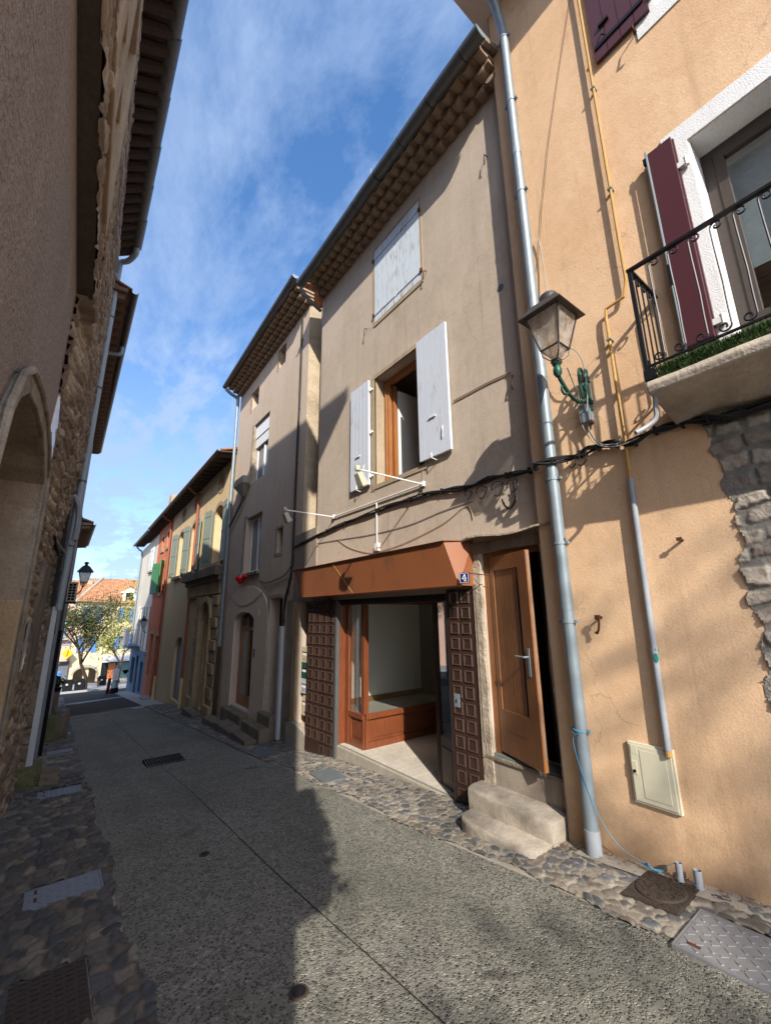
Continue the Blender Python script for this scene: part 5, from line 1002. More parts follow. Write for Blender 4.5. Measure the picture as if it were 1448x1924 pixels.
    for k in range(n):
        q = []
        for kk in (k, k + 1): th = math.pi * kk / n; q.append(((11.12 + 1.6 * math.cos(th), -.18 + .9 * math.sin(th) ** .8), (11.16 + .74 * math.cos(th), -.18 + .23 * math.sin(th))))
        ar.hexa([(3.772, *q[0][0]), (3.772, *q[1][0]), (3.772, *q[1][1]), (3.772, *q[0][1])], [(3.80, *q[0][0]), (3.80, *q[1][0]), (3.80, *q[1][1]), (3.80, *q[0][1])])
    ar.build('arch_surround', 'h2_arch', t)
    MB().box(3.765, 3.80, 11.9, 12.74, -.20, -.16).build('impost', 'h2_arch', t)
    X = 3.95; d = MB()
    for a, b, c, e in ((11.80, 11.90, -2.28, .05), (10.42, 10.52, -2.28, .05), (10.52, 11.8, -.42, -.32), (11.12, 11.22, -2.28, -.42), (10.52, 11.12, -2.28, -2.0), (11.22, 11.8, -2.28, -2.0), (11.70, 11.8, -2.0, -.42), (10.52, 10.60, -2.0, -.42)): d.box(X, X + .06, a, b, c, e)
    do = d.build('glazed_door', 'windowwood', t, bevel=.004); MB().box(X + .02, X + .03, 11.22, 11.70, -2.0, -.42).build('pane', plain('obscure pale glass', lin(.3, .32, .30), .2), do); MB().box(X + .02, X + .03, 10.60, 11.12, -2.0, -.42).build('pane', 'pane_dark', do); MB().box(X + .02, X + .03, 10.52, 11.8, -.32, .1).build('pane', 'pane_dark', do)
    MB().tube([(X - .03, 11.17, -1.32), (X - .05, 11.17, -1.32), (X - .05, 11.28, -1.32)], .01, 6).build('handle', 'zinc', do)
    MB().box(4.05, 4.09, 8.80, 9.5, -2.22, .34).build('side_door', 'dark', t); MB().box(3.785, 3.80, 9.5, 9.62, -2.3, .42).build('door_jamb', 'jambstone', t); MB().box(3.785, 3.80, 8.72, 9.5, .34, .42).build('lintel', 'jambstone', t)
    MB().box(3.76, 3.79, 10.25, 10.33, -1.0, -.82).build('intercom', 'iron', t); MB().prism([(.07 * math.cos(a), .11 * math.sin(a)) for a in np.linspace(0, 5.9, 14)], lambda u, v, w: (w, 10.15 + u, .0 + v), 3.762, 3.772).build('oval_number_plate', 'h2_arch', t)
    # hopper and sloping waste pipe
    h = MB(); h.hexa([(3.58, 11.45, 3.66), (3.8, 11.45, 3.66), (3.8, 12.25, 3.66), (3.58, 12.25, 3.66)], [(3.58, 11.45, 3.86), (3.8, 11.45, 3.86), (3.8, 12.25, 3.86), (3.58, 12.25, 3.86)]); h.hexa([(3.72, 11.75, 3.34), (3.8, 11.75, 3.34), (3.8, 11.9, 3.34), (3.72, 11.9, 3.34)], [(3.585, 11.46, 3.66), (3.8, 11.46, 3.66), (3.8, 12.24, 3.66), (3.585, 12.24, 3.66)]); ho = h.build('rain_hopper', 'concrete', t)
    MB().tube([(3.74, 11.8, 3.36), (3.74, 11.9, 3.2), (3.73, 12.86, 2.62)], .035, 8).build('waste_pipe', 'zinc_dark', ho)
house2()
strands('black cables dropping down the corner of the brown house to the pale duct cover', [(3.76, 8.28, 7.05), (3.77, 8.28, 5), (3.77, 8.30, 3), (3.77, 8.30, 1.6), (3.77, 8.32, .9), (3.77, 8.48, .5), (3.77, 8.62, .2), (3.76, 8.63, -.3)], 4, .018, .012, clips=9)
tag(MB().box(3.71, 3.785, 8.60, 8.72, zg(8.65) + .04, -.26).build('cable_duct', 'duct', bevel=.006), 'pale grey duct cover beside the dark side door of the brown house', 'duct')
cable('thin cable swagged over the plaster arch of the brown house', [(3.77, 8.4, .75), (3.77, 9.3, .66), (3.77, 9.8, .55), (3.76, 10.2, .40), (3.76, 10.7, .27), (3.76, 11.5, .22), (3.76, 12.2, .45), (3.76, 12.8, .8)], .008, 'greycable')
cable('cable from the black riser along the brown house front', [(3.77, 8.32, 1.0), (3.77, 8.7, .82), (3.77, 9.3, .74), (3.77, 9.8, .72), (3.77, 10.2, .8)], .012, 'black')
def redlamp():
    t = thing('red_wall_ornament', 'bright red plastic ornament hanging under the lower window of the brown house', 'ornament', (3.7, 11.85, .8)); c = onX(451, 1087, 3.68)
    MB().lathe([(.02, .08), (.12, .06), (.14, 0), (.05, -.12), (.01, -.16)], c, 10).build('bell', 'redplastic', t, smooth=True); MB().tube([c + Vector((0, 0, .06)), c + Vector((.06, 0, .2)), c + Vector((.12, 0, .2))], .012, 6).build('bracket', 'acbeige', t); MB().box(c.x, c.x + .06, c.y - .42, c.y - .1, c.z + .02, c.z + .1).build('ribbon', 'redplastic', t)
redlamp()
def blockstep(name, label, x0, x1, y0, y1, zt, mat='darkstone', seed=3):
    r = random.Random(seed); mb = MB(); j = lambda: r.uniform(-.02, .02)
    zb = min(zg(y0), zg(y1)) - .1; mb.hexa([(x0 + j(), y0 + j(), zb), (x1, y0, zb), (x1, y1, zb), (x0 + j(), y1 + j(), zb)], [(x0 + .01 + j(), y0 + j(), zt + j() * .5), (x1, y0, zt), (x1, y1, zt), (x0 + j(), y1 + j(), zt + j() * .5)]); return tag(mb.build(name, mat, bevel=.018), label, 'step')
blockstep('stone_step', 'upper stone step at the arched glazed door', 3.58, 3.79, 10.45, 12.0, -2.32, 'stone_block', 1); blockstep('stone_step', 'lower left block of the steps to the arched glazed door', 3.3, 3.58, 11.3, 12.5, -2.62, 'stone_block', 2); blockstep('stone_step', 'lower mossy block of the steps to the arched glazed door', 3.22, 3.58, 9.95, 11.25, -2.50, 'stone_block', 3)
blockstep('stone_step', 'tall stone step right against the dark side door', 3.62, 3.79, 8.78, 9.5, -2.05, 'stone_block', 4); blockstep('stone_step', 'middle stone step before the dark side door', 3.38, 3.62, 8.7, 9.75, -2.24, 'stone_block', 5); blockstep('stone_step', 'lowest chipped step before the dark side door', 3.16, 3.38, 8.8, 9.75, -2.42, 'stone_block', 6)

# ================================================================== HOUSE 3 ochre, portal, red house, white house
def eave_boards(root, X, y0, y1, z0, z1, outx=3.3):
    mb = MB(); n = max(1, int((y1 - y0) / .45)); Z = lambda y: z0 + (z1 - z0) * (y - y0) / (y1 - y0)
    mb.hexa([(X + .1, y0, Z(y0) + .06), (outx, y0, Z(y0) - .03), (outx, y1, Z(y1) - .03), (X + .1, y1, Z(y1) + .06)], [(X + .1, y0, Z(y0) + .10), (outx, y0, Z(y0) + .01), (outx, y1, Z(y1) + .01), (X + .1, y1, Z(y1) + .10)])
    for i in range(n): y = y0 + (i + .5) * (y1 - y0) / n; mb.hexa([(X + .05, y - .04, Z(y) - .06), (outx + .04, y - .04, Z(y) - .10), (outx + .04, y + .04, Z(y) - .10), (X + .05, y + .04, Z(y) - .06)], [(X + .05, y - .04, Z(y) + .058), (outx + .04, y - .04, Z(y) - .025), (outx + .04, y + .04, Z(y) - .025), (X + .05, y + .04, Z(y) + .058)])
    return mb.build('eave', 'eaveboard', root)
EZ = lambda y: 5.04 + (4.62 - 5.04) * (y - 12.4) / 19.6
h3 = thing('ochre_house', 'ochre rendered house with sage shutters, oval attic windows and a stone portal', 'house', (3.8, 17.5, zg(17.5)))
def house3():
    t = h3; wins = [(13.75, 15.05), (17.1, 18.4), (19.5, 20.75)]
    holes = [archpoly(a + .12, b - .12, 1.62, 3.3, 3.62) for a, b in wins]
    for yc in (14.4, 17.83, 20.1): holes.append([(yc + .27 * math.cos(a), 4.42 + .24 * math.sin(a)) for a in np.linspace(0, 6.283, 17)[:-1]])
    holes.append(archpoly(17.8, 19.35, -3.2, -1.35, -.85)); holes.append(archpoly(13.85, 15.15, -2.9, -.2, .42))
    mb = wallmb(XM, [(12.92, -3.9), (22.5, -3.9), (22.5, 4.75), (12.92, 5.0)], holes, .4); shell(mb, 4.2, 9, 12.92, 22.5, -3.9, 4.8); mb.box(4.3, 8.7, 13.2, 22.2, .7, .85); mb.build('wall', 'yellow', t)
    for a, b in wins:
        s = MB(); o_ = archpoly(a, b, 1.62, 3.3, 3.76); i_ = archpoly(a + .12, b - .12, 1.60, 3.3, 3.62)
        lo = o_[1:]; li = i_[1:]
        for k in range(len(lo) - 1): s.hexa([(3.785, *lo[k]), (3.785, *lo[k + 1]), (3.785, *li[k + 1]), (3.785, *li[k])], [(3.81, *lo[k]), (3.81, *lo[k + 1]), (3.81, *li[k + 1]), (3.81, *li[k])])
        s.hexa([(3.785, *o_[0]), (3.785, *o_[-1]), (3.785, *i_[-1]), (3.785, *i_[0])], [(3.81, *o_[0]), (3.81, *o_[-1]), (3.81, *i_[-1]), (3.81, *i_[0])])
        s.build('window_surround', 'cutstone', t); MB().box(3.68, 3.81, a - .1, b + .1, 1.5, 1.62).build('window_sill', 'cutstone', t)
        MB().box(4.08, 4.12, a + .1, b - .1, 1.6, 3.64).build('pane', 'pane_dark', t)
        shutter(t, 3.77, a - .62, a, 1.62, 3.6, 'sage_sh', .035, 4, bars=(.1, .5, .9), hinge=a, ang=R(-5)); shutter(t, 3.77, b, b + .62, 1.62, 3.6, 'sage_sh', .035, 4, bars=(.1, .5, .9), hinge=b, ang=R(9))
    for yc in (14.4, 17.83, 20.1):
        s = MB(); n = 20; A = [(yc + .40 * math.cos(a), 4.42 + .36 * math.sin(a)) for a in np.linspace(0, 6.283, n + 1)]; B = [(yc + .27 * math.cos(a), 4.42 + .24 * math.sin(a)) for a in np.linspace(0, 6.283, n + 1)]
        for k in range(n): s.hexa([(3.78, *A[k]), (3.78, *A[k + 1]), (3.78, *B[k + 1]), (3.78, *B[k])], [(3.81, *A[k]), (3.81, *A[k + 1]), (3.81, *B[k + 1]), (3.81, *B[k])])
        s.build('oval_surround', 'cutstone', t); MB().box(4.0, 4.03, yc - .28, yc + .28, 4.16, 4.68).build('pane', 'pane_dark', t)
    eave_boards(t, XM, 12.95, 22.6, EZ(12.95), EZ(22.6)); roof(t, 3.33, 12.95, 22.6, EZ(12.95) + .06, EZ(22.6) + .06)
    MB().half(12.95, 22.6, 3.27, EZ(12.95) + .04, .07, z1=EZ(22.6) + .04).build('gutter', 'copper_edge', t, smooth=True)
    for y in (17.2, 22.5): MB().tube(smoothpath([(3.28, y, EZ(y)), (3.45, y, EZ(y) - .2), (3.7, y, EZ(y) - .35), (3.715, y, EZ(y) - .6), (3.715, y, 0), (3.715, y, zg(y) + 1.0)], 4), .048, 8).build('downpipe', 'redpipe', t, smooth=True); MB().tube([(3.715, y, zg(y) - .05), (3.715, y, zg(y) + 1.02)], .055, 8).build('pipe_foot', 'yellow', t)
    # stone portal with cornice
    p = MB()
    p.prism([(13.05, 1.16), (17.55, 1.16), (17.6, 1.45), (13.0, 1.45)], lambda u, v, w: (w, u, v), 3.44, 3.80); p.prism([(13.1, 1.0), (17.5, 1.0), (17.55, 1.16), (13.05, 1.16)], lambda u, v, w: (w, u, v), 3.58, 3.80)
    p.build('portal_cornice', 'darkstone', t, bevel=.02); p = MB(); p.box(3.66, 3.8, 13.2, 17.4, .62, 1.0); p.box(3.70, 3.8, 15.2, 17.4, .55, .62); p.build('portal_frieze', 'ochrestone', t, bevel=.01)
    for col in (0, 1):
        q = MB(); z = -2.7; k = 0; q.box(3.70, 3.8, 13.2 if not col else 15.25, 13.78 if not col else 15.7, -2.7, .6)
        while z < .6:
            h = .33; w0 = 13.22 if k % 2 else 13.12; q.box(3.63 if k % 2 else 3.66, 3.8, *((w0, 13.78) if not col else (15.25, 15.75)), z, z + h - .025); z += h; k += 1
        q.build('pilaster', 'ochrestone', t, bevel=.02)
    s = MB(); o_ = archpoly(13.78, 15.25, -2.9, -.2, .58); i_ = archpoly(13.92, 15.08, -2.9, -.2, .40)
    for a_, b_ in zip(range(1, len(o_) - 1), range(2, len(o_))): s.hexa([(3.60, *o_[a_]), (3.60, *o_[b_]), (3.60, *i_[b_]), (3.60, *i_[a_])], [(3.81, *o_[a_]), (3.81, *o_[b_]), (3.81, *i_[b_]), (3.81, *i_[a_])])
    s.hexa([(3.6, *o_[0]), (3.6, *o_[-1]), (3.6, *i_[-1]), (3.6, *i_[0])], [(3.81, *o_[0]), (3.81, *o_[-1]), (3.81, *i_[-1]), (3.81, *i_[0])]); s.build('portal_arch', 'ochrestone', t, bevel=.02)
    MB().box(3.58, 3.8, 13.1, 13.8, -3.1, -2.55).build('portal_base', 'ochrestone', t, bevel=.02); MB().box(3.58, 3.8, 15.2, 15.8, -3.3, -2.6).build('portal_base', 'ochrestone', t, bevel=.02)
    dd = MB(); dd.box(3.97, 4.0, 13.85, 15.15, -2.9, .42); dd.build('portal_door', 'dark', t); gr = MB()
    for i in range(9): gr.tube([(3.93, 13.95 + i * .14, -2.8), (3.93, 13.95 + i * .14, .2)], .012, 5)
    for i in range(6): gr.tube([(3.93, 13.9, -2.5 + i * .5), (3.93, 15.1, -2.5 + i * .5)], .01, 5)
    gr.build('door_grille', 'iron', t)
    MB().box(3.92, 3.96, 17.85, 19.35, -3.2, -.85).build('garage_door', plain('blue grey plank door', lin(.22, .25, .27), .6), t)
    ch = onX(334, 935, 4.8); MB().box(4.4, 5.1, ch.y - .3, ch.y + .5, 4.8, ch.z + .1).build('chimney', 'cutstone', t)
house3()
blockstep('stone_step', 'broad stone step below the dark portal of the ochre house', 3.35, 3.62, 13.9, 15.2, -2.82, 'stone_block', 7)
h4 = thing('red_house', 'brick red rendered house with green shutters, between the ochre and the white house', 'house', (3.8, 24.4, zg(24.4)))
def house4():
    t = h4; holes = [rect(23.0, 23.7, 3.35, 4.15), rect(24.5, 25.15, 3.35, 4.1), rect(23.75, 24.85, 1.05, 2.7), rect(23.0, 23.9, -3.9, -1.0), rect(24.6, 25.5, -3.0, -.95)]
    mb = wallmb(XM, [(22.5, -4.6), (26.3, -4.6), (26.3, 4.6), (22.5, 4.7)], holes, .35); shell(mb, 4.15, 9, 22.5, 26.3, -4.6, 4.6); mb.build('wall', 'red', t)
    for a, b, c, d in ((23.0, 23.7, 3.35, 4.15), (24.5, 25.15, 3.35, 4.1), (23.75, 24.85, 1.05, 2.7), (23.0, 23.9, -3.9, -1.0), (24.6, 25.5, -3.0, -.95)):
        s = MB(); s.box(3.785, 3.8, a - .14, a, c - .1, d + .15); s.box(3.785, 3.8, b, b + .14, c - .1, d + .15); s.box(3.786, 3.8, a, b, d, d + .14); s.box(3.75, 3.8, a - .1, b + .1, c - .12, c) if c > -2 else None; s.build('window_surround', 'cutstone', t); MB().box(4.0, 4.03, a, b, c, d).build('pane', 'pane_dark', t)
    shutter(t, 3.77, 24.98, 25.75, 1.1, 2.7, 'green_sh', .04, 4, hinge=24.98, ang=R(15)); shutter(t, 3.77, 25.85, 26.5, 1.1, 2.68, 'green_sh', .04, 4, hinge=25.85, ang=R(7)); shutter(t, 3.77, 23.1, 23.75, 1.1, 2.7, 'green_sh', .04, 4, hinge=23.75, ang=R(-20))
    eave_boards(t, XM, 22.6, 26.3, EZ(22.6), EZ(26.3)); roof(t, 3.33, 22.6, 26.3, EZ(22.6) + .06, EZ(26.3) + .06); MB().half(22.6, 26.6, 3.27, EZ(22.6) + .04, .07, z1=EZ(26.6) + .04).build('gutter', 'copper_edge', t, smooth=True)
house4()
blockstep('stone_step', 'pale step at the doorway of the brick red house', 3.4, 3.79, 23.0, 24.0, -3.72, 'concrete', 8)
h5 = thing('white_house', 'greying cream house with white shutters above a slate blue shop front', 'house', (3.8, 29.5, zg(29.5)))
def house5():
    t = h5; holes = [rect(27.4, 28.6, 2.55, 3.9), rect(27.0, 27.9, -1.9, .45), rect(29.2, 30.2, -1.9, .45)]
    mb = wallmb(XM, [(26.3, -1.95), (32.6, -1.95), (32.6, 4.3), (26.3, 4.5)], holes, .3); shell(mb, 4.1, 9, 26.3, 32.6, -1.95, 4.3); mb.build('wall', 'white_house', t)
    lo = wallmb(XM + .0, [(26.3, -5.2), (32.6, -5.2), (32.6, -1.96), (26.3, -1.96)], [rect(27.0, 27.9, -4.1, -2.5), rect(28.7, 29.6, -4.4, -2.3), rect(30.2, 31.6, -4.0, -2.5)], .3); shell(lo, 4.1, 9, 26.3, 32.6, -5.2, -1.96); lo.build('shop_front', 'blue_front', t)
    for a, b, c, d in ((27.0, 27.9, -4.1, -2.5), (28.7, 29.6, -4.4, -2.3), (30.2, 31.6, -4.0, -2.5), (27.0, 27.9, -1.9, .45), (29.2, 30.2, -1.9, .45)): MB().box(3.92, 3.95, a, b, c, d).build('pane', 'pane_dark', t)
    MB().box(3.76, 3.8, 26.3, 32.6, -2.1, -1.93).build('shop_cornice', 'blue_front', t)
    shutter(t, 3.78, 27.4, 28.6, 2.55, 3.9, 'white_sh', .04, 6); shutter(t, 3.77, 26.35, 26.95, -1.8, .5, 'white_sh', .04, 4); shutter(t, 3.77, 28.5, 29.15, -1.8, .5, 'white_sh', .04, 4); shutter(t, 3.77, 30.25, 30.9, -1.8, .5, 'white_sh', .04, 4)
    MB().box(3.70, 3.8, 27.3, 28.7, 2.42, 2.5).build('window_sill', 'cutstone', t)
    eave_boards(t, XM, 26.3, 32.7, EZ(26.3) - .05, EZ(32.7)); roof(t, 3.33, 26.3, 32.8, EZ(26.3), EZ(32.7) + .04); MB().half(26.6, 32.8, 3.27, EZ(26.6), .07, z1=EZ(32.7) + .02).build('gutter', 'zinc_dark', t, smooth=True)
    MB().tube(smoothpath([(3.3, 32.4, EZ(32)), (3.55, 32.35, 4.3), (3.72, 32.3, 4.1), (3.72, 32.3, 3), (3.72, 32.2, -1.9)], 4), .05, 8).build('downpipe', 'zinc', t, smooth=True)
    b = MB(); b.box(3.18, 3.8, 28.6, 31.3, -1.82, -1.70); bo = b.build('balcony', 'blue_front', t); r = MB()
    r.box(3.18, 3.21, 28.6, 31.3, -.84, -.80); r.box(3.2, 3.8, 28.6, 28.63, -.84, -.80); 
    for i in range(24): y = 28.62 + i * .115; r.box(3.185, 3.2, y, y + .015, -1.7, -.84)
    for i in range(5): x = 3.25 + i * .12; r.box(x, x + .015, 28.6, 28.615, -1.7, -.84)
    r.build('railing', 'white', bo); MB().box(3.16, 3.19, 30.3, 31.35, -1.78, -.78).build('screen', 'pvcwhite', bo)
house5()
def wall_lamp(name, label, X, Y, c, s, wallx):
    t = thing(name, label, 'street lamp', (wallx, Y, c.z - .3)); b = MB(); d = 1 if wallx > c.x else -1
    b.tube(smoothpath([(wallx, Y, c.z - .12), (c.x + d * .35, Y, c.z - .26), (c.x + d * .1, Y, c.z - .2), (c.x, Y, c.z + .03)], 5), .018, 7); b.tube(smoothpath([(wallx - d * .05, Y, c.z - .15), (c.x + d * .35, Y, c.z - .02), (c.x + d * .3, Y, c.z - .14)], 4), .011, 6); b.box(min(wallx, wallx - d * .03), max(wallx, wallx - d * .03), Y - .04, Y + .04, c.z - .3, c.z + .05); b.build('bracket', 'iron', t)
    lantern(t, c, s, 'iron', 'frost', top_ball=True)
wall_lamp('street_lamp', 'black lantern on a bracket on the white house over the slate blue shop', 3.5, 26.6, onY(268, 1181, 26.6), .85, 3.8)

# ================================================================== LEFT SIDE
la = thing('stucco_house', 'tall left hand house, coarse brown roughcast with an arched doorway, rubble masonry above', 'house', (-.4, 4, zg(4)))
XL = lambda y: -.438 + .02 * y
def ss(a, b, x): t = min(1, max(0, (x - a) / (b - a))); return t * t * (3 - 2 * t)
XU = lambda y: -.350 + .0305 * y
def XA(y, z): f = 1 if z > 3.38 else ss(.4, 3.3, z) * ss(5.15, 6.3, y); return XL(y) + (XU(y) - XL(y)) * f
def left_a():
    t = la
    # lower roughcast wall with the arched opening
    n = 14; c0, c1 = 2.62, 5.05
    head = [(c1, -2.35), (c1, 1.0), (4.98, 1.22), (4.6, 1.38), (4.1, 1.44), (3.6, 1.42), (3.15, 1.33), (2.9, 1.18), (2.72, .95), (c0, .6), (c0, -2.0)]
    mb = wallmb(0, [(-1.1, -2.9), (5.85, -2.9), (5.80, .9), (5.55, 1.6), (5.38, 2.3), (5.26, 3.3), (5.22, 3.40), (-1.1, 3.40)], [head], .55, 1, Xf=lambda u, v: XL(u)); mb.build('roughcast_wall', 'left_stucco', t)
    # moulded stone arch round it
    s = MB(); o_ = [(5.30, -2.5), (5.30, 1.1), (5.22, 1.42), (4.75, 1.60), (4.15, 1.66), (3.5, 1.62), (3.02, 1.53), (2.74, 1.36), (2.55, 1.08), (2.46, .6), (2.46, -2.0)]
    o_ = [(a[0] * .55 + b[0] * .45, a[1] * .55 + b[1] * .45) for a, b in zip(o_, head)]
    for k in range(len(head) - 1):
        A, B, Cc, D = o_[k], o_[k + 1], head[k + 1], head[k]; s.hexa([(XL(p[0]) + .035, p[0], p[1]) for p in (A, B, Cc, D)], [(XL(p[0]) - .03, p[0], p[1]) for p in (A, B, Cc, D)])
    gs = stucco('grey weathered arch stone', lin(.37, .325, .27), lin(.12, .105, .085), 26, .02, 2.6, lin(.46, .41, .34), .8, .9, 0, None, .5)
    ars = s.build('arch_surround', gs, t, bevel=.012); rr = [(XL(p[0]) + .04, p[0] + (.012 if p[0] > 3.9 else -.012), p[1] + .012) for p in o_]; MB().tube(rr, .022, 8).build('outer_roll', gs, ars, smooth=True)
    r = MB(); hi = [(p[0] + (-.004 if p[0] > 4 else .004), p[1] - (.004 if p[1] > 0 else 0)) for p in head]
    for k in range(len(hi) - 1): r.hexa([(XL(hi[k][0]) + .0, *hi[k]), (XL(hi[k + 1][0]) + .0, *hi[k + 1]), (XL(hi[k + 1][0]) - .5, *hi[k + 1]), (XL(hi[k][0]) - .5, *hi[k])], [(XL(hi[k][0]), hi[k][0] * .999 + .004, hi[k][1] * 1.002), (XL(hi[k + 1][0]), hi[k + 1][0] * .999 + .004, hi[k + 1][1] * 1.002), (XL(hi[k + 1][0]) - .5, hi[k + 1][0] * .999 + .004, hi[k + 1][1] * 1.002), (XL(hi[k][0]) - .5, hi[k][0] * .999 + .004, hi[k][1] * 1.002)])
    r.build('arch_reveal', stucco('lit tone arch reveal', lin(.42, .345, .265), lin(.2, .16, .12), 22, .012, 2.2, None, .6, .8), t)  # lit look of the reveal put into a lighter colour than the front
    MB().box(-.95, -.85, 2.5, 5.2, -2.6, 1.6).build('door_leaf', plain('grey brown door', lin(.16, .13, .11), .8, 0, .3), t)
    MB().box(-.88, XL(2.4) + .02, 2.35, 2.47, .15, .32).build('iron_bracket', 'iron', t)
    # ochre lower stones of the jamb, niche
    s = MB(); s.hexa([(XL(5) + .03, 5.02, -2.6), (XL(5.9) + .03, 5.9, -2.6), (XL(5.9) + .03, 5.78, .15), (XL(5) + .03, 5.02, .15)], [(XL(5) - .3, 5.04, -2.6), (XL(5.9) - .3, 5.9, -2.6), (XL(5.9) - .3, 5.78, .15), (XL(5) - .3, 5.04, .15)]); s.build('jamb_stone', 'ochrestone', t, bevel=.015)
    # rubble masonry: flared upward, and the upper storey over the roughcast
    def grid(y0, y1, z0, z1, ny, nz, fx):
        m = MB(); vs = [(fx(y0 + (y1 - y0) * i / ny, z0 + (z1 - z0) * j / nz), y0 + (y1 - y0) * i / ny, z0 + (z1 - z0) * j / nz) for i in range(ny + 1) for j in range(nz + 1)]; N_ = len(vs); vs += [(x - .3, y, z) for x, y, z in vs]
        f = [(i * (nz + 1) + j, i * (nz + 1) + j + 1, (i + 1) * (nz + 1) + j + 1, (i + 1) * (nz + 1) + j) for i in range(ny) for j in range(nz)]; f += [tuple(a + N_ for a in q) for q in f]
        bd = [i * (nz + 1) for i in range(ny + 1)] + [ny * (nz + 1) + j for j in range(1, nz + 1)] + [i * (nz + 1) + nz for i in range(ny - 1, -1, -1)] + [j for j in range(nz - 1, 0, -1)]
        f += [(bd[k], bd[(k + 1) % len(bd)], bd[(k + 1) % len(bd)] + N_, bd[k] + N_) for k in range(len(bd))]; m.v = [Vector(v) for v in vs]; m.f = f; return m
    # real stone relief for the rubble
    P = lambda u, v, h: (XA(u, v) + max(h, 0) - .004, u, v)
    cols = [(.36, .275, .195), (.29, .215, .155), (.42, .33, .24), (.25, .175, .135), (.36, .29, .21), (.47, .38, .28)]
    edge = lambda v: 4.82 + (.0 if v > 3.0 else min(.75, (3.0 - v) * .33)) + .06 * math.sin(v * 7) + .03 * math.sin(v * 19)
    arch2 = lambda u, v: 6.55 < u < 7.75 and v < .32 + .32 * math.sqrt(max(0, 1 - ((u - 7.15) / .6) ** 2)) and v > -.6
    o = relief('rubble_wall', 5.0, 9.02, -2.75, 7.2, .026, .32, .12, P, .034, cols, (.33, .275, .215), 'rubble_col', 31, lambda u, v: u > edge(v), .13, .022, True); o.parent = t; o.location = -ORG[t.name]; ORG[o.name] = ORG[t.name]
    o = relief('upper_rubble_wall', 1.2, 5.03, 3.37, 7.2, .022, .32, .12, lambda u, v, h: (XU(u) + max(h, 0) + .002, u, v), .028, cols, (.33, .275, .215), 'rubble_col', 33, lambda u, v: not (2.75 < u < 4.55 and 3.9 < v < 6.2), .13, None, True); o.parent = t; o.location = -ORG[t.name]; ORG[o.name] = ORG[t.name]
    b = MB(); b.box(-3.5, -.75, -1.1, 9.0, -2.9, 7.3); b.hexa([(-.8, 5.3, -2.9), (XL(5.3) - .08, 5.3, -2.9), (XL(9) - .08, 9.0, -2.9), (-.8, 9.0, -2.9)], [(-.8, 5.3, 7.2), (XL(5.3) - .06, 5.3, 7.2), (XL(9) - .06, 9.0, 7.2), (-.8, 9.0, 7.2)]); b.hexa([(-.8, -1.1, 3.4), (XL(-1) + .0, -1.1, 3.4), (XU(5) - .05, 5.35, 3.4), (-.8, 5.35, 3.4)], [(-.8, -1.1, 7.2), (XL(-1), -1.1, 7.2), (XU(5) - .05, 5.35, 7.2), (-.8, 5.35, 7.2)])
    b.box(-5, -.39, -1.1, 3.9, 7.2, 9.2); b.build('wall_core', 'rubble_left', t)
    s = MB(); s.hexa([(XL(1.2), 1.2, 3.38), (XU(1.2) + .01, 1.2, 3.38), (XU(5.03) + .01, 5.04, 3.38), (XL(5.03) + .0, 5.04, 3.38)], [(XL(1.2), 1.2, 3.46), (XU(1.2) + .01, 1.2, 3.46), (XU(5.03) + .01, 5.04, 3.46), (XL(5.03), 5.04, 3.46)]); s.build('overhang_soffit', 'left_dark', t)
    # mullioned upper window in cut stone
    f = MB()
    def ub(y0, y1, z0, z1, d0, d1, m=f): m.hexa([(XU(y0) + d0, y0, z0), (XU(y1) + d0, y1, z0), (XU(y1) + d1, y1, z0), (XU(y0) + d1, y0, z0)], [(XU(y0) + d0, y0, z1), (XU(y1) + d0, y1, z1), (XU(y1) + d1, y1, z1), (XU(y0) + d1, y0, z1)])
    ub(2.7, 2.95, 3.85, 6.2, .05, -.35); ub(4.3, 4.62, 3.85, 6.25, .05, -.35); ub(2.95, 4.3, 3.75, 3.98, .06, -.35); ub(3.52, 3.72, 3.98, 6.1, .03, -.2); ub(2.9, 4.4, 6.1, 6.3, .05, -.35); ub(2.95, 4.3, 5.05, 5.2, .02, -.2); f.build('window_surround', 'cutstone', t, bevel=.015)
    g = MB(); ub(2.95, 4.3, 3.98, 6.1, -.22, -.26, g); g.build('boarded_infill', 'concrete', t)
    # eave with tile soffit and gutter
    e = MB(); e.hexa([(XU(1) - .1, 3.9, 7.15), (.13, 3.9, 7.42), (.21, 8.98, 7.42), (XU(8.98) - .1, 8.98, 7.15)], [(XU(1) - .1, 3.9, 7.3), (.13, 3.9, 7.5), (.21, 8.98, 7.5), (XU(8.98) - .1, 8.98, 7.3)])
    for i in range(22): y = 4.0 + i * .23; e.tube([(XU(y) - .05, y, 7.16), (.12, y, 7.40)], .075, 8)
    e.build('eave', plain('dark tile soffit', lin(.055, .04, .034), .9, 0, .6), t); roof(t, .17, 3.9, 9.0, 7.52, 7.52, 1)
    g = MB(); ys = np.linspace(3.9, 8.75, 7)
    for i in range(6): g.half(ys[i], ys[i + 1] + .02, .15 + .0145 * (ys[i] - 4.3), 7.47, .105 + .003 * (i % 2), .005, 10)
    g.build('gutter', 'zinc_dark', t, smooth=True)
    e = MB(); e.hexa([(-.4, -1.3, 9.1), (.24, -1.3, 9.3), (.30, 3.95, 9.3), (-.4, 3.95, 9.1)], [(-.4, -1.3, 9.3), (.24, -1.3, 9.55), (.30, 3.95, 9.55), (-.4, 3.95, 9.3)]); e.build('upper_eave', 'eaveboard', t); roof(t, .24, -1.3, 3.95, 9.5, 9.5, 1)
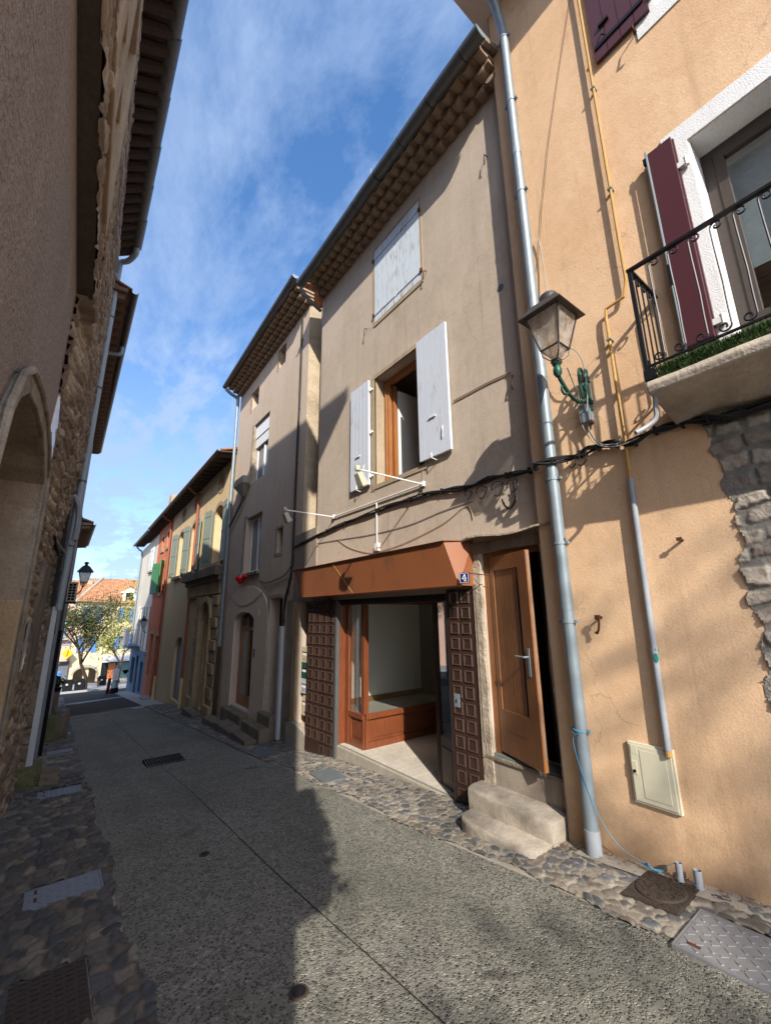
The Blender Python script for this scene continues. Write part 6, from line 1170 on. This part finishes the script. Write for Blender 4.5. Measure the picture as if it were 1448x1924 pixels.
    # raised dark panel in place of an arched recess, and a mirror-like pane
    a = MB(); a.prism(archpoly(6.5, 7.8, -.7, .33, .68), lambda u, v, w: (XL(u) + w, u, v), .0, .062); a.build('arched_panel', 'darkstone', t); MB().hexa([(XL(5.75) + .05, 5.95, -.56), (XL(5.75) + .05, 6.25, -.50), (XL(5.75) + .05, 6.28, -.05), (XL(5.75) + .05, 6.05, -.02)], [(XL(5.75) + .03, 5.95, -.56), (XL(5.75) + .03, 6.25, -.50), (XL(5.75) + .03, 6.28, -.05), (XL(5.75) + .03, 6.05, -.02)]).build('small_glass_sign', 'pane_grey', t)
    MB().hexa([(XL(5.0) + .02, 4.95, 1.75), (XL(5.0) + .03, 5.35, 1.5), (XL(5) + .03, 5.35, 2.0), (XL(5) + .02, 5.12, 2.25)], [(XL(5.0) + .0, 4.95, 1.75), (XL(5.0) + .0, 5.35, 1.5), (XL(5) + .0, 5.35, 2.0), (XL(5) + .0, 5.12, 2.25)]).build('white_plaque', 'enamelwhite', t)
left_a()
# pipes and cables of the left side
LY = lambda px, py, Y: onY(px, py, Y)
pa = thing('left_downpipe', 'blue grey zinc downpipe running down the left masonry from the corner of the gutter', 'downpipe', (-.06, 9.15, zg(9.15)))
x9 = -.015
MB().tube(smoothpath([(.22, 8.7, 7.42), (.22, 8.78, 7.3), (.12, 9.0, 7.24), (.0, 9.12, 7.22), (x9, 9.15, 7.05)], 4) + [Vector((x9 - .02, 9.15, 2.4)), Vector((x9 - .06, 9.15, .1))], .055, 10).build('pipe', plain('blue grey painted pipe', lin(.33, .38, .42), .55, .1, .25), pa, smooth=True)
for z in (5.9, 4.3, 2.4, 1.2): MB().tube([(x9 - (7 - z) * .0045, 9.15, z - .02), (x9 - (7 - z) * .0045, 9.15, z + .02)], .063, 10).build('collar', 'zinc_dark', pa)
du = MB(); du.hexa([(-.19, 9.12, zg(9.2) + .22), (-.075, 9.12, zg(9.2) + .22), (-.075, 9.24, zg(9.2) + .22), (-.19, 9.24, zg(9.2) + .22)], [(-.155, 9.12, .16), (-.085, 9.12, .16), (-.085, 9.24, .16), (-.155, 9.24, .16)]); tag(du.build('cable_duct', 'duct', bevel=.006), 'long pale grey duct cover on the left masonry above the mossy stone', 'duct')
m = MB(); m.tube(smoothpath([LY(94, 764, 5.4), LY(103, 768, 5.5), LY(111, 780, 5.6), LY(112, 800, 5.65)], 4), .03, 9); tag(m.build('pipe_elbow', 'pvc', smooth=True), 'curved grey plastic elbow beside the arch of the left house', 'pipe')
m = MB(); m.tube(smoothpath([LY(128, 932, 9.0), LY(140, 934, 9.1), LY(148, 950, 9.1), LY(147, 980, 9.1), LY(140, 1015, 9.1)], 4), .05, 9); tag(m.build('pipe_elbow', 'pvc', smooth=True), 'thick grey elbow joining the pipes halfway down the left masonry', 'pipe')
strands('black cable bundle hanging from the grey elbow down the left masonry', [LY(111, 797, 5.6), LY(108, 820, 5.6), LY(100, 850, 5.6), LY(94, 870, 5.6), LY(90, 885, 5.6), LY(84, 905, 5.8), LY(80, 935, 6.2), LY(88, 965, 6.6), LY(98, 1000, 7.2), LY(108, 1035, 8), LY(112, 1045, 8.6)], 4, .016, .013)
strands('long black cables following the zinc downpipe on the left masonry', [LY(163, 755, 9), LY(157, 790, 9), LY(148, 840, 9), LY(139, 890, 9), LY(130, 945, 9), LY(122, 1000, 9), LY(113, 1050, 9), LY(105, 1100, 9), LY(98, 1140, 9)], 4, .018, .014, clips=8)
strands('black cable sagging off the downpipe toward the air conditioner', [LY(172, 780, 9.3), LY(176, 790, 9.5), LY(171, 800, 9.4), LY(160, 880, 9.3), LY(149, 940, 9.2), LY(153, 975, 9.4), LY(147, 1005, 9.3), LY(130, 1035, 9.2), LY(119, 1080, 9.2), LY(108, 1130, 9.2), LY(100, 1190, 9.2)], 3, .014, .013)
cable('grey conduit crossing the left masonry on a slant', [LY(78, 950, 6.2), LY(95, 1000, 7.2), LY(122, 1040, 9.0)], .018, 'greycable')

def lhouse(name, label, y0, y1, x0, x1, ze, mat, ov, emat='eaveboard', gx=.06, wmat=None, end_tiles=False):
    t = thing(name, label, 'house', (x0, y0, zg(y0))); fx = lambda y: x0 + (x1 - x0) * (y - y0) / (y1 - y0)
    m = MB(); m.hexa([(-6, y0, zg(y1) - .5), (fx(y0), y0, zg(y1) - .5), (fx(y1), y1, zg(y1) - .5), (-6, y1, zg(y1) - .5)], [(-6, y0, ze), (fx(y0), y0, ze), (fx(y1), y1, ze), (-6, y1, ze)]); m.build('wall', mat, t)
    e = MB(); e.hexa([(fx(y0) - .1, y0, ze - .02), (fx(y0) + ov, y0, ze + .02), (fx(y1) + ov, y1, ze + .02), (fx(y1) - .1, y1, ze - .02)], [(fx(y0) - .1, y0, ze + .1), (fx(y0) + ov, y0, ze + .1), (fx(y1) + ov, y1, ze + .1), (fx(y1) - .1, y1, ze + .1)])
    n = int((y1 - y0) / .35)
    for i in range(n): y = y0 + .1 + i * .35; e.hexa([(fx(y) - .05, y, ze - .15), (fx(y) + ov * .9, y, ze - .1), (fx(y) + ov * .9, y + .11, ze - .1), (fx(y) - .05, y + .11, ze - .15)], [(fx(y) - .05, y, ze), (fx(y) + ov * .9, y, ze + .01), (fx(y) + ov * .9, y + .11, ze + .01), (fx(y) - .05, y + .11, ze)])
    e.build('eave', emat, t); roof(t, (x0 + x1) / 2 + ov, y0, y1, ze + .12, ze + .12, 1)
    if gx: g = MB(); g.half(y0, y1, (x0 + x1) / 2 + ov + gx, ze + .1, .07); g.build('gutter', 'zinc_dark', t, smooth=True)
    return t, fx
lb, fb = lhouse('grey_brown_house', 'grey brown masonry house behind the downpipe on the left, with a bracketed eave', 9.02, 20.0, -.16, -.02, 6.5, 'rubble_far', .36, plain('brown eave brackets', lin(.17, .11, .08), .8), .05)
MB().tube(smoothpath([(.30, 11.2, 6.5), (.28, 11.2, 6.3), (.1, 11.2, 6.25), (-.05, 11.2, 6.2)], 4), .05, 8).build('outlet_pipe', 'zinc', lb, smooth=True)
for y0_, y1_, z0_, z1_ in ((12.2, 13.2, 3.4, 4.9), (12.2, 13.2, .6, 2.3), (16.5, 17.5, 3.2, 4.7)):
    MB().box(fb(y0_) - .02, fb(y0_) + .015, y0_, y1_, z0_, z1_).build('window', 'pane_dark', lb); MB().box(fb(y0_) - .02, fb(y0_) + .03, y1_, y1_ + .15, z0_ - .1, z1_ + .1).build('window_surround', 'cutstone', lb)
for y_, m_ in ((10.6, 'zinc'), (18.5, 'pvc'), (13.9, 'castiron')): MB().tube([(fb(y_) + .06, y_, 6.4), (fb(y_) + .06, y_, zg(y_))], .045, 8).build('downpipe', m_, lb, smooth=True)
MB().box(-.1, .03, 11.6, 12.4, -2.9, -.3).build('door', 'dark', lb)
lc, fc = lhouse('low_left_house', 'lower shaded house at the far end of the left side with a projecting tiled corner', 20.0, 26.5, .06, .14, 3.5, 'rubble_far', .40, 'genoise', .03)
def ac():
    Y = 15; a, b = onY(127, 1093, Y), onY(145, 1131, Y); t = thing('air_conditioner', 'beige air conditioner unit with square grille high on the left wall', 'air conditioner', (0, Y, .4))
    MB().box(-.0, .235, Y, Y + .8, .40, .95).build('case', 'acbeige', t, bevel=.01); g = MB()
    for i in range(2):
        for j in range(6): g.box(.035 + i * .085, .105 + i * .085, Y - .006, Y + .001, .44 + j * .08, .50 + j * .08)
    g.build('grille_opening', 'dark', t); MB().box(-.1, .25, Y + .05, Y + .1, .34, .40).build('bracket', 'iron', t); m = MB(); m.tube([(-.08, Y + .02, .1), (-.03, Y - .02, .45), (.0, Y, .6)], .02, 6); m.tube([(-.06, Y, .1), (-.04, Y, .9)], .025, 6); m.build('refrigerant_pipe', 'black', t)
ac()
wall_lamp('street_lamp', 'black lantern with ball finial reaching out from the left wall above the air conditioner', .3, 16, onY(156, 1103, 16), 1.0, -.02)
def boulder(label, x, y, sx, sy, sz, mat, seed, cat='stone', name='stone_block'):
    r = random.Random(seed); bm = bmesh.new(); bmesh.ops.create_cube(bm, size=1); bmesh.ops.subdivide_edges(bm, edges=bm.edges[:], cuts=3, use_grid_fill=True)
    for v in bm.verts: v.co = Vector((v.co.x * sx * (1 + r.uniform(-.06, .06)), v.co.y * sy * (1 + r.uniform(-.06, .06)), (v.co.z + .5) * sz * (1 + r.uniform(-.05, .05)))) + Vector((x, y, zg(y) - .05))
    mb = MB(); mb.v = [v.co.copy() for v in bm.verts]; bm.verts.index_update(); mb.f = [tuple(v.index for v in f.verts) for f in bm.faces]; bm.free()
    o = mb.build(name, mat, bevel=.012); return tag(o, label, cat)
boulder('mossy green corner stone under the pale duct at the foot of the left wall', -.10, 9.15, .30, .62, .32, 'mossy', 1)
boulder('flat brown stone beside the mossy one on the left pavement', .16, 9.0, .25, .5, .22, 'stone_block', 2)
boulder('squat mossy stone against the left wall in the middle distance', .10, 13.6, .22, .6, .62, 'mossy', 3)
boulder('larger grey stone block standing out from the left wall in the middle distance', .33, 13.8, .26, .7, .66, 'stone_block', 4)
boulder('dark stone post further along the left wall', .12, 16.5, .2, .3, 1.0, 'darkstone', 6)
def planter():
    Y = 17.5; t = thing('planter', 'black hanging pot with green plants near the far end of the left wall', 'planter', (.1, Y, -2.3)); MB().lathe([(.10, -2.6), (.15, -2.2), (.16, -2.18)], (.12, Y, 0), 12).build('pot', 'plastic_dark', t)
    m = MB()
    for k in range(160):
        c = Vector((.13 + random.gauss(0, .1), Y + random.gauss(0, .12), -2.1 + abs(random.gauss(0, .1)))); a, b = [Vector((random.uniform(-1, 1), random.uniform(-1, 1), random.uniform(-.5, 1))).normalized() * .05 for _ in '12']; m.add([c - a, c + b, c + a], [(0, 1, 2)])
    m.build('foliage', 'turf', t)
planter()
MBp = MB().tube([(.16, 18.2, zg(18.2)), (.16, 18.2, zg(18.2) + 1.4)], .06, 8); tag(MBp.build('bollard', 'iron'), 'dark post at the far left pavement below the hanging pot', 'bollard')
m = MB().tube([(.02, 14.6, zg(14.6)), (.02, 14.6, -1.2)], .06, 8); tag(m.build('drain_pipe', 'pvc', smooth=True), 'short pale grey drain pipe rising behind the middle-distance stones', 'pipe')

# ================================================================== FAR SQUARE
def far():
    Y = 56.; zb = -7.4
    pk = thing('pink_house', 'pale pink house ending the street, with a balcony and dark grey shop front', 'house', (-1, Y, zb))
    m = wallmb(0, [(-6, zb), (1.25, zb), (1.05, 1.75), (-6, 1.75)], [], .3, Xf=lambda u, v: 0); m.v = [Vector((v.y, Y + v.x, v.z)) for v in m.v]; m.box(-6, 1.0, Y + .3, Y + 8, zb, 1.7); m.build('wall', 'peach', pk)
    r = MB(); r.hexa([(-6, Y - .4, 1.65), (1.2, Y - .4, 1.65), (3.6, Y + 6, 3.95), (-6, Y + 6, 3.95)], [(-6, Y - .4, 1.8), (1.2, Y - .4, 1.8), (3.6, Y + 6, 4.1), (-6, Y + 6, 4.1)])
    for i in range(22): x = -4 + i * .24; r.tube([(x, Y - .42, 1.8), (x + .4, Y + 6, 4.1)], .08, 6)
    r.build('roof', 'tile_far', pk); MB().box(-6, 1.2, Y - .5, Y - .38, 1.62, 1.78).build('gutter', 'zinc', pk); MB().box(1.15, 1.6, Y - .2, Y + .2, 2.2, 3.3) 
    c = onY(168, 1095, Y + 5); MB().box(c.x - .3, c.x + .3, Y + 4.6, Y + 5.4, 3.2, c.z + .2).build('chimney', 'cutstone', pk)
    MB().box(-2, 1.1, Y - .35, Y, -7.2, -4.55).build('shop_front', 'grey_shop', pk); MB().box(-2, 1.15, Y - .6, Y, -4.75, -4.5).build('shop_sign_board', 'iron', pk); MB().box(-1, .35, Y - .62, Y - .58, -4.72, -4.58).build('shop_lettering', 'zinc', pk); MB().box(-.6, .6, Y - .38, Y - .33, -6.3, -5.4).build('poster', 'bluepaint', pk)
    b = MB(); b.box(-.8, .72, Y - .8, Y, -2.35, -2.2).build('balcony', 'concrete', pk); q = MB(); q.box(-.8, .7, Y - .8, Y - .77, -1.4, -1.36)
    for i in range(16): q.box(-.78 + i * .098, -.76 + i * .098, Y - .79, Y - .77, -2.2, -1.4)
    q.build('railing', 'iron', pk); MB().box(.05, .5, Y - .05, Y + .05, -2.2, -.6).build('balcony_door', 'skyblue', pk); MB().box(-.2, .03, Y - .06, Y + .05, -2.2, -.4).build('door_frame', 'pvcwhite', pk); MB().box(.95, 1.05, Y - .12, Y - .02, -6.9, 1.6).build('downpipe', 'zinc', pk); MB().box(.3, .95, Y - .1, Y - .05, -2.9, -2.65).build('street_name_plate', 'boxgrey', pk)
    Yl = 55.0; c = onY(126.5, 1228, Yl); s = thing('yellow_diamond_sign', 'yellow diamond shop sign with an orange mark, projecting from the pink house', 'sign', (c.x, Yl, c.z))
    MB().prism([(0, -.55), (.48, 0), (0, .55), (-.48, 0)], lambda u, v, w: (c.x + u, w, c.z + v), Yl, Yl + .12).build('panel', 'signyellow', s); MB().prism([(-.08, -.3), (.05, -.28), (.12, .3), (0, .3)], lambda u, v, w: (c.x + u, w, c.z + v), Yl - .02, Yl).build('mark', 'signred', s); MB().tube([(c.x, Yl + .1, c.z), (c.x, Y, c.z)], .04, 5).build('bracket', 'iron', s)
    yh = thing('yellow_house', 'pale yellow house at the end of the street with bright blue shutters over an arcade', 'house', (3, Y, zb))
    A = archpoly(1.62, 3.62, zb, -5.9, -5.25)
    m = wallmb(0, [(1.25, zb), (9.5, zb), (9.5, 1.3), (1.05, 1.6)], [A, rect(2.05, 2.95, -.7, .95), rect(2.0, 2.9, -3.7, -2.2), rect(5.2, 6.1, -3.6, -2.2), rect(4.0, 7.4, zb, -4.7), rect(5.3, 6.1, -.6, .8)], .4, Xf=lambda u, v: 0); m.v = [Vector((v.y, Y + v.x, v.z)) for v in m.v]; m.box(1.1, 9.5, Y + 4, Y + 8, zb, 1.3); m.build('wall', 'lemon', yh)
    MB().box(1.3, 3.9, Y + 2.5, Y + 2.7, zb, -5).build('arcade_back_wall', 'lemon', yh); MB().box(2.5, 2.95, Y + .42, Y + .9, zb, -5.1).build('arcade_pillar', 'lemon', yh)
    s = MB(); o_ = archpoly(1.45, 3.79, zb, -5.9, -5.0)
    for k in range(1, len(A) - 1): s.hexa([(p[0], Y - .06, p[1]) for p in (o_[k], o_[k + 1], A[k + 1], A[k])], [(p[0], Y, p[1]) for p in (o_[k], o_[k + 1], A[k + 1], A[k])])
    s.build('arch_surround', 'concrete', yh)
    for a, b, c_, d in ((2.05, 2.95, -.7, .95), (2.0, 2.9, -3.7, -2.2), (5.2, 6.1, -3.6, -2.2), (5.3, 6.1, -.6, .8)):
        MB().box(a, b, Y + .25, Y + .3, c_, d).build('pane', 'pane_grey', yh)
        for x0, x1 in ((a - .42, a + .08), (b - .08, b + .42)): MB().box(x0, x1, Y - .1, Y - .04, c_, d).build('shutter', 'bluepaint', yh)
        MB().box(a - .1, b + .1, Y - .08, Y, d, d + .18).build('lintel', 'concrete', yh)
    r = MB(); r.hexa([(.9, Y - .5, 1.55), (9.5, Y - .5, 1.15), (9.5, Y + 7, 4.3), (3.3, Y + 7, 4.35)], [(.9, Y - .5, 1.7), (9.5, Y - .5, 1.3), (9.5, Y + 7, 4.45), (3.3, Y + 7, 4.5)])
    for i in range(36): x = 1.1 + i * .235; z0 = 1.7 - (x - .9) * .0465; r.tube([(x, Y - .52, z0), (max(x, x * .75 + 1.1), Y + 7, 4.45)], .075, 6)
    r.build('roof', 'tile_far', yh); MB().hexa([(.85, Y - .55, 1.5), (1.1, Y - .55, 1.5), (3.5, Y + 7, 4.4), (3.25, Y + 7, 4.4)], [(.85, Y - .55, 1.75), (1.1, Y - .55, 1.75), (3.5, Y + 7, 4.65), (3.25, Y + 7, 4.65)]).build('verge', 'concrete', yh)
    d = MB(); x, z = 5.75, 1.55; d.box(x - .6, x - .38, Y - .2, Y + 1.5, z - .2, z + .95); d.box(x + .38, x + .6, Y - .2, Y + 1.5, z - .2, z + .95); d.prism([(x - .75, z + .95), (x + .75, z + .95), (x + .65, z + 1.15), (x, z + 1.5), (x - .65, z + 1.15)], lambda u, v, w: (u, w, v), Y - .25, Y + 2); do = d.build('dormer', 'whitetrim', yh); MB().box(x - .38, x + .38, Y - .05, Y, z, z + .95).build('dormer_window', 'pane_dark', do)
    # awning shop below
    MB().box(4.0, 7.4, Y + .35, Y + .45, zb, -4.7).build('shop_window', 'pane_dark', yh); MB().hexa([(3.9, Y - 1.6, -4.75), (8, Y - 1.6, -4.75), (8, Y, -4.45), (3.9, Y, -4.45)], [(3.9, Y - 1.6, -4.6), (8, Y - 1.6, -4.6), (8, Y, -4.2), (3.9, Y, -4.2)]).build('awning', 'boxgrey', yh)
    MB().box(4.6, 5.25, Y - .3, Y - .2, -6.6, -5.0).build('orange_banner', 'orange_panel', yh); MB().box(5.4, 7.4, Y - .2, Y - .1, -6.6, -5.0).build('teal_blind', 'teal_curtain', yh); MB().box(4.0, 7.8, Y - .4, Y - .2, -7.1, -6.6).build('shop_base', 'lemon', yh)
    MB().box(3.9, 8, Y - .15, Y, -1.5, -1.25).build('string_course', 'concrete', yh)
    a = MB(); c = onY(206, 1096, Y + 6.5); a.tube([c + Vector((0, 0, -.6)), c + Vector((.05, 0, 1.3))], .03, 5)
    for dz, L in ((1.15, .3), (.85, .8), (.5, .5), (.15, .6)): a.tube([c + Vector((-L, 0, dz)), c + Vector((L, 0, dz + .03))], .022, 4)
    tag(a.build('roof_aerial', 'zinc'), 'television aerial standing on the ridge of the far yellow house', 'aerial')
far()
def tree(name, label, x, y, zb, H, crown, leafmat, nb, nleaf, seed, spread, size=.1, lean=.0, r0=.14):
    r = random.Random(seed); t = thing(name, label, 'tree', (x, y, zb)); tr = MB(); tips = []
    def branch(p, d, L, rad, depth):
        pts = [p]; q = p.copy(); dd = d.copy()
        for k in range(4): dd = (dd + Vector((r.gauss(0, .12), r.gauss(0, .12), r.gauss(.03, .08)))).normalized(); q = q + dd * L / 4; pts.append(q.copy())
        tr.tube(pts, [rad * (1 - .16 * k) for k in range(5)], 6 if depth < 2 else 4)
        if depth >= 1: tips.extend(pts[2:])
        if depth < 3:
            for k in range(nb if depth else nb + 2):
                i = r.randint(2, 4) if depth else r.randint(2, 4); a = r.uniform(0, 6.283); nd = (dd * .55 + Vector((math.cos(a), math.sin(a), r.uniform(.05, .7))) * spread).normalized(); branch(pts[i], nd, L * r.uniform(.5, .78), rad * .5, depth + 1)
    branch(Vector((x, y, zb)), Vector((lean, 0, 1)).normalized(), H * .52, r0, 0); tr.build('trunk', 'bark', t)
    lf = MB()
    for k in range(nleaf):
        c = r.choice(tips) + Vector((r.gauss(0, 1), r.gauss(0, 1), r.gauss(0, 1))) * crown; s = size * r.uniform(.6, 1.4)
        a = Vector((r.uniform(-1, 1), r.uniform(-1, 1), r.uniform(-1, 1))).normalized(); b = a.orthogonal().normalized(); lf.add([c - a * s, c + b * s * .5, c + a * s, c - b * s * .5], [(0, 1, 2, 3)])
    lf.build('crown', leafmat, t); return t
tr = tree('plaza_tree', 'slender tree with new olive green leaves at the end of the street', 2.15, 42, -5.8, 8.8, .34, 'leaf', 4, 8500, 5, .62, .08, .05, .16)
tree('plaza_tree', 'lighter yellow green tree further right behind the slender one', 5.2, 50, -6.9, 8.6, .5, 'leaf2', 4, 4800, 9, .7, .12, .0, .13)
for k, (x, l) in enumerate(((.98, 'left one of the two dark bins on the far square'), (1.75, 'right one of the two dark bins on the far square'), (3.55, 'dark bin to the right of the far tree beside the shop'))):
    Yb = 42 if k < 2 else 47; z = zg(Yb) + .12; m = MB(); m.prism([(x - .31, z), (x + .31, z), (x + .34, z + .65), (x + .26, z + .86), (x - .26, z + .86), (x - .34, z + .65)], lambda u, v, w: (u, w, v), Yb - .3, Yb + .3); o = thing('litter_bin', l, 'bin', (x, Yb, z), 'bins on the far square'); m.build('body', 'plastic_dark', o, bevel=.04); MB().box(x - .12, x + .02, Yb - .31, Yb - .29, z + .5, z + .62).build('sticker', 'meter', o)
for x, l in ((2.6, 'low dark bench behind the foot of the far tree'), (.45, 'low dark bench at the far left of the square')):
    o = thing('bench', l, 'bench', (x, 44, zg(44) + .14)); z = zg(44) + .14; MB().box(x - .6, x + .6, 43.8, 44.2, z + .42, z + .48).build('seat', 'castiron', o)
    for s in (-.5, .5): MB().box(x + s - .04, x + s + .04, 43.85, 44.15, z, z + .42).build('leg', 'castiron', o)
def totem():
    Yt = 30.5; c = G0(213, 1307, Yt); o = thing('white_display_post', 'slim white and turquoise display post on the road edge by the blue shop front', 'display stand', (c.x, Yt, zg(Yt)))
    z = zg(Yt); m = MB(); m.lathe([(.20, 0), (.22, .06), (.2, .3)], (c.x, Yt, z), 12); m.build('base', 'plastic_dark', o); m = MB(); m.lathe([(.17, .3), (.19, .5), (.13, .62), (.15, .85), (.11, 1.1), (.13, 1.3), (.05, 1.4), (.04, 1.55)], (c.x, Yt, z), 12); m.build('body', 'turq', o, smooth=True); MB().box(c.x - .18, c.x + .12, Yt - .18, Yt - .12, z + .72, z + 1.35).build('white_panel', 'pvcwhite', o)
    b = thing('menu_board', 'dark red standing board leaning beside the white display post', 'board', (c.x - .28, Yt, z)); MB().hexa([(c.x - .42, Yt - .1, z), (c.x - .24, Yt + .1, z), (c.x - .24, Yt + .14, z), (c.x - .42, Yt - .06, z)], [(c.x - .36, Yt - .1, z + .85), (c.x - .18, Yt + .1, z + .85), (c.x - .18, Yt + .14, z + .85), (c.x - .36, Yt - .06, z + .85)]).build('panel', 'brownboard', b); MB().box(c.x - .36, c.x - .34, Yt + .2, Yt + .22, z, z + .8).build('prop', 'brownboard', b)
def G0(px, py, Y): return onY(px, py, Y)
totem()
def bush():
    Y = 31.2; c = onY(236, 1262, 30.6); t = thing('hanging_pot', 'black hanging flower pot on the far corner of the slate blue shop', 'planter', (c.x, 30.6, c.z)); MB().lathe([(.06, -.12), (.17, .05), (.17, .08)], c, 10).build('pot', 'plastic_dark', t); MB().tube([c + Vector((0, 0, .1)), c + Vector((.4, 0, .25))], .012, 4).build('bracket', 'iron', t)
bush()

# ================================================================== behind the camera: what shades the street
def corner_creeper():
    t = thing('creeper', 'leafy creeper on the street corner behind the camera', 'plant', (-.45, -1.2, zg(-1.2))); r = random.Random(3); m = MB(); m.tube([(-.55, -1.12, -1.7), (-.6, -1.13, 0), (-.62, -1.14, 2.2)], .02, 6); m.build('stem', 'bark', t); lf = MB()
    for k in range(2600):
        z = r.uniform(1.1, 2.5); w = .46 * math.sin(math.pi * min(1, max(0, (z - 1.0) / 1.6))) ** .6; c = Vector((-.45 + r.uniform(-.2, .16), -1.12 - abs(r.gauss(0, .45)) * w, z)); s = .05
        if r.random() < .35 and z > 1.9: continue
        a = Vector((r.uniform(-1, 1), r.uniform(-1, 1), r.uniform(-1, 1))).normalized() * s; b = a.orthogonal().normalized() * s * .7; lf.add([c - a, c + b, c + a, c - b], [(0, 1, 2, 3)])
    lf.build('foliage', 'leaf', t)
corner_creeper()
tree('plane_tree', 'tall budding plane tree on the square behind the camera', -4.6, -15.5, -1.2, 13.0, .5, 'leaf', 3, 2600, 14, .8, .085, .02, .22)

def litter():
    r = random.Random(12); m = MB()
    def flake(x, y, z, s):
        a = r.uniform(0, 6.28); ux, uy = math.cos(a) * s, math.sin(a) * s; m.add([(x - ux, y - uy, z), (x + uy * .5, y - ux * .5, z + s * .3), (x + ux, y + uy, z + s * .5), (x - uy * .5, y + ux * .5, z + .001)], [(0, 1, 2, 3)])
    for k in range(520): y = r.uniform(-.4, 2.2); x = 3.66 - abs(r.gauss(0, .045)); flake(x, y, zg(y) + .024, r.uniform(.003, .011))
    for k in range(160): y = r.uniform(3.75, 6.4); x = 3.77 - abs(r.gauss(0, .05)); flake(x, y, zg(y) + .02, r.uniform(.003, .010))
    for k in range(120): y = r.uniform(2.2, 2.5); x = 3.60 - abs(r.gauss(0, .09)); flake(x, y, zg(y) + .022, r.uniform(.003, .012))
    for k in range(260): y = r.uniform(.8, 9); x = 3.0 + r.gauss(0, .05); flake(x, y, zg(y) + .016, r.uniform(.003, .008))
    for k in range(300): y = r.uniform(2.5, 10); x = .6 + r.gauss(0, .04); flake(x, y, zg(y) + .016, r.uniform(.003, .009))
    o = m.build('leaf_litter', plain('dry brown leaf litter', lin(.20, .10, .05), .9, 0, .7, 0, 40)); tag(o, 'dry brown leaf bits and grit gathered along the wall foot and paving edges', 'litter', None, 'stuff')
litter()
